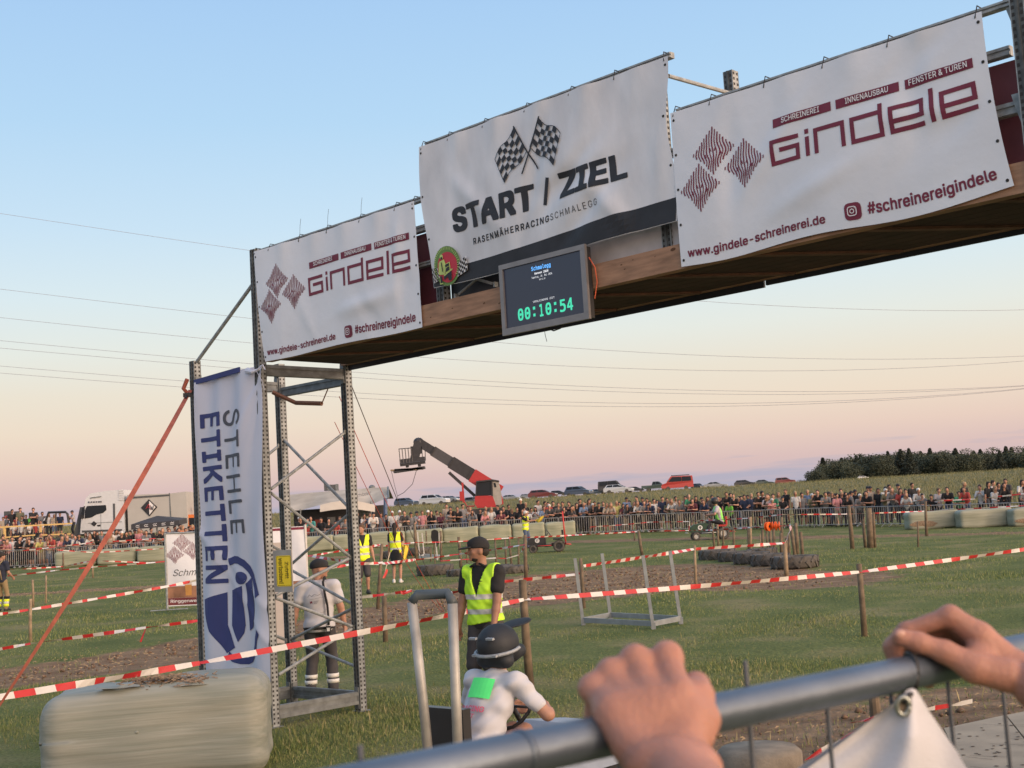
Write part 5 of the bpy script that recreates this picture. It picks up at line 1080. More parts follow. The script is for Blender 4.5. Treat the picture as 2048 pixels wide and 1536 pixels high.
def mower(label, loc, rz, hoodm, hub, hoop=False, guards=True, plate=None, scale=1.0):
    r = thing('racing_mower', label, 'lawn mower', loc, rz); r.scale = (scale,) * 3
    for s in (1, -1): wheel(r, (.72, s * .36, .17), .17, .13, hub); wheel(r, (-.42, s * .38, .25), .25, .20, hub)
    mb = MB(); mb.box((.1, 0, .30), (1.55, .42, .09)); mb.box((-.35, 0, .34), (.5, .5, .1)); build('chassis', mb, black_gl, r, False, True)
    mb = MB(); mb.prism([(.15, .35), (.15, .66), (.30, .72), (.78, .66), (.93, .56), (.95, .35)], lambda x, z, d: (x, d, z), -.21, .21); build('hood', mb, hoodm, r, False, True)
    mb = MB(); mb.box((.956, 0, .47), (.012, .3, .16)); build('grille', mb, galv_d, r, False, True)
    mb = MB(); 
    for s in (1, -1): mb.grid(lambda u, v: (-.42 + .34 * math.cos(math.pi * (1.05 - u * 1.1)), s * (.26 + v * .24), .27 + .30 * math.sin(math.pi * (.02 + u * .96))), 8, 1); mb.prism([(-.05, .24), (.18, .24), (.18, .28), (-.05, .28)], lambda x, z, d: (x, s * d, z), .2, .42)
    build('fender', mb, hoodm, r, True, True)
    mb = MB(); mb.tube([(.18, 0, .62), (.02, 0, .86)], .018, 6); mb.tube([(.02 + .17 * math.cos(a) * .55, .17 * math.sin(a), .86 + .17 * math.cos(a) * .8) for a in np.linspace(0, 6.2832, 15)], .014, 6); mb.tube([(.02, -.17, .86), (.02, .17, .86)], .01, 5); build('steering_wheel', mb, black_gl, r, True, True)
    mb = MB(); mb.box((-.38, 0, .56), (.40, .40, .08)); mb.box((-.60, 0, .76), (.07, .38, .36), rotx(0)); build('seat', mb, black_gl if hoodm is not dgreen else red_paint, r, False, True)
    if guards:
        mb = MB(); mb.tube([(1.05, -.3, .33), (1.12, -.2, .34), (1.12, .2, .34), (1.05, .3, .33)], .02, 6); mb.tube([(.5, -.48, .3), (-.1, -.5, .3)], .02, 6); mb.tube([(.5, .48, .3), (-.1, .5, .3)], .02, 6); build('bumper', mb, steel_p if hoodm is not black_gl else red_paint, r, True, True)
    mb = MB(); mb.tube([(-.85, -.45, .30), (-.95, 0, .28), (-.85, .45, .30)], .02, 6); mb.beam((-.6, 0, .32), (-.93, 0, .29), .06, .05); build('rear_bar', mb, red_paint, r, True, True)
    if plate:
        f = Flat(); f.disc((.52, .53), .10, 16); fn = lambda u, v, l, s=1: (u, .2125 + l, v); f.lay('number_plate', fn, hi_white, r, cut=False, lift=.002); f = Flat(); f.text(plate, .47, .47, .57, .59, bold=.03); 
        f.v = [(1.04 - a, b_) for a, b_ in f.v]; f.lay('number', fn, blk, r, cut=False, lift=.005)
        for ch in r.children:
            if ch.name.startswith('number'): ch.matrix_parent_inverse = Matrix.Identity(4)
    return r
g1 = gpix(1100, 1104)
m1 = mower('parked black racing mower with red uprights at the back, no rider', g1, math.radians(176), black_gl, black_gl, plate='97')
mb = MB()
for s in (1, -1): mb.tube([(-.72, s * .22, .3), (-.68, s * .24, 1.1), (-.66, s * .24, 1.75)], .028, 6)
mb.tube([(-.68, -.24, .95), (-.68, .24, .95)], .02, 6); build('upright', mb, red_paint, m1, True, True)['kind'] = 'stuff'
g2 = gpix(1426, 1079)
m2 = mower('green and red racing mower carrying the rider in the lime bib', g2, math.radians(178), dgreen, steel_p, plate='9', scale=1.15)
pose = dict(lean=12, hip=.62, hands=((.13, -.42, .88), (-.13, -.42, .88)), feet=((.17, -.5), (-.17, -.5)), elbow=(.8, .4, -.5), footz=(.22, .22), headpitch=-6)
r, J = figure('mower rider in lime bib and dark helmet with striped sleeves behind the stakes', 1437, 994, g2[1], 1.50, pose, math.radians(-90), None, vox=.022, z0=g2[2])
tee(r, J, shirt_m['s'], .02, .5, vox=.02); cloth_obj('bib', torso_prims(J, 0, .04), mat('bib_green', (.25, .72, .12), .7), r, .02, cut=lambda X, Y_, Z: np.maximum(.60 - Z, np.abs(X) - .15)); trousers(r, J, pant_m[0], 1, zhi=.72, vox=.02); cloth_obj('helmet', [_ell(J['hd'] + [0, 0, .03], (.125, .14, .135), 0)], black_gl, r, .015, wr=0)
# the near rider passing behind the rail
ng = np.array([at(934, 1300, 8.6)[0], 8.6, 0.0]); fa = math.radians(47)     # heading: away and to the right
hd = np.array([math.cos(fa), math.sin(fa), 0])
rider_rz = math.atan2(hd[0], -hd[1])
pose = dict(lean=27, hip=.63, hands=((.19, -.52, .84), (-.16, -.52, .86)), feet=((.2, -.5), (-.2, -.5)), elbow=(1.2, .1, -1.0), footz=(.25, .25), headpitch=-22)
r, J = figure('mower racer in white T-shirt with a neon green back square and black helmet', 936, 1246, 8.6, 1.50, pose, rider_rz, None, vox=.011, z0=0.0, skin=0); r.scale = (r.scale[0] * 1.10, r.scale[1] * 1.06, r.scale[2])
cloth_obj('shirt', torso_prims(J, 0, .016, 1.0) + sleeve_prims(J, 0, .009, .66) + [_cap(J['nk'] + [0, 0, -.03], J['nk'] + [0, 0, .0], .07, .062)], white_cloth, r, .011, cut=lambda X, Y_, Z: .60 - Z, wr=.0075); trousers(r, J, blk_cloth, 1, zhi=.70)
c_ = J['hd'] + [0, 0, .02]; Rh = J['Rh']; hm = mat('helmet_shell', (.018, .021, .026), .62, var=.2)
cloth_obj('helmet', [_ell(c_ + Rh @ [0, .005, .02], (.128, .150, .138), 0, Rh), _cap(c_ + Rh @ [0, -.10, -.08], c_ + Rh @ [0, -.17, -.09], .07, .05), _cap(c_ + Rh @ [.09, .06, -.08], c_ + Rh @ [-.09, .06, -.08], .055, .055)], hm, r, .010, wr=0)
cloth_obj('helmet_peak', [_ell(c_ + Rh @ [0, -.20, .10], (.10, .12, .012), 0, Rh)], hm, r, .008, wr=0)
mb = MB()
for z, y, w in ((.10, .17, .05), (-.02, .175, .045)):
    for s in (1, -1): mb.box(c_ + Rh @ [s * .075, y - .03, z], (.06, .02, .014), Rh)
mb.tube([c_ + Rh @ [.15 * math.cos(a), .14 * math.sin(a) + .02, -.02] for a in np.linspace(-.5, 3.6, 14)], .012, 6); build('helmet_vents', mb, mat('pale_trim', (.28, .30, .32), .5), r, False, True)
def backfn(u, v, l):
    q = J['ch'] + J['Rl'] @ np.array([u, .136 - u * u * 1.9 - max(0, abs(v) - .05) * .05, v]); q = q + J['Rl'] @ np.array([0, l + .004, 0]); return tuple(q)
q = Flat(); q.poly([(-.105, -.02), (.075, -.02), (.075, .12), (-.105, .12)]); q.lay('back_square', backfn, mat('neon_green', (.10, .80, .20), .7, emit=.0), r, step=.03)
q = Flat(); q.text('RACING', -.08, -.115, .11, -.075, bold=.03); q.text('RT', -.01, -.16, .05, -.13, bold=.03); q.v = [(-a + .02, b_) for a, b_ in q.v]; q.lay('back_lettering', backfn, mat('pink_print', (.60, .12, .18), .7), r, step=.03)
for ch in r.children:
    if ch.name.startswith('back_'): ch.matrix_parent_inverse = Matrix.Identity(4)
m3 = mower('blurred-past near mower with tall galvanised rear hoop, mostly hidden by the rail', ng + hd * .38, fa, mat('blue_grey_paint', (.25, .30, .38), .4), steel_p)
m3['label'] = 'near racing mower with a tall galvanised rear hoop, mostly hidden by the rail'
hb = mat('hoop_galvanised', (.34, .33, .305), .5, .3, var=.25, scale=6); hY = 8.25
hp = [at(862, 1560, hY), at(846, 1400, hY), at(824, 1205, hY), at(834, 1190, hY), at(895, 1187, hY), at(906, 1205, hY), at(915, 1400, hY), at(922, 1560, hY)]
hp[-3:] = [at(905, 1207, hY - .1), at(912, 1400, hY - .1), at(918, 1560, hY - .1)]
hoop = thing('roll_hoop_placeholder', None, None, (0, 0, 0)); bpy.data.objects.remove(hoop)
mb = MB(); inv = np.array((Matrix.Translation(Vector(ng + hd * .38)) @ Matrix.Rotation(fa, 4, 'Z')).inverted()); hl = [inv[:3, :3] @ p_ + inv[:3, 3] for p_ in hp]
mb.tube(hl[0:3], .032, 10); mb.tube(hl[-3:], .032, 10); build('rear_hoop', mb, hb, m3, True, True); mb = MB(); mb.tube([hl[2] + [0, 0, .0], hl[3], hl[4], hl[5]], .034, 10); build('hoop_top', mb, mat('hoop_grip', (.06, .075, .085), .5), m3, True, True)

# ================================================================== BALES
def wrap_mat(name, c1, c2):
    m = bpy.data.materials.new(name); m.use_nodes = True; t = m.node_tree; b = t.nodes['Principled BSDF']; b.inputs['Roughness'].default_value = .55; b.inputs['Specular IOR Level'].default_value = .3
    g_ = N(t, 'ShaderNodeTexCoord'); a = noise(t, g_.outputs['Object'], 1.1, 8, (.5, 2, 5)); st_ = noise(t, g_.outputs['Object'], 3, 6, (.25, 4, 11))
    L(t, ramp2(t, MATH(t, 'ADD', MATH(t, 'MULTIPLY', a, .6), MATH(t, 'MULTIPLY', st_, .4)), [(.40, c1), (.58, c2)]), b.inputs['Base Color'])
    bp = N(t, 'ShaderNodeBump'); bp.inputs['Strength'].default_value = .32; bp.inputs['Distance'].default_value = .02; L(t, st_, bp.inputs['Height']); L(t, bp.outputs[0], b.inputs['Normal']); return m
def bale_mesh(n, seed, r=.13, dims=(1.05, .45, .435), dent=.02):
    rr_ = np.random.default_rng(seed); V = []; F = []; key = {}
    L3 = np.array(dims); ph = rr_.uniform(0, 6, 9)
    def vtx(p_):
        k_ = tuple(np.round(p_, 5))
        if k_ in key: return key[k_]
        q = np.array(p_) * L3; c = np.clip(q, -(L3 - r), L3 - r); d = q - c; l = np.linalg.norm(d); q = c + d / l * r if l > 1e-9 else q
        nrm = d / l if l > 1e-9 else np.zeros(3)
        q = q + nrm * (dent * (math.sin(q[0] * 3.1 + ph[0] + q[2] * 2) * .7 + math.sin(q[0] * 7 + q[1] * 5 + ph[1]) * .35 + math.sin(q[2] * 9 + q[0] * 2.2 + ph[2]) * .3)) + nrm * .0035 * math.sin(q[2] * 31 + 3 * math.sin(q[0] * 2.3 + ph[3])) * math.sin(q[0] * 1.7 + ph[4] + q[2] * 3)
        q[2] -= .05 * max(0, -q[0] / L3[0]) ** 2 * (q[2] > 0) ; key[k_] = len(V); V.append(q); return key[k_]
    nn_ = (int(n * 1.8), n, n)
    for ax in range(3):
        u, v = [(1, 2), (2, 0), (0, 1)][ax]
        for sgn in (-1, 1):
            for i in range(nn_[u]):
                for j in range(nn_[v]):
                    q = []
                    for di, dj in ((0, 0), (1, 0), (1, 1), (0, 1)): p_ = [0, 0, 0]; p_[ax] = sgn; p_[u] = -1 + 2 * (i + di) / nn_[u]; p_[v] = -1 + 2 * (j + dj) / nn_[v]; q.append(vtx(p_))
                    F.append(q if sgn > 0 else q[::-1])
    me = fast_mesh('wrap', np.array(V), np.array(F)); me.polygons.foreach_set('use_smooth', np.ones(len(F), dtype=bool)); return me
wrap_near = wrap_mat('silage_wrap', (.195, .21, .175), (.28, .285, .245)); wrap_b = wrap_mat('silage_wrap_pale', (.225, .24, .165), (.32, .325, .235)); wrap_c = wrap_mat('silage_wrap_bluish', (.225, .235, .175), (.30, .305, .24))
strawm = mat('exposed_straw', (.21, .15, .10), .95, var=.5, scale=25)
c0 = at(320, 1440, 12.15); r = thing('silage_bale', 'big pale wrapped bale in the grass beside the tower, torn open on top', 'bale', (c0[0], 12.15, -.04), math.radians(9))
me = bale_mesh(34, 5, .19, (.99, .46, .445), .026); me.materials.append(wrap_near); o = put('wrap', me, r, False); o.location = (0, 0, .445)
mb = MB(); rs = random.Random(3)
for k in range(420):
    x = rs.gauss(.05, .15); y = rs.gauss(-.24, .06); 
    if k > 300: x = rs.gauss(.40, .09); y = rs.gauss(-.37, .03)
    z = .895 - max(0, (-y - .30)) * .50 + rs.uniform(-.005, .045); a = rs.uniform(0, 3.14); l = rs.uniform(.03, .08); d = np.array([math.cos(a), math.sin(a) * .6, rs.uniform(-.25, .35)]) * l; p_ = np.array([x, y, z]); w = np.array([0, .004, .004]); mb.add([p_ - w, p_ + d - w, p_ + d + w, p_ + w], [(0, 1, 2, 3)])
build('torn_straw', mb, strawm, r, False, True)['kind'] = 'stuff'
mb = MB()
for cx, cy, cz, w, h in ((.05, -.24, .897, .26, .08), (.36, -.405, .845, .15, .03)): mb.add([(cx + w * (1 + .25 * math.sin(5 * t)) * math.cos(t), cy + h * (1 + .2 * math.sin(3 * t)) * math.sin(t), cz + (.012 if h > .05 else -.25 * h * math.sin(t))) for t in np.linspace(0, 6.28, 24, endpoint=False)], [tuple(range(24))])
build('torn_opening', mb, mat('silage_dark', (.13, .085, .055), .95, var=.4, scale=30), r, False, True)
mb = MB(); mb.grid(lambda u, v: (-.5 + u * .38, -.42 + v * .09 + .02 * math.sin(u * 9), .865 + .025 * math.sin(u * 7 + v * 3) * v + .01), 14, 4); mb.ell((-.15, -.452, .48), (.018, .01, .012)); build('loose_film', mb, wrap_near, r, True, True)
# rows of bales along the far edge
far_me = [bale_mesh(9, s, .12, (1.05, .45, .45), .03) for s in range(3)]
def bale_row(spec, matl, phr, grp, torn=()):
    for i, (pa, pb, Y) in enumerate(spec):
        A = gp(pa, Y); B_ = gp(pb, Y); c = (A + B_) / 2; l = np.linalg.norm(B_ - A); rt = thing('silage_bale', phr[i] if isinstance(phr, list) else phr, 'bale', c, math.atan2(B_[1] - A[1], B_[0] - A[0]), grp); rt.scale = (l / 2.12, 1, 1)
        me = far_me[i % 3].copy(); me.materials.append(matl); o = put('wrap', me, rt, False); o.location = (0, 0, .44)
        if i in torn:
            mb = MB(); r_ = random.Random(i); cx, w = torn[i]
            pts = [(cx + w * math.cos(t) * r_.uniform(.8, 1.15), -.475, .26 + .17 * math.sin(t) * r_.uniform(.75, 1.1)) for t in np.linspace(0, 6.28, 16, endpoint=False)]; mb.add(pts + [(cx, -.50, .26)], [(k, (k + 1) % 16, 16) for k in range(16)]); build('torn_opening', mb, strawm, rt, False, True)
bale_row([(114, 197, 74.5), (198, 276, 74.3), (277, 356, 74)], wrap_b, ['yellowish wrapped bale below the lorry cab, first of its row', 'yellowish wrapped bale below the lorry trailer, middle of its row', 'yellowish wrapped bale touching the sponsor panel with diamonds'], 'yellowish bales along the crowd edge')
bale_row([(600, 668, 75.5), (669, 734, 75.6), (735, 812, 75.8), (813, 886, 76), (887, 958, 76.2), (959, 1024, 76.3), (1025, 1090, 76.4), (1091, 1152, 76.4)], wrap_b, ['grey-green wrapped bale seen through the tower braces', 'grey-green wrapped bale behind the vested man at the tower post', 'grey-green wrapped bale under the tent\'s open end', 'grey-green wrapped bale behind the hanging black jacket', 'grey-green wrapped bale behind the capped marshal\'s head', 'grey-green wrapped bale below the telehandler', 'grey-green wrapped bale behind the flag-waving marshal', 'last grey-green wrapped bale behind the parked mower'], 'grey-green bales along the crowd edge')
bale_row([(1814, 1914, 63.5), (1916, 2022, 62.5), (2020, 2130, 61.6)], wrap_c, ['bluish wrapped bale ending the barrier, torn low at its end', 'bluish wrapped bale in the middle with an intact face', 'bluish wrapped bale cut by the picture edge, badly torn'], 'bluish bales at the field edge', {0: (-.45, .55), 2: (-.35, .6)})
# ================================================================== FIELD FURNITURE
stake_m = mat('weathered_stake', (.145, .108, .072), .9, var=.35, scale=7, bump=.2); stake_l = mat('fresh_stake', (.26, .195, .125), .9, var=.3, scale=7)
stake_n = 0
def stake(pt, pb, r, label, light=False, Y=None, group='wooden stakes in the field'):
    B_ = gpix(*pb) if Y is None else gp(pb[0], Y); T_ = at(pt[0], pt[1], B_[1]); T_[0] = T_[0]; mb = MB(); rnd = random.Random(int(pt[0] * 7)); mid = (B_ + T_) / 2 + np.array([rnd.uniform(-1, 1), rnd.uniform(-1, 1), 0]) * .012
    mb.tube([B_ - ZZ * .08, mid, T_], [r * 1.08, r * 1.02, r * .95], 9); mb.tube([T_ - ZZ * .002, T_ + ZZ * .004], [r * .97, r * .6], 9)
    root = build('stake', mb, stake_l if light else stake_m, None, True); return tag(root, label, 'stake', group)
ST = [((1045, 1160), (1061, 1380), .052, 'thick stake nearest the rider, holding the front tape'), ((1718, 1128), (1729, 1272), .045, 'lone stake holding the front tape above the gripping hand'),
      ((768, 1186), (771, 1284), .045, 'short stake behind the tower between tower and hoop'), ((764, 1088), (755, 1215), .04, 'tall thin stake behind the ponytailed marshal'),
      ((65, 1160), (66, 1214), .035, 'thin stake in the grass beyond the red strap, nearer the firefighter', 1), ((92, 1151), (92, 1206), .03, 'thin stake in the grass crossing behind the red strap', 1), ((61, 1198), (61, 1285), .035, 'stake holding the third tape at the edge of the track', 1),
      ((185, 1110), (186, 1156), .035, 'thin stake before the first yellowish bale joint', 1), ((126, 1106), (126, 1140), .05, 'dark stake before the first yellowish bale'), ((311, 1092), (311, 1123), .05, 'dark stake before the bale at the diamond panel'),
      ((829, 1048), (833, 1120), .07, 'thick tall stake beside the white stillage'), ((852, 1062), (853, 1090), .04, 'thin stake behind the white stillage'), ((917, 1074), (922, 1137), .055, 'stake standing in the second tractor tyre'), ((933, 1087), (934, 1126), .03, 'thin stake just before the marshal\'s cap brim'),
      ((939, 1040), (940, 1082), .05, 'tall stake against the bales above the black cap'), ((861, 1094), (862, 1123), .035, 'short stake inside the white stillage'), ((881, 1062), (882, 1123), .05, 'stake beside the hanging black jacket'),
      ((990, 1081), (993, 1129), .035, 'stake in the tyre row, nearest the marshal\'s ear'), ((1010, 1079), (1012, 1129), .035, 'stake in the tyre row, second from the marshal'), ((1018, 1073), (1023, 1129), .04, 'leaning stake in the tyre row, third from the marshal'), ((1037, 1077), (1037, 1129), .035, 'stake in the tyre row before the mower wheel'),
      ((1050, 1070), (1052, 1156), .055, 'tall stake directly above the thick front stake'), ((1168, 1023), (1168, 1068), .07, 'stake against the end of the bale row'), ((1277, 1062), (1285, 1111), .06, 'leaning stake where the far tape ends'), ((1269, 1064), (1269, 1081), .04, 'small stake just behind the leaning stake'),
      ((1161, 1117), (1168, 1216), .04, 'dark stake behind the steel stillage\'s first post'), ((1389, 1091), (1392, 1174), .035, 'slim pale stake on the dirt bend', 1),
      ((1424, 1051), (1429, 1098), .045, 'dark leaning stake, first of the cluster in the tyres'), ((1435, 1049), (1437, 1095), .045, 'stake with a pale top in the tyre cluster', 1), ((1446, 1054), (1446, 1095), .04, 'stake behind the second tyre'), ((1467, 1054), (1467, 1103), .045, 'slim stake before the rear mower wheel'),
      ((1501, 1034), (1501, 1107), .05, 'tall pale stake joined with a thick one in the cluster', 1), ((1497, 1058), (1499, 1107), .06, 'thick dark stake touching the tall pale one'), ((1520, 1069), (1521, 1102), .03, 'split pale stake in the cluster', 1), ((1525, 1060), (1526, 1103), .05, 'straight stake beneath the first orange reel'),
      ((1533, 1062), (1536, 1101), .04, 'stake leaning behind the first orange reel'), ((1540, 1060), (1542, 1108), .05, 'dark stake between the orange reels'), ((1547, 1058), (1549, 1109), .05, 'stake under the middle orange reel'), ((1563, 1034), (1565, 1100), .05, 'tall stake behind the last orange reel'),
      ((1562, 1066), (1563, 1108), .055, 'thick short stake by the last orange reel'), ((1569, 1086), (1573, 1156), .055, 'pale stake at the tape corner of the tyre wall', 1), ((1573, 1076), (1574, 1112), .045, 'short stake just behind the corner stake'), ((1577, 1070), (1579, 1113), .04, 'thin stake inside the last tyre'),
      ((1581, 1050), (1591, 1117), .055, 'long leaning stake with orange tape at its top'), ((1591, 1046), (1595, 1108), .065, 'stake with a whitish top in the last tyre'), ((1601, 1064), (1605, 1116), .055, 'last stake of the tyre cluster'),
      ((1697, 1011), (1705, 1098), .075, 'tall leaning stake standing alone before the barrier'), ((1726, 1039), (1731, 1095), .055, 'shorter stake next to the thick post'), ((1737, 1016), (1741, 1096), .11, 'thickest post of the group before the barrier'), ((1747, 1026), (1750, 1095), .05, 'slim stake touching the thick post'),
      ((1835, 1043), (1836, 1094), .03, 'thin dark stake before the bluish bale'), ((1851, 1003), (1853, 1071), .06, 'tall stake standing against the first bluish bale')]
for q in ST: stake(q[0], q[1], q[2], q[3], len(q) > 4)

# barrier tapes
tr = mat('tape_red', (.44, .028, .03), .45, var=.1); tw = mat('tape_white', (.55, .53, .50), .45, var=.05)
def tape(label, pts, w=.075, pitch=.19, sag=.05, tail=None, twist=1.0, gr='red and white barrier tapes'):
    """pts are (px, py, distance)"""
    P = [at(*q) for q in pts]; mb = MB(); acc = 0; r = random.Random(int(pts[0][0]) + int(pts[-1][1]) * 3); a0 = r.uniform(-.5, .5)
    def seg(A, B_, sg_, tw_=1):
        nonlocal acc
        l = np.linalg.norm(B_ - A); n = max(2, int(l / (pitch / 2))); d = (B_ - A) / l; up = ZZ - d * d[2]; up /= np.linalg.norm(up); sd = np.cross(d, up); vs = []
        for i in range(n + 1):
            t = i / n; c = A + (B_ - A) * t - ZZ * sg_ * l * .18 * 4 * t * (1 - t) * .25 * 4; ang = a0 + tw_ * (1.0 * math.sin(t * 4.4 + a0 * 3) * .8 + .35 * math.sin(t * 13)); e = (up * math.cos(ang) + sd * math.sin(ang)) * w / 2 * (1 - .35 * math.exp(-t * n * .4) - .35 * math.exp(-(1 - t) * n * .4)); vs += [c - e, c + e]
        o = len(mb.v); mb.v += [tuple(q) for q in vs]
        for i in range(n): mb.f.append((o + 2 * i, o + 2 * i + 2, o + 2 * i + 3, o + 2 * i + 1)); mb.m.append(int((acc + (i + .5) * l / n) / pitch) % 2)
        acc += l
    for A, B_ in zip(P[:-1], P[1:]): seg(A, B_, sag, twist)
    if tail: T_ = [at(*q) for q in tail]; [seg(A, B_, 0) for A, B_ in zip(T_[:-1], T_[1:])]
    tag(build('barrier_tape', mb, [tr, tw]), label, 'barrier tape', gr)
yb = lambda px, py: float(gpix(px, py)[1])
Ya, Yb = yb(1061, 1380), yb(1729, 1272)
tape('front red and white tape running past the bale, tower and lone stakes', [(-60, 1404, 10.6), (400, 1326, 12.6), (1048, 1199, Ya - .05), (1718, 1144, Yb - .05), (2120, 1088, Yb + 2)], .064, .195, .012)
Y61 = yb(61, 1285)
tape('tape strung low over the grass, one tail dangling, ending behind the flag', [(-40, 1305, Y61 - 3), (61, 1287, Y61 - 3), (292, 1255, Y61 - 3.2), (420, 1238, Y61 - 3)], .07, .2, .01, [(292, 1255, Y61 - 3.2), (281, 1284, Y61 - 3.2)])
tape('tape across the infield meeting the diamond sponsor panel', [(-40, 1234, 27), (61, 1219, 27.4), (195, 1197, 28), (338, 1172, 29), (420, 1155, 30)], .07, .2, .01)
tape('tape before the yellowish bales at the track\'s far side', [(15, 1152, 40), (110, 1141, 40), (186, 1134, 40), (330, 1123, 40.5), (420, 1114, 41)], .06, .28, .01)
tape('thin far tape just below the yellowish bales', [(22, 1139, 55), (126, 1133, 58), (186, 1121, 56), (290, 1125, 58)], .06, .3, .01)
tape('thin far tape along the tops of the yellowish bales', [(20, 1104, 72), (110, 1094, 72), (185, 1085, 72.3), (311, 1077, 72.8), (330, 1079, 73)], .07, .35, .015)
tape('thin far tape across the barrier before the lorry', [(115, 1100, 70), (190, 1105, 71), (311, 1098, 72), (326, 1097, 72)], .06, .3, .01)
tape('tape seen through the tower, rising to the far post', [(616, 1112, 34), (655, 1106, 35), (712, 1097, 36), (762, 1089, 38)], .07, .22, .01)
tape('tape seen through the tower, dropping behind the white-shirted man', [(618, 1111, 33), (697, 1124, 31), (758, 1128, 31), (831, 1119, 34)], .075, .22, .01)
tape('tape passing behind the white-shirted man\'s shoulder', [(640, 1139, 28), (700, 1129, 28.5), (766, 1125, 29)], .08, .22, .02)
tape('frayed tape between the short tower stake and the marshal', [(700, 1197, 23), (768, 1189, 23), (824, 1181, 23), (905, 1185, 22.5), (1005, 1163, 21.8)], .075, .2, .02, [(824, 1181, 23), (806, 1188, 22.9), (800, 1182, 22.9)])
tape('far tape crossing behind the capped marshal toward the parked mower', [(738, 1095, 42), (829, 1085, 43), (881, 1084, 43.5), (935, 1082, 44), (1018, 1076, 45), (1168, 1069, 50), (1278, 1063, 53)], .058, .3, .01)
tape('sagging tape over the first tractor tyre to the tall stake', [(828, 1120, 41), (919, 1108, 41), (1050, 1089, 38)], .06, .3, .02)
tape('twisted thin tape behind the marshal in the tyre row', [(880, 1122, 40), (921, 1119, 40), (992, 1116, 40), (1012, 1117, 40), (1037, 1110, 40), (1051, 1090, 38)], .06, .3, .02)
Yc = yb(1168, 1216)
tape('tape from the thick stake climbing the stillage to the tyre corner', [(1008, 1163, Yc - .4), (1150, 1149, Yc), (1163, 1146, Yc), (1167, 1132, Yc), (1389, 1098, yb(1392, 1174)), (1571, 1086, yb(1573, 1156)), (1582, 1052, yb(1591, 1117))], .085, .2, .008)
tape('tape through the orange reels over the tyre stakes', [(1378, 1061, 45), (1426, 1060, 42), (1501, 1055, 40), (1563, 1052, 38.5), (1582, 1050, 37)], .058, .3, .006)
tape('far tape in front of the rider in the lime bib', [(1378, 1062, 62), (1379, 1042, 62), (1430, 1040, 60), (1501, 1036, 58), (1564, 1029, 56), (1700, 1028, 58), (1852, 1022, 62), (2070, 1010, 60)], .058, .35, .006)
tape('far tape low along the barrier above the dirt path', [(1180, 1054, 72), (1250, 1049, 72), (1300, 1044, 72), (1378, 1043, 71)], .06, .35, .01)
tape('far tape on the ground line behind the leaning stake', [(1300, 1062, 66), (1378, 1061, 66)], .07, .35, .01)
tape('tape stretched above the bluish bales', [(1852, 1003, 62.4), (1950, 998, 61.5), (2070, 985, 60)], .07, .4, .008)
# near short tape by the tarpaulin
tape('slack tape end on the dirt beside the boards near the tarpaulin', [(1700, 1446, 10.4), (1840, 1420, 10.6), (1900, 1411, 10.7), (1945, 1402, 10.8)], .075, .2, .03)
tape('tape end low behind the tarpaulin edge', [(1610, 1520, 9.2), (1660, 1492, 9.4), (1720, 1462, 9.6)], .07, .2, .01)

# tyres lying on the field
def tractor_tyre(label, c, R_=.62, w=.42, group=None, tilt=0):
    r = thing('tractor_tyre', label, 'tyre', c, random.uniform(0, 6), group); r.rotation_euler[0] = tilt; mb = MB(); n = 40; prof = [(R_ * .58, .02), (R_ * .9, 0), (R_, w * .16), (R_, w * .84), (R_ * .9, w), (R_ * .58, w - .02), (R_ * .64, w * .5)]; k = len(prof)
    vs = [(math.cos(t) * q, math.sin(t) * q, z) for t in np.linspace(0, 2 * math.pi, n, endpoint=False) for q, z in prof]; mb.add(vs, [(i * k + j, ((i + 1) % n) * k + j, ((i + 1) % n) * k + (j + 1) % k, i * k + (j + 1) % k) for i in range(n) for j in range(k)]); body = build('tyre_body', mb, tyre_m, r, True, True)
    mb = MB()
    for i in range(24):
        t = i / 24 * 6.283; s = 1 if i % 2 else -1
        d0 = np.array([math.cos(t), math.sin(t), 0]); d1 = np.array([math.cos(t + .22), math.sin(t + .22), 0]); p0 = d0 * (R_ + .012) + ZZ * (w * .5 - s * w * .02); p1 = d1 * (R_ + .004) + ZZ * (w * .5 + s * w * .46); mb.beam(p0, p1, .05, .045, d0)
    build('tread', mb, tyre_m, body, False, True)['kind'] = 'stuff'; return r
for px, py, R_, w, lb in ((869, 1151, .60, .46, 'big tractor tyre lying nearest the white stillage'), (925, 1153, .52, .30, 'low tractor tyre half hidden by the capped marshal'), (1022, 1147, .56, .32, 'tractor tyre lying between the marshal and the tall stake'), (996, 1144, .5, .3, 'tyre just beyond the marshal\'s shoulder'),
                          (1440, 1120, .62, .45, 'first tractor tyre of the curved wall'), (1478, 1123, .58, .43, 'second tractor tyre of the curved wall'), (1512, 1127, .60, .45, 'third tractor tyre of the curved wall'), (1548, 1131, .58, .45, 'fourth tractor tyre of the curved wall'), (1597, 1136, .66, .45, 'last and biggest tractor tyre of the curved wall'), (1530, 1115, .5, .4, 'tyre hidden behind the middle of the curved wall')):
    P = gpix(px, py); P[1] += .45; w *= .78; tractor_tyre(lb, (P[0], P[1], float(ground(P[0], P[1])) - .02), R_, w, 'tractor tyres of the chicane')
for px, py, Y, lb in ((790, 1092, 60, 'dark tyre leaning by the bales, seen past the tower'), (838, 1086, 62, 'dark tyre lying behind the white stillage')): P = gp(px, Y); tractor_tyre(lb, P, .6, .35, 'tractor tyres of the chicane')

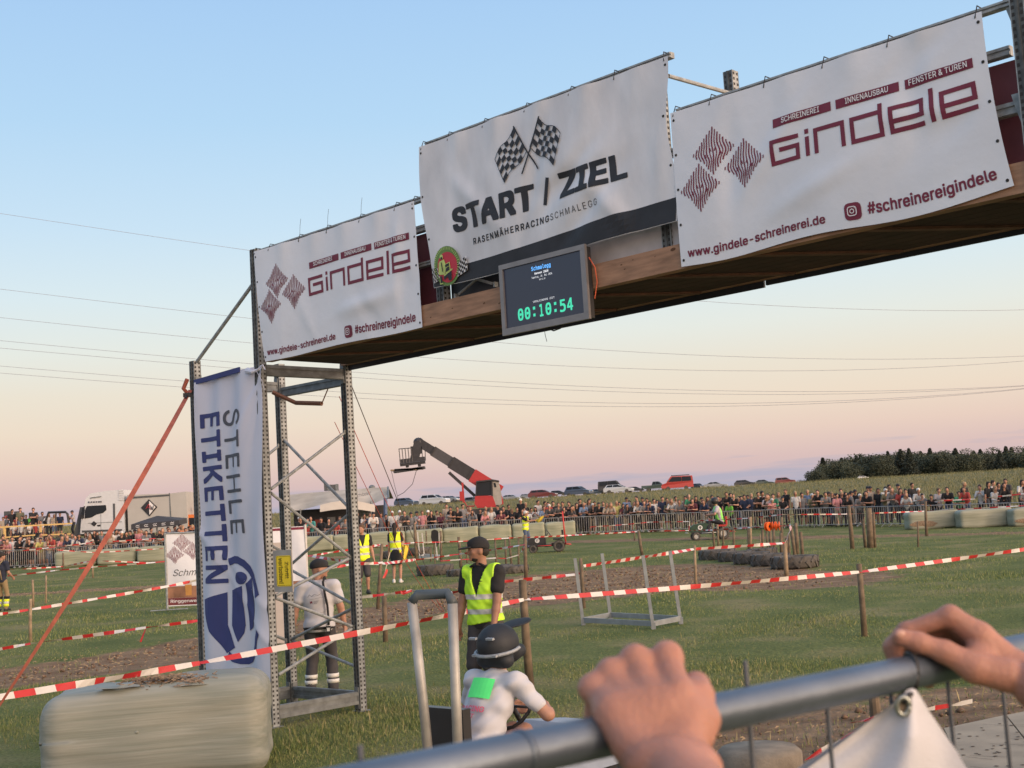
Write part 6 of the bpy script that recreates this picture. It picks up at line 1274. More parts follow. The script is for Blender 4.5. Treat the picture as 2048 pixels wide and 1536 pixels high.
# steel stillages
def stillage(label, bases, tops, m, r=.03):
    B_ = [gpix(*b_) if len(b_) == 2 else gp(b_[0], b_[2]) for b_ in bases]; T_ = [at(t_[0], t_[1], b_[1]) for t_, b_ in zip(tops, B_)]; c = sum(B_) / 4; root = thing('stillage', label, 'stillage', c)
    for b_, t_ in zip(B_, T_): mb = MB(); mb.beam(b_ - ZZ * .02, t_, r * 2, r * 1.5, (0, 1, 0)); mb.box(b_ + ZZ * .06, (r * 2.6, r * 2.6, .12)); build('post', mb, m, root)
    for i, j in ((0, 1), (1, 3), (3, 2), (2, 0)): mb = MB(); mb.beam(B_[i] + ZZ * .10, B_[j] + ZZ * .10, .03, .09); build('base_rail', mb, m, root)
    return root
stillage('empty galvanised stillage frame with four leaning posts on the grass', [(1167, 1251), (1222, 1240), (1307, 1259), (1362, 1248)], [(1150, 1117), (1204, 1107), (1286, 1111), (1340, 1102)], mat('bright_galvanised', (.24, .265, .28), .45, .3, var=.15))
stillage('small white stillage frame by the first tractor tyre', [(840, 1118), (849, 1114), (875, 1120), (882, 1116)], [(835, 1064), (844, 1066), (871, 1077), (878, 1066)], mat('white_frame', (.5, .48, .45), .6), .025)
# black jacket hung on a stake
P = gp(870, 52); r = thing('hanging_jacket', 'black jacket hung on a stake in front of the pale bales', 'jacket', P)
def jk(px, py): return at(px, py, 52)
mb = MB(); out = [(863, 1062), (868, 1059), (875, 1061), (877, 1066), (877, 1081), (875, 1093), (873, 1094), (872, 1083), (864, 1083), (862, 1074)]
F_ = [jk(*q) for q in out]; n = len(F_); mb.add([q - [0, .09, 0] for q in F_] + [q + [0, .09, 0] for q in F_], [tuple(range(n)), tuple(range(n, 2 * n))[::-1]] + [(i, (i + 1) % n, n + (i + 1) % n, n + i) for i in range(n)]); build('jacket', mb, blk_cloth, r)
mb = MB(); mb.tube([P, P + ZZ * 1.0], .03, 6); build('stake', mb, stake_m, r)
# orange cable reels
orm = mat('orange_plastic', (.75, .13, .02), .45, var=.05)
for i, (px, lb) in enumerate(((1536, 'big orange cable reel on the tape stakes, facing the viewer'), (1548, 'middle orange reel seen almost edge-on'), (1556, 'last orange reel of the three on the tape'))):
    c = at(px, 1052 if i else 1053, 38.5); r = thing('cable_reel', lb, 'cable reel', c); mb = MB(); a = np.array([[.75, .2, .15][i], [-.6, -.97, -.98][i], 0]); a = np.array([math.sin([.75, 1.25, 1.3][i]), -math.cos([.75, 1.25, 1.3][i]), 0]); 
    mb.tube([c - a * .05, c - a * .03], [.135, .135], 18); mb.tube([c + a * .03, c + a * .05], [.135, .135], 18); mb.tube([c - a * .04, c + a * .04], .07, 12); build('reel', mb, orm, r); mb = MB(); mb.tube([c - a * .055, c + a * .055], .04, 10); build('hub', mb, black_gl, r)
# sponsor panel with diamonds
PY = 33.0
def panel(label, corners, Y, zb=None, thick=.03, framem=galv):
    P = [at(*c, Y) for c in corners]; root = thing('sponsor_panel', label, 'advertising panel', (P[0] + P[1]) / 2); u = P[1] - P[0]; W = np.linalg.norm(u); u /= W; H = P[3][2] - P[0][2]
    fn = lambda a, b_, l: tuple(P[0] + u * a * W + ZZ * (b_ * H) + np.array([0, -.012 - l * 2, 0]) + np.array([0, .02 * math.sin(a * 9 + b_ * 5), 0]))
    return root, fn, P, u, W, H
r, fn, P, u, W, H = panel('white sponsor panel with wood-grain diamonds, script writing and a beer picture', [(335, 1213), (470, 1207), (470, 1062), (331, 1067)], PY)
mb = MB(); mb.grid(lambda a, b_: fn(a, b_, 0), 16, 16); build('sheet', mb, tarp, r, True)
mb = MB(); mb.tube([fn(0, -.04, 0), fn(0, 1.01, 0)], .03, 8); mb.tube([fn(1, -.04, 0), fn(1, 1.01, 0)], .03, 8); mb.tube([fn(0, 1, 0), fn(1, 1, 0)], .022, 8); mb.tube([fn(-.25, -.05, 0), fn(.3, -.04, 0)], .015, 6); build('frame', mb, galv, r)
kk = 1 / W
f = Flat(); 
for i, (cx, cz) in enumerate(((.245, .865), (.135, .70), (.40, .745), (.62, .86))): grain_diamond(f, cx, cz, .125, .125, 30 + i, n=13, wv=.6)
f.lay('diamonds', fn, mat('faded_maroon_print', (.20, .07, .09), .7), r, step=.1)
f = Flat(); f.text('Schmalegg', .10, .385, .80, .50, shear=.35, bold=-.004); f.lay('script', fn, blk, r, step=.1)
f = Flat(); f.poly([(.005, .015), (.995, .015), (.995, .11), (.005, .11)]); f.lay('footer', fn, mat('footer_maroon', (.14, .03, .035), .6), r, step=.1)
f = Flat(); f.text('Ringgenweiler 7 - 88213', .05, .035, .95, .09, bold=.01); f.lay('footer_text', fn, wpr, r, step=.1, lift=.006)
f = Flat(); f.poly([(.005, .112), (.995, .112), (.995, .27), (.005, .27)]); f.lay('picture', fn, mat('picture_brown', (.24, .12, .07), .6, var=.5, scale=3), r, step=.1)
f = Flat(); f.poly([(.28, .14), (.37, .14), (.375, .285), (.275, .285)]); f.lay('beer_mug', fn, mat('beer', (.45, .22, .06), .5), r, step=.2, lift=.006); f = Flat(); f.poly([(.272, .285), (.378, .285), (.372, .315), (.278, .315)]); f.disc((.52, .20), .06, 12, ry=.018); f.disc((.66, .17), .05, 12, ry=.016); f.lay('foam', fn, mat('foam', (.5, .42, .36), .6), r, step=.2, lift=.006)
# second panel behind the tower and its pale leaning board
r, fn, P, u, W, H = panel('white and maroon sponsor panel partly hidden behind the tower posts', [(546, 1199), (616, 1195), (612, 1052), (540, 1056)], 28.5)
mb = MB(); mb.grid(lambda a, b_: fn(a, b_, 0), 8, 8); build('sheet', mb, tarp, r, True)
mb = MB(); mb.tube([fn(1, -.04, 0), fn(1, 1.02, 0)], .03, 8); mb.tube([fn(0, -.04, 0), fn(0, 1.02, 0)], .03, 8); build('frame', mb, mat('white_frame'), r)
f = Flat(); f.poly([(0.01, .955), (.99, .955), (.99, .99), (.01, .99)]); f.poly([(0.01, .02), (.99, .02), (.99, .09), (.01, .09)]); f.lay('maroon_strip', fn, mar, r, step=.2)
f = Flat(); f.text('gindele', .15, .035, .85, .075, bold=.01); f.lay('strip_text', fn, wpr, r, step=.2, lift=.006); f = Flat(); f.poly([(.01, .11), (.99, .11), (.99, .24), (.01, .24)]); f.lay('picture', fn, mat('picture_brown'), r, step=.2)
P0 = [at(548, 1286, 24), at(580, 1288, 24), at(577, 1084, 24.3), at(541, 1086, 24.3)]
mb = MB(); mb.add([q for q in P0] + [q + np.array([0, .05, 0]) for q in P0], [(0, 1, 2, 3), (7, 6, 5, 4), (0, 4, 5, 1), (1, 5, 6, 2), (2, 6, 7, 3), (3, 7, 4, 0)]); tag(build('leaning_board', mb, mat('beige_board', (.44, .38, .33), .7, var=.05)), 'plain beige board standing upright behind the tower', 'board')

# ================================================================== CROWD BARRIERS
PATH = [(-60, 77.5), (60, 76.5), (130, 76), (330, 76), (600, 77), (900, 78), (1180, 77.5), (1450, 74), (1680, 71), (1850, 66), (2120, 62)]
def pathY(px, off=0): return float(np.interp(px, [q[0] for q in PATH], [q[1] for q in PATH])) + off
bm_ = MB(); Wb = 2.2
bm_.tube([(0, 0, 1.08), (Wb, 0, 1.08)], .021, 5); bm_.tube([(0, 0, .16), (Wb, 0, .16)], .018, 4); bm_.tube([(0.01, 0, .16), (0.01, 0, 1.08)], .02, 5); bm_.tube([(Wb - .01, 0, .16), (Wb - .01, 0, 1.08)], .02, 5)
for i in range(1, 16): bm_.tube([(Wb * i / 16, 0, .16), (Wb * i / 16, 0, 1.08)], .0095, 4)
for x in (.25, Wb - .25): bm_.tube([(x, -.28, .02), (x, 0, .18), (x, .28, .02)], .018, 4)
bar_me = bm_.mesh('crowd_barrier', mat('barrier_galvanised', (.34, .335, .33), .5, .35, var=.15))
px = -60.0; k = 0
LM = [(-80, 60, 'beside the firefighter'), (60, 110, 'under the yellow-railed wagon'), (110, 150, 'beside the wagon\'s end'), (150, 250, 'below the lorry cab'), (250, 380, 'under the black parasol'), (380, 600, 'before the orange tractor'), (600, 700, 'under the food tent'), (700, 795, 'at the tent\'s open end'),
      (795, 880, 'below the white parked car'), (880, 950, 'beneath the raised boom'), (950, 1035, 'by the red telehandler'), (1035, 1120, 'below the parked red car'), (1120, 1195, 'below the dark off-roader'), (1195, 1280, 'below the silver estate car'), (1280, 1330, 'below the dark pickup'), (1330, 1405, 'below the red van'),
      (1405, 1480, 'behind the lime-bibbed racer'), (1480, 1530, 'behind the stake cluster'), (1530, 1600, 'behind the orange reels'), (1600, 1690, 'past the orange reels'), (1690, 1765, 'behind the thick post'), (1765, 1860, 'where the barrier meets bales'), (1860, 1950, 'behind the first bluish bale'), (1950, 2200, 'behind the last bluish bales')]
def landmark(x):
    for a, b_, s in LM:
        if a <= x < b_: return s
    return 'far off'
used = {}
while px < 2090:
    A = gp(px, pathY(px)); q = px + 5
    while np.linalg.norm(gp(q, pathY(q)) - A) < 2.23: q += .5
    B_ = gp(q, pathY(q)); o = bpy.data.objects.new('crowd_barrier', bar_me); COL.objects.link(o); d = B_ - A; o.location = A; o.rotation_euler = (0, -math.atan2(d[2], math.hypot(d[0], d[1])), math.atan2(d[1], d[0]))
    lm = landmark((px + q) / 2); used[lm] = used.get(lm, 0) + 1; w = ['', 'next ', 'third ', 'fourth ', 'fifth '][used[lm] - 1]
    tag(o, f"{w or 'first '}galvanised crowd barrier panel {lm}", 'barrier', 'crowd barriers round the track'); px = q

# ================================================================== CROWD
FILL = 32
def crowd(rows, ox, oy, s, off=None, **kw):
    for ln in rows.split(';'):
        q = ln.split()
        if not q: continue
        x, y, c, h, ps = float(q[0]), float(q[1]), q[2], q[3], int(q[4]); px_, py_ = ox + x / s, oy + y / s
        row = {1: .45, 4: .5, 5: -.25}.get(ps, 1.2 + (len(people) * 37 % 10) * .09) if off is None else off
        Y = pathY(px_) + row; spectator(px_, py_, Y, c, h, ps, kw.get('where') or landmark(px_), kw.get('z'), kw.get('group', 'spectators behind the barriers'))
crowd("""45 400 k d 3;165 400 k d 3;215 520 d l 1;300 425 k l 4;370 350 k d 0;415 450 b B 1;455 410 k l 0;525 360 g l 4;545 345 k d 0;580 460 k w 1;725 440 k c 1;935 425 t b 4;960 450 t L 1;1045 385 y B 4;1165 440 m l 4;1210 480 d l 1;1230 310 b c 0;1355 440 k L 1;
1425 300 k d 0;1445 420 w L 1;1530 310 n c 0;1615 335 s d 2;1655 470 d c 1;1740 350 w d 0;1800 375 k d 2;1900 305 n d 4;1995 375 c L 4;640 400 k d 0;800 400 g b 0;860 460 t L 1;1100 410 w d 0;1290 380 g d 0;1560 420 g b 1;1700 420 n d 1""", 1120, 960, 9.31)
crowd("""285 305 t d 0;350 400 g b 1;470 300 t d 0;515 265 r d 4;520 300 G B 1;665 300 k l 0;765 310 k c 2;960 280 d d 4;1030 330 w d 0;1230 260 k d 1;1300 245 w d 0;1370 290 k b 1;1320 420 v c 1;1440 320 o B 0;1570 270 n d 4;1630 280 n d 0;1690 250 n B 0;1785 260 k d 1;
1800 430 k l 1;1890 205 w d 0;1965 310 k L 1;2000 245 w c 0;120 330 g d 0;230 380 w L 1;600 380 m d 1;850 400 n b 1;1080 300 k d 0;1500 300 k d 0;880 310 g l 0""", 1320, 960, 9.31)
crowd("""30 305 k d 4;110 400 s L 1;130 340 k c 0;200 460 p w 1;255 345 G d 4;420 385 k c 4;475 265 k b 0;650 305 w B 0;880 275 b B 0;940 370 c w 1;1090 310 k d 1;1200 355 g d 1;1270 300 k c 0;1330 305 k q 0;1415 340 p d 4;1500 255 k d 0;1510 310 k B 0;1690 285 g c 0;1765 260 k c 0;1825 375 g w 1;
1600 400 k d 1;1000 330 d b 0;770 330 g d 0;340 320 t L 0""", 1520, 950, 9.31)
crowd("""160 345 k c 0;175 500 k d 1;215 345 t c 0;390 400 k d 0;380 430 c d 0;500 440 c w 1;550 350 w c 2;630 320 k d 0;820 295 c c 0;880 395 r l 4;1000 410 n d 4;1010 530 w L 1;1130 280 k d 0;1250 430 w w 1;1590 560 k c 1;1700 395 l b 4;1920 420 k d 1;1350 540 g c 1;700 430 g L 1""", 1720, 940, 10.97)
crowd("""530 620 G d 1;650 370 k B 0;695 520 r b 1;1000 420 w u 3;1180 370 k l 0;1280 340 w d 0;1290 460 w L 4;1400 385 k d 0;1490 440 k l 1;1560 300 d d 0;1900 320 w l 4;1950 470 g d 4;2060 340 k d 0""", 1868, 930, 10.97)
crowd("""20 330 w w 0;100 320 w w 4;225 340 g c 4;300 330 w c 3;345 330 p b 0;410 320 k w 3;500 330 t d 0;545 345 m d 2;605 260 t b 0;675 295 k c 1;730 305 k d 1;780 260 g d 0;835 285 k d 0;865 290 w L 3;1030 290 t B 0;1090 290 w L 4;1160 270 k d 0;1225 280 k d 4;1275 265 k d 0;1300 310 k L 3;
1370 290 k d 4;1405 195 k w 0;1455 240 k B 0;1480 320 w d 4;1570 290 w l 3;1590 220 w d 0;1665 230 k d 0;1700 240 r d 0;1755 230 k d 0;1720 275 d w 1;1800 265 d b 1;1855 235 k d 0;1930 235 t d 0;1955 300 k L 1;2010 245 k l 0;2040 205 k d 0;160 350 d d 1;640 340 g d 1;905 340 g l 1;970 310 k d 0;
1190 340 m d 1;1420 330 k l 1;1520 300 g d 0;1640 300 b d 1;1880 310 k b 1;455 350 k l 1;1010 350 p L 1""", 780, 960, 5.39)
crowd("""165 655 k w 0;210 700 k d 1;400 690 T h 1;680 730 k d 1;830 755 r c 1;1210 580 k l 0;1330 610 w l 3;1440 600 n b 0;1485 610 w c 1;1640 590 g d 0;300 690 r d 0;560 680 k d 0;900 660 d b 0;1000 700 g c 1;1080 640 k d 0;1730 620 k d 0""", 580, 960, 9.04)
crowd("""40 820 g d 1;120 870 m c 1;330 840 k d 1;440 860 b w 0;520 850 g L 1;690 830 r d 0;700 930 r L 1;790 840 y c 1;940 830 t L 1;960 900 w l 1;1120 900 t d 1;1170 740 d c 4;1260 730 k d 0;1400 730 w d 4;1550 760 n c 1;1650 720 t l 0;1725 720 k l 0;1730 790 w L 1;1860 700 g l 4;780 720 t d 0;
940 740 m d 0;230 800 w d 0;600 870 k d 1;860 790 g l 0;1040 800 r b 1;60 760 p d 0;1320 800 n L 1;1480 800 w d 1;1790 760 k d 0;180 880 p L 1;400 780 k d 0;560 790 w b 0;1200 820 p L 1""", 0, 990, 9.6)
crowd("""50 330 k l 1;220 390 t c 1;300 370 t L 1;395 280 w l 4;540 340 k w 1;605 320 k l 4;770 270 k c 0;850 260 p L 0;940 310 p B 4;1090 250 k d 0;1190 400 w l 1;1330 290 k L 1;1420 230 n d 0;1550 210 g d 0;1650 180 d d 0;1700 200 o L 0;1830 220 k d 0;1900 190 k B 0;1990 200 k c 0;
130 300 g d 0;470 300 k d 0;690 300 k d 0;1020 330 g d 1;1260 330 k d 1;1470 300 t b 1;1600 290 k d 1;1760 290 w d 1""", 190, 1030, 9.75)
# people up on the wagon and the staging behind it
WZ = 2.6
crowd("""265 520 w B 4;410 500 w d 0;560 520 w d 4;690 520 r d 0;780 490 w d 0;120 560 k d 0;340 590 n L 0;480 600 t L 0""", 0, 990, 9.6, 4.3, where='on the wagon between yellow rails', z=WZ, group='children on the wagon')
crowd("""120 390 g R 0;230 275 k d 0;385 245 c d 0;320 400 r d 0;420 400 t d 0;635 245 k d 2;580 370 v L 0;810 325 g d 0;935 345 w L 6;1040 370 t L 0;1150 340 n d 0;60 420 t d 0;500 380 k d 0;720 370 k b 0;860 420 k d 0""", 0, 990, 9.6, 7.6, where='standing high on the staging', z=2.9, group='people on the staging')
crowd("1410 285 l c 3", 0, 990, 9.6, 7.2, where='perched beside the lorry cab', z=2.9, group='people on the staging')
_r = random.Random(12)
for k in range(FILL):       # the further ranks of the crowd, seen between and above the front ones
    px_ = _r.choice([_r.uniform(5, 400), _r.uniform(600, 1160), _r.uniform(1160, 1800), _r.uniform(5, 400)]); Y = pathY(px_) + _r.uniform(2.2, 3.6); z0 = float(ground(gp(px_, Y)[0], Y)); h = _r.uniform(1.5, 1.9)
    x_ = gp(px_, Y)[0]; v_ = np.array([x_, Y, z0 + h]) - CAM; w_ = v_ @ FW; spectator(1024 + FOC * (v_ @ RT) / w_, 768 - FOC * (v_ @ UP) / w_, Y, _r.choice('kkkknnngdwtbrk'), _r.choice('dddbBclLw'), _r.choice((0, 2, 6)) if k % 9 == 0 else _r.choice((0, 2, 0)), landmark(px_))
print('people', len(people))
label_people()
# ================================================================== WAGON, LORRY, TENT, TELEHANDLER, CARS
yel_p = mat('yellow_rail_paint', (.62, .42, .16), .5, var=.12); wht_p = mat('white_vehicle_paint', (.52, .54, .56), .35, var=.05, coat=.3); glass = mat('vehicle_glass', (.018, .022, .028), .5, var=0, spec=.15); grey_p = mat('dark_grey_plastic', (.07, .075, .08), .6)
chrome = mat('chrome', (.5, .5, .5), .2, .9); lampw = mat('headlamp_glass', (.6, .6, .58), .15)
Yw = 81.0
def pz(px, z, Y=Yw): q = gp(px, Y); return np.array([q[0], Y, z])
r = thing('wagon', 'flat farm wagon with yellow railings crowded with children', 'wagon', gp(60, Yw))
mb = MB(); a, b_ = pz(-60, WZ - .06), pz(141, WZ - .06); mb.box((a + b_) / 2, (b_[0] - a[0], 2.4, .12)); build('deck', mb, grey_p, r)
mb = MB(); mb.box((a + b_) / 2 - ZZ * .55 + [0, .3, 0], (b_[0] - a[0] - .4, .2, .9)); build('chassis', mb, black_gl, r)
def rail_px(pts, Y, w=.09):
    for p0, p1 in zip(pts[:-1], pts[1:]): mb = MB(); mb.beam(at(*p0, Y), at(*p1, Y), w, w); build('rail', mb, yel_p, r)
rail_px([(-20, 1055.5), (9, 1054), (144, 1047)], Yw - 1.25); rail_px([(9, 1075), (70, 1070)], Yw - 1.25, .08); rail_px([(85, 1070), (144, 1067.5)], Yw - 1.25, .08)
for px_ in (9, 81): mb = MB(); mb.beam(at(px_, 1053 - px_ * .04, Yw - 1.2), at(px_ + 1, 1082, Yw - 1.2), .13, .09, (0, 1, 0)); build('rail_post', mb, yel_p, r)
for x in (-30, -24): mb = MB(); c_ = np.array([x, Yw, 1.75]); mb.tube([c_ - [0, 1.1, 0], c_ - [0, .8, 0]], .5, 18); build('wheel', mb, tyre_m, r)
r = thing('staging', 'dark raised staging with a tubular roll frame behind the yellow-railed wagon', 'staging', gp(60, 84.0))
mb = MB(); a, b_ = pz(-60, 2.83, 84.6), pz(150, 2.83, 84.6); mb.box((a + b_) / 2, (b_[0] - a[0], 2.6, .1)); build('deck', mb, grey_p, r)
for px_ in (-20, 40, 95, 148): mb = MB(); q = pz(px_, 1.2, 84.6); mb.beam(q - ZZ * .3, q + ZZ * 1.58, .1, .1, (0, 1, 0)); build('leg', mb, grey_p, r)
mb = MB(); mb.tube([at(91, 1043, 83.0), at(97, 1025, 83.0), at(131, 1024, 83.0), at(135, 1028, 83.0), at(138, 1048, 83.0)], .08, 8); mb.tube([at(112, 1024, 83.0), at(112, 1046, 83.0)], .05, 6); build('roll_frame', mb, black_gl, r)
for px_ in (16, 36): mb = MB(); mb.box(at(px_, 1030, 85.4), (.5, .1, .5)); build('seat_back', mb, grey_p, r)

# the silver-white lorry seen from its side, front to the left
Yt = 86.0; sc = Yt / FOC
r = thing('lorry', 'white lorry with dark windows and grey curtain-sided body bearing a diamond emblem', 'lorry', gp(262, Yt))
gz = float(ground(-25, Yt)); fY = Yt - 1.25
def T2(px, py, d=0): q = at(px, py, fY); return np.array([q[0], fY + d, q[2]])
def ext(pts, m, name, d0=0, d1=2.5, par=None): mb = MB(); n = len(pts); A = [T2(*q, d0) for q in pts]; B_ = [T2(*q, d1) for q in pts]; mb.add(A + B_, [tuple(range(n)), tuple(range(n, 2 * n))[::-1]] + [(i, n + i, n + (i + 1) % n, (i + 1) % n) for i in range(n)]); return build(name, mb, m, par or r)
cab = ext([(160, 1068), (163, 1030), (168, 1012), (172, 996), (181, 987), (210, 982), (246, 979), (250, 1066)], wht_p, 'cab')
ext([(170, 1021), (174, 1012), (212, 1010), (213, 1020), (206, 1026), (193, 1029), (183, 1035), (170, 1037)], glass, 'side_window', -.03, -.004)
ext([(161, 1030), (168, 1012), (170, 1012), (168, 1037), (160, 1038)], glass, 'windscreen_edge', -.02, 2.3)
ext([(147, 1062), (152, 1040), (158, 1014), (163, 1014), (160, 1040), (160, 1072), (149, 1072)], grey_p, 'front_fairing', .2, 2.3)
ext([(226, 1007), (230, 1007), (231, 1058), (227, 1058)], grey_p, 'air_duct', -.02, -.004); ext([(246, 1000), (262, 999), (264, 1064), (250, 1064)], black_gl, 'cab_gap', .3, 2.2)
for i in range(5): ext([(238, 980 + i * 4.6), (248, 979.3 + i * 4.6), (248, 981.5 + i * 4.6), (238, 982.3 + i * 4.6)], wht_p, 'louvre', -.06, -.004)
ext([(181, 995), (203, 992), (203, 994), (181, 997)], galv_d, 'roof_rail', -.05, -.004); ext([(164, 1029), (169, 1030), (167, 1038), (163, 1037)], black_gl, 'mirror', -.35, -.15)
ext([(176, 1046), (244, 1043), (244, 1044), (176, 1047)], galv_d, 'trim_line', -.012, -.004); ext([(164, 1061), (244, 1058), (244, 1062), (164, 1065)], grey_p, 'skirt', -.02, -.005); ext([(201, 1016), (201.8, 1016), (202.5, 1060), (201.7, 1060)], galv_d, 'door_line', -.008, -.003); ext([(194, 1050), (201, 1049), (201, 1053), (195, 1053)], black_gl, 'step_panel', -.012, -.004)
body = ext([(254, 990), (340, 987), (372, 983), (375, 1040), (374, 1064), (257, 1066)], mat('curtain_grey', (.38, .37, .345), .7, var=.06, scale=1), 'curtain_side')
ext([(255, 994), (339, 988.5), (339, 992), (255, 998)], grey_p, 'curtain_rail', -.02, -.004); ext([(338, 986), (340, 986), (344, 1052), (341, 1052)], galv_d, 'curtain_strap', -.02, -.004)
D = lambda pts, m, n='emblem': ext(pts, m, n, -.03, -.015)
D([(282, 1015.5), (298, 998.5), (315, 1014), (299, 1033)], blk); ext([(298.5, 1001.5), (311.5, 1014), (299, 1029.5)], wpr, 'emblem', -.04, -.032)
mb = MB(); Q = lambda px, py: T2(px, py, -.045)
for a_, b2 in (((292, 1018), (298, 1008)), ((298, 1008), (301, 1019)), ((294, 1015), (300, 1015))): mb.beam(Q(*a_), Q(*b2), .02, .07, (0, 1, 0))
build('emblem_letter', mb, redp, r); mb = MB()
for a_, b2 in (((301, 1010), (303, 1020)), ((303, 1020), (304.5, 1013)), ((304.5, 1013), (306, 1020)), ((306, 1020), (308.5, 1010))): mb.beam(Q(*a_), Q(*b2), .02, .08, (0, 1, 0))
build('emblem_letter', mb, blk, r)
D([(182, 1048), (188, 1042), (194, 1047), (189, 1053)], blk, 'door_emblem')
for px_ in (182, 222, 290, 318): mb = MB(); c_ = gp(px_, fY + .15) + ZZ * .52; mb.tube([c_, c_ + [0, .35, 0]], .5, 18); build('wheel', mb, tyre_m, r)
for x0 in (177, 182, 187, 192, 197, 201): mb = MB(); mb.beam(Q(x0, 1004.5 - (x0 - 177) * .04), Q(x0 + 2.6, 1004.3 - (x0 - 177) * .04), .02, .10); build('roof_writing', mb, gry, r)
# orange tractor and small posts
r = thing('orange_tractor', 'orange tractor cab behind the crowd beside the tall flag', 'tractor', gp(392, 86)); fY = 85.0
ext([(366, 1032), (378, 1029), (401, 1029), (404, 1064), (368, 1064)], mat('orange_paint', (.62, .17, .04), .4), 'body', 0, 2); ext([(378, 1036), (397, 1035), (398, 1051), (379, 1051)], glass, 'window', -.03, -.005)
mb = MB(); mb.tube([at(396, 1030, 85.5), at(402, 1012, 85.5)], .08, 6); mb.ell(at(392, 1015, 85.5), (.14, .1, .14)); mb.tube([at(392, 1015, 85.5), at(400, 1020, 85.5)], .02, 4); build('exhaust_and_mirror', mb, black_gl, r)
for px_ in (376, 398): mb = MB(); c_ = gp(px_, 85.2) + ZZ * .6; mb.tube([c_, c_ + [0, .4, 0]], .6, 16); build('wheel', mb, tyre_m, r)
# black parasol
Yp = 80.5; r = thing('parasol', 'wide black parasol with white crest prints over the crowd', 'parasol', gp(315, Yp)); ap = at(314, 1031.5, Yp); rim = [at(262, 1049, Yp - .7), at(358, 1040.5, Yp - 1.1), at(374, 1036, Yp + 1.0), at(285, 1041, Yp + 1.4)]
mb = MB(); pm_ = mat('parasol_cloth', (.05, .05, .055), .85)
for i in range(4): mb.poly([ap, rim[i], rim[(i + 1) % 4]])
for i in range(4): mb.poly([rim[i], rim[i] - ZZ * .32, rim[(i + 1) % 4] - ZZ * .32, rim[(i + 1) % 4]])
build('canopy', mb, pm_, r); mb = MB(); mb.tube([gp(314, Yp), ap], .04, 6); build('pole', mb, galv_d, r)
for k in range(5):
    t_ = .14 + k * .18; q = rim[0] * (1 - t_) + rim[1] * t_ - ZZ * .12; dr = (rim[1] - rim[0]); dr /= np.linalg.norm(dr); f_ = lambda u, v, l: tuple(q + dr * u + ZZ * v + np.array([0, -.02, 0])); w_ = Flat(); w_.stroke([(-.14, -.02), (-.04, .04), (.02, .0), (.12, .05)], .03); w_.stroke([(-.12, -.08), (.12, -.08)], .035); w_.lay('crest', f_, wpr, r, cut=False)

# food tent
Yf = 82.0; r = thing('food_tent', 'stained off-white food tent with sagging canopy and blue counter', 'tent', gp(690, Yf))
tentm = mat('stained_canvas', (.37, .33, .27), .8, var=.25, scale=.8); tentl = mat('pale_canvas', (.46, .41, .34), .8, var=.12, scale=1)
B1 = [(560, 992), (600, 987), (650, 983), (700, 979), (740, 976), (775, 974)]; E1_ = [(560, 1020), (600, 1021), (640, 1010), (690, 1002), (738, 1011), (777, 995)]
mb = MB(); nn_ = 26
def cv(P, x): return np.interp(x, [q[0] for q in P], [q[1] for q in P])
def tf(u, v):
    x = 560 + 217 * u; y = cv(B1, x) * (1 - v) + cv(E1_, x) * v; q = at(x, y + 1.6 * math.sin(u * 26) * v * (1 - v) * 2, Yf + 1.6 - 2.6 * v); return q
mb.grid(tf, nn_, 6); mb.grid(lambda u, v: tf(u, 0) + np.array([0, v * 3, -.7 * v]), nn_, 2); build('canopy', mb, tentm, r, True)
mb = MB(); mb.grid(lambda u, v: at(640 + 110 * u, (1010 - 9 * math.sin(u * 3.14)) * (1 - v) + (1024 - 6 * math.sin(u * 3.14)) * v, Yf - 1.3 - .3 * v), 10, 3); build('awning', mb, tentl, r, True)
mb = MB(); a, b_ = gp(600, Yf - .4), gp(742, Yf - .4); mb.box((a + b_) / 2 + ZZ * .55, (b_[0] - a[0], .06, 1.15)); build('blue_counter', mb, mat('blue_sheet', (.09, .13, .22), .7), r)
mb = MB(); mb.box((a + b_) / 2 + ZZ * 1.2, (b_[0] - a[0], .5, .06)); build('counter_top', mb, mat('beige_board'), r)
mb = MB(); a, b_ = gp(590, Yf + 1.5), gp(772, Yf + 1.5); mb.box((a + b_) / 2 + ZZ * 1.3, (b_[0] - a[0], .06, 2.3)); build('back_wall', mb, mat('tent_dark', (.05, .05, .055), .9), r)
for px_ in (640, 665, 690, 712, 732): mb = MB(); q = gp(px_, Yf + .9) + ZZ * 1.55; mb.box(q, (.5, .1, .45 + .2 * (px_ % 2))); build('menu_board' if px_ % 2 else 'shelf_box', mb, [tentl, mat('shelf_red', (.25, .06, .05), .7), mat('shelf_grey', (.2, .2, .2), .7)][px_ % 3], r)
for px_, pt in ((771, 996), (742, 1003), (601, 1018)): mb = MB(); mb.tube([gp(px_, Yf - .9), at(px_, pt, Yf - .9)], .05 if px_ != 771 else .13, 6); build('tent_pole', mb, mat('blue_sheet') if px_ == 771 else galv_d, r)
mb = MB(); mb.tube([at(776, 974, Yf + 1), at(777, 996, Yf - 1)], .06, 6); build('edge_pole', mb, galv_d, r)
f_ = lambda u, v, l: tuple(at(702 + 40 * u, 997 - 8 * u * 1.0 - 9 * v, Yf - .9 - .05)); w_ = Flat(); w_.text('Der Schnitzelwirt', 0, 0, 1, .8, shear=.3); w_.lay('tent_writing', f_, gry, r, cut=False)
r = thing('speaker_stack', 'small dark boxes stacked on top of the food tent ridge', 'loudspeaker', at(663, 982, Yf + 2.4))
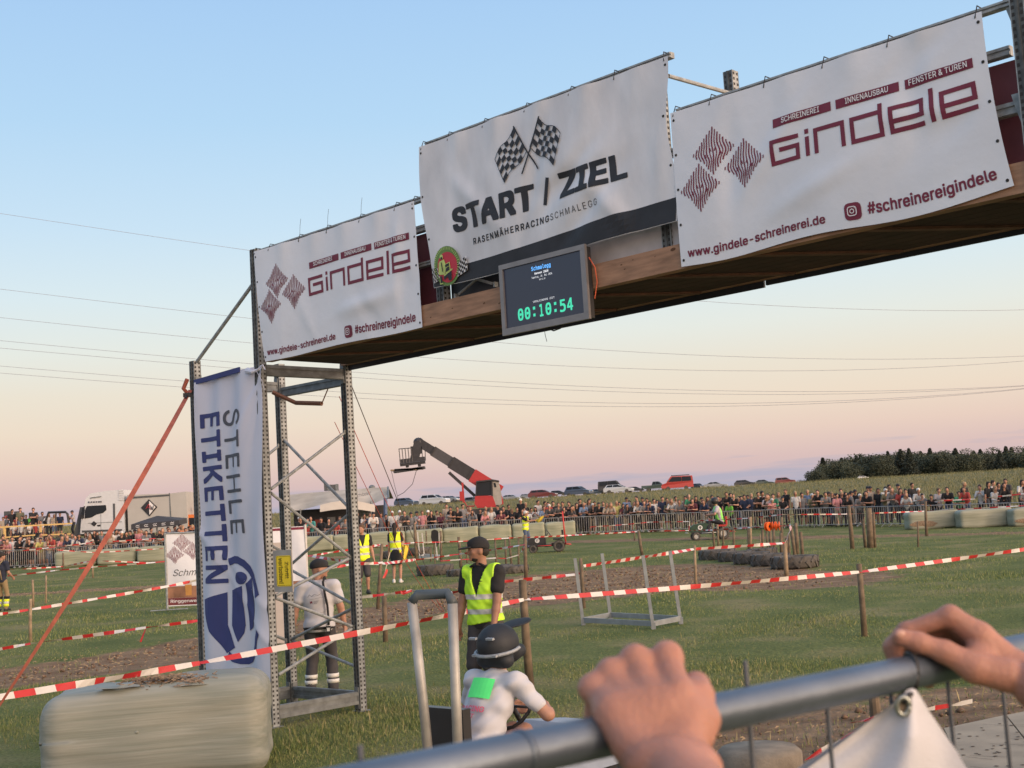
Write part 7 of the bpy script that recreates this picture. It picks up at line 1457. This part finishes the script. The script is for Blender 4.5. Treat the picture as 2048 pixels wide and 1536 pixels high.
for i, (x, w, h) in enumerate(((652, 6, 13), (659, 7, 11), (667, 7, 11), (674, 5, 12))): mb = MB(); q = at(x, 981 - h / 2, Yf + 2.4); mb.box(q, (w * sc, .4, h * sc * 1.1)); build('box', mb, [grey_p, galv_d][i % 2], r)
mb = MB(); mb.ell(at(744, 975, Yf + 3), (.22, .22, .18)); tag(build('tent_dome', mb, galv_d), 'small grey dome standing up behind the tent roof', 'dome')
r = thing('round_bush', 'dark round tree clump under the tent\'s open end', 'bush', gp(729, 81)); c_ = at(729, 1027, 81); mb = MB(); rs = random.Random(4)
for k in range(260): d = np.array([rs.gauss(0, 1), rs.gauss(0, 1), rs.gauss(0, 1)]); d /= np.linalg.norm(d); q = c_ + d * rs.uniform(.15, .32); w = np.array([rs.uniform(-1, 1), rs.uniform(-1, 1), rs.uniform(-1, 1)]) * .06; mb.add([q, q + w, q + np.array([w[1], w[2], w[0]])], [(0, 1, 2)])
build('foliage', mb, leafs[0], r); mb = MB(); mb.tube([gp(729, 81), c_], .05, 6); build('stem', mb, bark, r)

# telehandler with the raised boom
Yh = 84.0; r = thing('telehandler', 'red telehandler with black boom raised over the crowd and a steel basket', 'telehandler', gp(980, Yh)); fY = Yh - .6
redt = mat('telehandler_red', (.36, .025, .028), .4, var=.08); boomb = mat('boom_black', (.028, .028, .032), .5, var=.2); boomg = mat('boom_grey', (.055, .055, .06), .5)
ext([(950, 992), (985, 991), (993, 1014), (955, 1016), (949, 1008)], redt, 'engine_cover', 0, 1.2)
ext([(954, 967), (958, 963), (984, 961), (985, 988), (983, 990), (952, 992)], glass, 'windscreen', 0, 1.1); ext([(984, 961), (997, 962), (1003, 990), (1004, 1008), (992, 1013), (984, 990)], mat('cab_beige', (.30, .28, .25), .5), 'door_side', .02, 1.1)
ext([(952, 962), (984, 958.5), (998, 961), (998, 963.5), (984, 961.5), (953, 965)], boomb, 'cab_roof', -.1, 1.3); ext([(982.5, 961), (985, 961), (986, 992), (983, 992)], boomb, 'cab_pillar', -.05, 1.15); ext([(952, 965), (954, 965), (953, 992), (950.5, 992)], boomb, 'cab_pillar', -.05, 1.15); ext([(987, 966), (991, 966), (993, 974), (989, 975)], glass, 'side_glass', -.0, .015); ext([(1000, 985), (1004, 992), (1007, 1007), (1002, 1010)], redt, 'rear_body', .05, 1.1)
ext([(935, 1019), (1006, 1015), (1008, 1040), (937, 1044)], boomb, 'chassis', .1, 1.6)
def bs(a, b_, w, h, m, name='boom'): mb = MB(); mb.beam(a, b_, w, h); return build(name, mb, m, r)
bY = Yh + .9; bp0, bp1 = at(1000, 985, bY), at(837, 884, bY); bd = bp1 - bp0
bs(bp0, bp0 + bd * .34, .62, .92, redt); bs(bp0 + bd * .30, bp0 + bd * .60, .54, .82, boomb); bs(bp0 + bd * .58, bp0 + bd * .82, .46, .68, boomg); bs(bp0 + bd * .80, bp1, .40, .56, boomb)
for k in (.36, .59, .81): bs(bp0 + bd * k, bp0 + bd * (k + .012), .64, .98 - k * .38, boomb, 'collar')
bs(at(950, 992, bY), at(898, 945, bY), .18, .2, boomb, 'boom_ram')
ap = at(837, 884, bY); mb = MB(); mb.ell(ap, (.35, .25, .3)); mb.beam(ap, at(829, 918, bY), .55, .5, (0, 1, 0)); mb.box(at(833, 900, bY), (.75, .4, .5)); build('boom_head', mb, boomb, r)
mb = MB(); mb.beam(at(800, 926, bY - .2), at(850, 920, bY - .2), .4, .45); mb.beam(at(813, 922, bY - .2), at(815, 935, bY - .2), .2, .2, (0, 1, 0)); mb.beam(at(838, 918, bY - .2), at(839, 933, bY - .2), .2, .2, (0, 1, 0)); build('fork_carriage', mb, boomb, r)
mb = MB()
for i in range(5): mb.tube([at(798 + i * 6, 898 - i * .4, bY - .4), at(801 + i * 6, 927 - i * .5, bY - .4)], .03, 5)
for i in range(3): mb.tube([at(838 + i * 6, 897 - i * .4, bY + .4), at(839 + i * 6, 922 - i * .4, bY + .4)], .025, 5)
mb.tube([at(797, 898, bY - .4), at(822, 896, bY - .4)], .03, 5); mb.tube([at(801, 928, bY - .4), at(850, 922, bY - .4)], .04, 5); build('load_guard', mb, boomg, r)
for w_, a_, b2 in ((.30, (788, 944), (850, 935)), (.22, (790, 940), (846, 937)), (.18, (782, 941), (835, 939))): bs(at(*a_, bY - .3), at(*b2, bY - .3), .9, w_ * .5, boomb if w_ > .2 else stake_l, 'platform')
mb = MB(); mb.tube([at(783, 943, bY), at(789, 970, bY), at(796, 996, bY)], .015, 4); mb.tube([at(833, 940, bY), at(825, 968, bY), at(808, 985, bY), at(795, 992, bY)], .02, 4); build('hanging_cable', mb, gry, r)
for px_ in (942, 968, 998): mb = MB(); c_ = gp(px_, Yh - .4) + ZZ * .6; mb.tube([c_, c_ + [0, .5, 0]], .6, 18); build('wheel', mb, tyre_m, r)
mb = MB(); mb.box(at(926, 985, Yh - .5), (.12, .1, 1.3)); mb.box(at(924, 992, Yh - .5), (.3, .15, .6)); mb.tube([at(927, 1000, Yh - .5), at(934, 1013, Yh - .5), at(950, 1012, Yh - .5)], .04, 5); build('folded_mirror_arm', mb, redt, r)

# parked cars on the crest
CP = {'silver': (.34, .36, .38), 'white': (.58, .60, .62), 'dark': (.045, .05, .058), 'blue': (.09, .12, .17), 'red': (.17, .045, .045), 'green': (.08, .11, .10), 'van': (.42, .05, .045), 'grey': (.18, .20, .22)}
car_p = {k: mat('car_' + k, c, .3, .2, var=.03, coat=.5) for k, c in CP.items()}
PROF = {'estate': ([(-2.3, .35), (-2.35, .75), (-2.25, 1.0), (-2.0, 1.05), (1.15, .98), (2.15, .80), (2.32, .62), (2.32, .35)], [(-2.12, 1.02), (-1.75, 1.46), (.15, 1.48), (1.15, .98)], 1.80),
        'suv': ([(-2.2, .4), (-2.25, .85), (-2.15, 1.12), (1.15, 1.12), (2.1, 1.0), (2.25, .8), (2.25, .4)], [(-2.1, 1.12), (-1.85, 1.68), (.25, 1.70), (1.1, 1.12)], 1.86),
        'sedan': ([(-2.3, .35), (-2.35, .8), (-2.2, 1.0), (-1.6, 1.02), (1.0, .96), (2.15, .80), (2.32, .62), (2.32, .35)], [(-1.75, 1.0), (-1.1, 1.40), (.2, 1.42), (1.05, .96)], 1.80),
        'pickup': ([(-2.6, .5), (-2.6, 1.12), (-.5, 1.12), (1.3, 1.15), (2.4, 1.02), (2.55, .8), (2.55, .5)], [(-.7, 1.12), (-.45, 1.78), (.55, 1.78), (1.2, 1.14)], 1.85),
        'van': ([(-2.6, .4), (-2.6, 1.2), (-2.5, 1.3), (1.6, 1.25), (2.35, 1.05), (2.5, .8), (2.5, .4)], [(-2.58, 1.25), (-2.5, 2.2), (.9, 2.25), (1.7, 1.25)], 1.95)}
_cm = {}
def car_meshes(kind):
    if kind in _cm: return _cm[kind]
    lo_, hi_, w = PROF[kind]; b1 = MB(); b1.prism(lo_, lambda x, z, d: (x, d * (1 - .06 * max(0, abs(x) - 1.4)), z), -w / 2, w / 2)
    n = len(hi_); vs = [(x, -w / 2 * (.98 if z < 1.2 else .80), z) for x, z in hi_] + [(x, w / 2 * (.98 if z < 1.2 else .80), z) for x, z in hi_]; b1.add(vs, [tuple(range(n))[::-1], tuple(range(n, 2 * n))] + [(i, (i + 1) % n, n + (i + 1) % n, n + i) for i in range(n)])
    g_ = MB(); c = np.array(hi_).mean(0)
    for s in (-1, 1):
        P = [c + (np.array(q) - c) * [.86, .74] + [0, .02] for q in hi_]; half = (P[1][0] + P[2][0]) / 2
        zt, zb_ = P[1][1], P[0][1]; yy = lambda z: s * (w / 2 * (.98 + (.80 - .98) * (z - hi_[0][1]) / (hi_[1][1] - hi_[0][1])) + .012)
        for A in ([P[0], P[1], np.array([half - .04, zt]), np.array([half - .04, zb_])], [np.array([half + .04, zb_]), np.array([half + .04, zt]), P[2], P[3]]): q = [(a[0], yy(a[1]), a[1]) for a in A]; g_.poly(q if s < 0 else q[::-1])
    (xa, za), (xb, zb2) = hi_[3], hi_[2]; q = lambda x, z, e: (x + .012, e, z + .008); t0, t1 = .1, .9
    for (xa, za), (xb, zb2), sg_ in ((hi_[3], hi_[2], 1), (hi_[0], hi_[1], -1)):
        f = lambda t, e: (xa + (xb - xa) * t + .014 * sg_, e * w / 2 * (.9 - .14 * t), za + (zb2 - za) * t + .012); g_.poly([f(.1, -1), f(.1, 1), f(.9, 1), f(.9, -1)])
    lm_ = MB()
    x = lo_[-2][0] - .03; lm_.ell((x, 0, .78 if kind not in ('sedan', 'estate') else .68), (.10, .2, .08), 8, 5)
    wh_ = MB(); wh_.tube([(0, -.11, 0), (0, .11, 0)], .33, 14); _cm[kind] = (b1.mesh('body', car_p['grey']), g_.mesh('windows', glass), lm_.mesh('headlamp', lampw), wh_.mesh('wheel', tyre_m)); return _cm[kind]
def car(px0, px1, py, kind, col, label, rz, Y=None, lift=0):
    L_ = {'van': 5.1, 'pickup': 5.1}.get(kind, 4.65); f = abs(math.cos(rz)) * L_ + abs(math.sin(rz)) * 1.8; Y = Y or f * FOC / (px1 - px0); Y = min(max(Y, 150), 235); s = (px1 - px0) * Y / FOC / f
    base = gp((px0 + px1) / 2, Y); zpx = at((px0 + px1) / 2, py, Y)[2]; r = thing('parked_car' if kind != 'van' else 'parked_van', label, 'van' if kind == 'van' else 'car', (base[0], Y, min(max(base[2], zpx), base[2] + .6) - .12), rz, 'vehicles parked on the crest'); r.scale = (s, s, s)
    b_, g_, l_, w_ = car_meshes(kind); o = put('body', b_, r, False); o.material_slots[0].link = 'OBJECT'; o.material_slots[0].material = car_p[col]; put('windows', g_, r, False); 
    for s_ in (-1, 1): hl_ = put('headlamp', l_, r, False); hl_.location = (0, s_ * PROF[kind][2] * .36, 0)
    for x, y in ((1.45, .8), (1.45, -.8), (-1.4, .8), (-1.4, -.8)): o = put('wheel', w_, r, False); o.location = (x, y, .33)
    return r
Rr = math.radians
car(787, 838, 1012, 'suv', 'blue', 'grey-blue off-roader with roof bars, first car past the tent', Rr(-28)); car(837, 902, 1012, 'suv', 'white', 'white sport utility car parked on the crest below the boom', Rr(-20)); car(826, 850, 1008, 'estate', 'grey', 'grey car half hidden behind the white one', Rr(-30), 205)
car(880, 922, 1003, 'estate', 'silver', 'silver car behind the white one, only its roof clear', Rr(-30), 225); car(893, 944, 1010, 'suv', 'dark', 'dark car just past the white one under the boom', Rr(-25)); car(930, 958, 1006, 'van', 'grey', 'grey van roof between boom and telehandler cab', Rr(-40), 215)
car(1000, 1044, 1001, 'sedan', 'silver', 'silver-blue car next to the telehandler cab', Rr(-18)); car(1056, 1116, 997, 'estate', 'red', 'dull red car on the crest', Rr(-12)); car(1040, 1068, 995, 'estate', 'silver', 'pale car almost hidden behind the red car', Rr(-20), 220); car(1100, 1135, 990, 'estate', 'dark', 'dark car behind the red car\'s nose', Rr(-14), 225)
car(1128, 1188, 993, 'suv', 'blue', 'dark blue off-roader with bright lamps', Rr(-26)); car(1174, 1216, 989, 'sedan', 'grey', 'grey-blue saloon next to the dark off-roader', Rr(-18)); car(1197, 1254, 979, 'van', 'dark', 'dark van roof rising behind the silver estate', Rr(-10), 232); car(1207, 1269, 986, 'estate', 'white', 'silver-white estate car in front of the dark van', Rr(-16)); car(1253, 1290, 983, 'estate', 'dark', 'low dark car between the estate and the pickup', Rr(-12), 228)
car(1284, 1342, 981, 'pickup', 'green', 'dark pickup beside the red van', Rr(-14)); v = car(1322, 1388, 979, 'van', 'van', 'red van with a ladder rack on its roof', Rr(172)); car(1383, 1409, 977, 'suv', 'dark', 'dark car with pale lower half just past the red van', Rr(-60), 220); car(1407, 1457, 977, 'sedan', 'silver', 'low dark-topped saloon, pale below, past the red van', Rr(-10))
mb = MB(); mb.box((-.6, 0, 2.36), (2.9, 1.0, .10)); mb.box((.75, 0, 2.38), (.1, .5, .12)); build('ladder_rack', mb, black_gl, v, False, True)
car(1468, 1512, 972, 'estate', 'dark', 'dark car sunk in the tall meadow grass, first of three', Rr(-8), 226); car(1505, 1549, 971, 'sedan', 'green', 'dark car sunk in the tall meadow grass, middle of three', Rr(-8), 226); car(1549, 1592, 970, 'suv', 'red', 'dark car with orange-red lower body, nearest the wood', Rr(-6), 222); car(1716, 1738, 957, 'estate', 'white', 'pale car roof showing above the meadow before the wood', Rr(-4), 230)

# boards lying on the dirt bottom right, a cut stump post
r = thing('ground_boards', 'worn pale plywood boards lying on the dirt behind the barrier', 'board', gpix(1990, 1480)); pw = mat('worn_plywood', (.30, .25, .18), .8, var=.15, scale=3)
bz = .03
def on_z(px, py, z): d = ray(px, py); return CAM + d * ((z - CAM[2]) / d[2])
for a_ in (((1888, 1456), (2010, 1430), (2090, 1530), (1950, 1580)), ((2013, 1430), (2120, 1408), (2220, 1500), (2094, 1530))):
    P = [on_z(x, y, bz + .02) for x, y in a_]; mb = MB(); mb.add(P + [q - ZZ * .025 for q in P], [(3, 2, 1, 0), (4, 5, 6, 7), (0, 1, 5, 4), (1, 2, 6, 5), (2, 3, 7, 6), (3, 0, 4, 7)]); o = build('plank', mb, pw, r)
mb = MB(); rs = random.Random(8)
for k in range(46):
    x, y = rs.uniform(1905, 2060), rs.uniform(1445, 1536); c_ = on_z(x, y, bz + .024)
    if k % 4: mb.add([c_ + np.array([rs.uniform(.01, .022) * math.cos(t), rs.uniform(.01, .022) * math.sin(t), 0]) for t in np.linspace(0, 6.28, 7, endpoint=False)], [tuple(range(7))])
    else: a = rs.uniform(-.9, -.3); d = np.array([math.cos(a), math.sin(a), 0]); n_ = np.array([-d[1], d[0], 0]) * .003; l = rs.uniform(.2, .6); mb.add([c_ - n_, c_ + d * l - n_, c_ + d * l + n_, c_ + n_], [(0, 1, 2, 3)])
build('scratches_and_dirt', mb, mat('dirt_marks', (.07, .05, .035), .9), r)['kind'] = 'stuff'
P = gpix(1752, 1440); mb = MB(); mb.tube([P, P + ZZ * .24], [.055, .05], 10); tag(build('stump_post', mb, stake_m), 'short sawn-off wooden post in the dirt under the rail', 'post')
P = gpix(1520, 1560, 4); P = on_z(1520, 1536, .1); mb = MB(); mb.tube([P - ZZ * .12, P + ZZ * .12, P + ZZ * .16], [.33, .33, .29], 22); tag(build('tree_stump', mb, mat('stump_wood', (.20, .17, .13), .9, var=.35, scale=5, bump=.3), None, True), 'grey weathered round stump on the dirt below the hand', 'stump')

# ================================================================== FOREGROUND: rail, bars, tarpaulin corner, hands
rt = thing('near_barrier', 'galvanised handrail barrier with wire bars close to the viewer', 'barrier', at(1400, 1424, 1.38))
RA, RB = at(1190, 1476, 1.28), at(2048, 1269, 1.79); RB[2] = RA[2]; ra = (RB - RA) / np.linalg.norm(RB - RA)
pipe = mat('rail_galvanised', (.12, .148, .185), .38, .7, var=.22, scale=7, bump=.06, bscale=40, stretch=(1, 1, 1))
mb = MB(); mb.tube([RA - ra * 2.4, RA - ra * .5, RA, RB, RB + ra * 5], .0205, 32, cap=False); build('rail', mb, pipe, rt, True)
def rail_at(px):
    lo, hi = -1.5, 3.0
    for _ in range(40):
        m = (lo + hi) / 2; q = RA + ra * m - CAM; x = 1024 + FOC * (q @ RT) / (q @ FW)
        if x < px: lo = m
        else: hi = m
    return RA + ra * lo
wire = mat('bar_wire', (.09, .10, .12), .5, .6)
for px_, up_ in ((716, .03), (1505, .045), (1662, 0), (1790, 0), (1905, 0), (2012, 0), (2110, 0), (2200, 0), (2290, 0), (2375, 0), (1385, 0), (1240, 0), (1090, 0), (930, 0)):
    c_ = rail_at(px_) + np.array([0, .026, 0]); mb = MB(); mb.tube([c_ + ZZ * (up_ if up_ else -.005), c_ - ZZ * 1.0], .0028, 8); build('bar', mb, wire, rt)
mb = MB(); c_ = RA - ra * .0; mb.tube([RA - ra * 1.5 - ZZ * 1.0, RB + ra * 1.2 - ZZ * 1.0], .017, 12); build('lower_rail', mb, pipe, rt)
mb = MB(); c_ = rail_at(1040); mb.tube([c_ - ra * .001, c_ + ra * .004], .0222, 28); build('weld_ring', mb, pipe, rt, True)
# tarpaulin corner tied to the rail
tz = thing('tied_tarpaulin', 'grey-white tarpaulin corner with an eyelet tied under the rail', 'tarpaulin', rail_at(1815))
Yq = float(rail_at(1815)[1]) - .03
def tq(px, py, dy=0): return at(px, py, Yq + dy)
ctl = [[(1800, 1400), (1818, 1378), (1836, 1384)], [(1752, 1432), (1806, 1432), (1862, 1428)], [(1675, 1492), (1790, 1500), (1912, 1500)], [(1600, 1548), (1770, 1560), (1958, 1580)], [(1500, 1640), (1740, 1660), (2040, 1720)]]
def tarpf(u, v):
    k_ = v * (len(ctl) - 1); i = min(int(k_), len(ctl) - 2); f = k_ - i; row = [np.array(a) * (1 - f) + np.array(b_) * f for a, b_ in zip(ctl[i], ctl[i + 1])]
    q = row[0] * (1 - u) * (1 - 2 * u) + 4 * u * (1 - u) * row[1] + row[2] * u * (2 * u - 1) if False else (row[0] * (1 - u) ** 2 + (2 * row[1] - .5 * row[0] - .5 * row[2]) * 2 * u * (1 - u) + row[2] * u * u)
    return tq(q[0], q[1], .016 * math.sin(u * 6.5 + .6) * min(1, v * 2.5) + .008 * math.sin(u * 15 + v * 3) * v)
tm1 = mat('grey_tarpaulin', (.50, .50, .53), .5, var=.03, bump=.12, bscale=260); mb = MB(); mb.grid(tarpf, 30, 40); build('sheet', mb, tm1, tz, True)
mb = MB(); mb.grid(lambda u, v: tq(*(np.array([1806, 1394]) * (1 - v) + (np.array([1560, 1560]) * (1 - u) + np.array([1720, 1590]) * u) * v), .03 + .01 * math.sin(u * 3)), 6, 12); build('back_fold', mb, mat('blue_white_tarp', (.45, .49, .58), .5, var=.02), tz, True)
ec = tq(1806, 1412, -.012); mb = MB(); A = RT; B_ = UP
mb.tube([ec + (A * math.cos(t) * .0075 + B_ * math.sin(t) * .0105) for t in np.linspace(0, 6.2832, 25)], .0034, 8); build('eyelet_ring', mb, mat('eyelet_metal', (.28, .30, .28), .35, .8), tz, True)
mb = MB(); mb.poly([ec + (A * math.cos(t) * .006 + B_ * math.sin(t) * .0085) + FW * .002 for t in np.linspace(0, 6.28, 16, endpoint=False)]); build('eyelet_hole', mb, mat('hole_ground', (.17, .13, .09), .9), tz)
rc = rail_at(1822); mb = MB(); ring = [rc + (np.array([0, -1, 0]) * math.cos(t) + ZZ * math.sin(t)) * .0236 + ra * .002 * math.sin(t * 2) for t in np.linspace(0, 6.2832, 22)]
mb.tube(ring, .0032, 6); mb.tube([rc - ZZ * .022 - [0, .014, 0], tq(1818, 1390, -.012), tq(1808, 1407, -.014)], .003, 6); mb.tube([rc - ZZ * .022 + [0, .01, 0], tq(1800, 1392, .02), tq(1796, 1412, .02)], .0028, 6); build('cable_tie', mb, zip_b, tz, True)

# the spectator's two hands
skin_h = mat('hand_skin', (.335, .16, .112), .5, var=.16, scale=16, bump=.16, bscale=150, sss=.25, spec=.35)
ph = thing('person', 'spectator of whom only two forearms and gripping hands reach the near rail', 'person', at(1600, 1700, 1.2))
def hq(px, py, Y): return at(px, py, Y)
def px_r(px, Y): return px * Y / FOC
def chain(pts, rad): return [_cap(a, b_, ra_, rb_, 0) for a, b_, ra_, rb_ in zip(pts[:-1], pts[1:], rad[:-1], rad[1:])]
def hand(name, P, k, nails):
    V, F, reg = sdf_mesh(P, .0021, k, None, 0); me = fast_mesh(name, V, F); me.polygons.foreach_set('use_smooth', np.ones(len(F), dtype=bool)); me.materials.append(skin_h); o = put(name, me, ph)
    for c_, r_, Rm in nails: mb = MB(); mb.ell(c_, r_, 10, 6, Rm); build('fingernail', mb, mat('fingernail', (.42, .23, .18), .3, var=0, spec=.6), o, True)
    return o
rY = float(rail_at(1290)[1])
P = []
W0 = hq(1352, 1545, rY - .10); W1 = hq(1322, 1500, rY - .075)
P += chain([hq(1560, 1830, rY - .30), hq(1450, 1680, rY - .20), W0], [.043, .039, .033]) + [_cap(hq(1300, 1530, rY - .09), hq(1395, 1540, rY - .10), .026, .024, 0)]
kn = [(1334, 1312), (1270, 1318), (1222, 1344), (1186, 1374)]; kY = [rY + .004, rY + .002, rY - .004, rY - .010]; kr = [.0135, .0132, .0122, .0112]
wr_ = [(1372, 1495), (1330, 1500), (1295, 1500), (1262, 1490)]
for (kx, ky), y_, r_, (wx, wy) in zip(kn, kY, kr, wr_):
    K = hq(kx, ky, y_); Wp = hq(wx, wy, rY - .072); mid = (K + Wp) / 2 + np.array([0, -.006, .004]); P += chain([Wp, mid, K], [.020, .0165, r_])
    a = K + np.array([0.0, .036, -.006]); b2 = a + np.array([.002, .010, -.030]); c2 = b2 + np.array([0, -.016, -.018]); P += chain([K, a, b2, c2], [r_ * .92, r_ * .84, r_ * .78, r_ * .66])
P += chain([hq(1240, 1440, rY - .050), hq(1330, 1420, rY - .050)], [.0195, .0205])       # the back of the hand
P += chain([hq(1360, 1500, rY - .07), hq(1378, 1440, rY - .045), hq(1396, 1392, rY - .018), hq(1392, 1372, rY + .006), hq(1370, 1372, rY + .020)], [.022, .020, .0145, .0125, .010])
P += chain([hq(1388, 1400, rY - .025), hq(1408, 1440, rY - .035), hq(1395, 1475, rY - .05)], [.013, .014, .016])
for i, ((kx, ky), y_) in enumerate(zip(kn, kY)): P += [_ell(hq(kx, ky + 4, y_ - .004), (.0135, .012, .0115), 0)]
hand('left_hand', P, .0105, [])
# the far hand, seen from the thumb side
P = []; Y2 = float(rail_at(1860)[1])
P += chain([hq(2330, 1560, Y2 - .16), hq(2180, 1450, Y2 - .11), hq(2075, 1372, Y2 - .055)], [.043, .037, .0300])
wr0 = hq(2040, 1350, Y2 - .03)
P += [_ell(hq(2040, 1345, Y2 - .025), (.028, .024, .024), 0)]
for i, (dx, dy, dY) in enumerate(((0, 0, 0), (-4, 6, .021), (2, 22, .040), (14, 42, .056))):
    K = hq(1900 + dx, 1232 + dy, Y2 - .004 + dY); r_ = (.0135, .0132, .012, .011)[i]; Wp = hq(2020 + dx * .3, 1325 + dy * .3, Y2 - .02 + dY * .6); P += chain([Wp, (Wp + K) / 2 + ZZ * .004, K], [.019, .0165, r_])
    A_ = hq(1812 + dx, 1262 + dy * .7, Y2 + .012 + dY * .8); B2 = hq(1786 + dx * .5, 1292 + dy * .6, Y2 + .030 + dY * .35); C2 = hq(1796, 1330 + dy * .5, Y2 + .026 + dY * .1); P += chain([K, A_, B2, C2], [r_ * .92, r_ * .78, r_ * .72, r_ * .6])
P += chain([hq(1856, 1362, Y2 + .028), hq(1842, 1358, Y2 + .012)], [.0095, .0085])
P += chain([hq(2010, 1350, Y2 - .045), hq(1950, 1335, Y2 - .040), hq(1890, 1304, Y2 - .032), hq(1838, 1285, Y2 - .027), hq(1800, 1274, Y2 - .024)], [.021, .0185, .0135, .0118, .0105])
P += [_ell(hq(1960, 1312, Y2 - .022), (.022, .018, .018), 0)]
Rn = np.array([RT, FW, UP]).T
hand('right_hand', P, .0075, [(hq(1800, 1269, Y2 - .0338), (.0068, .0022, .0055), Rn)])
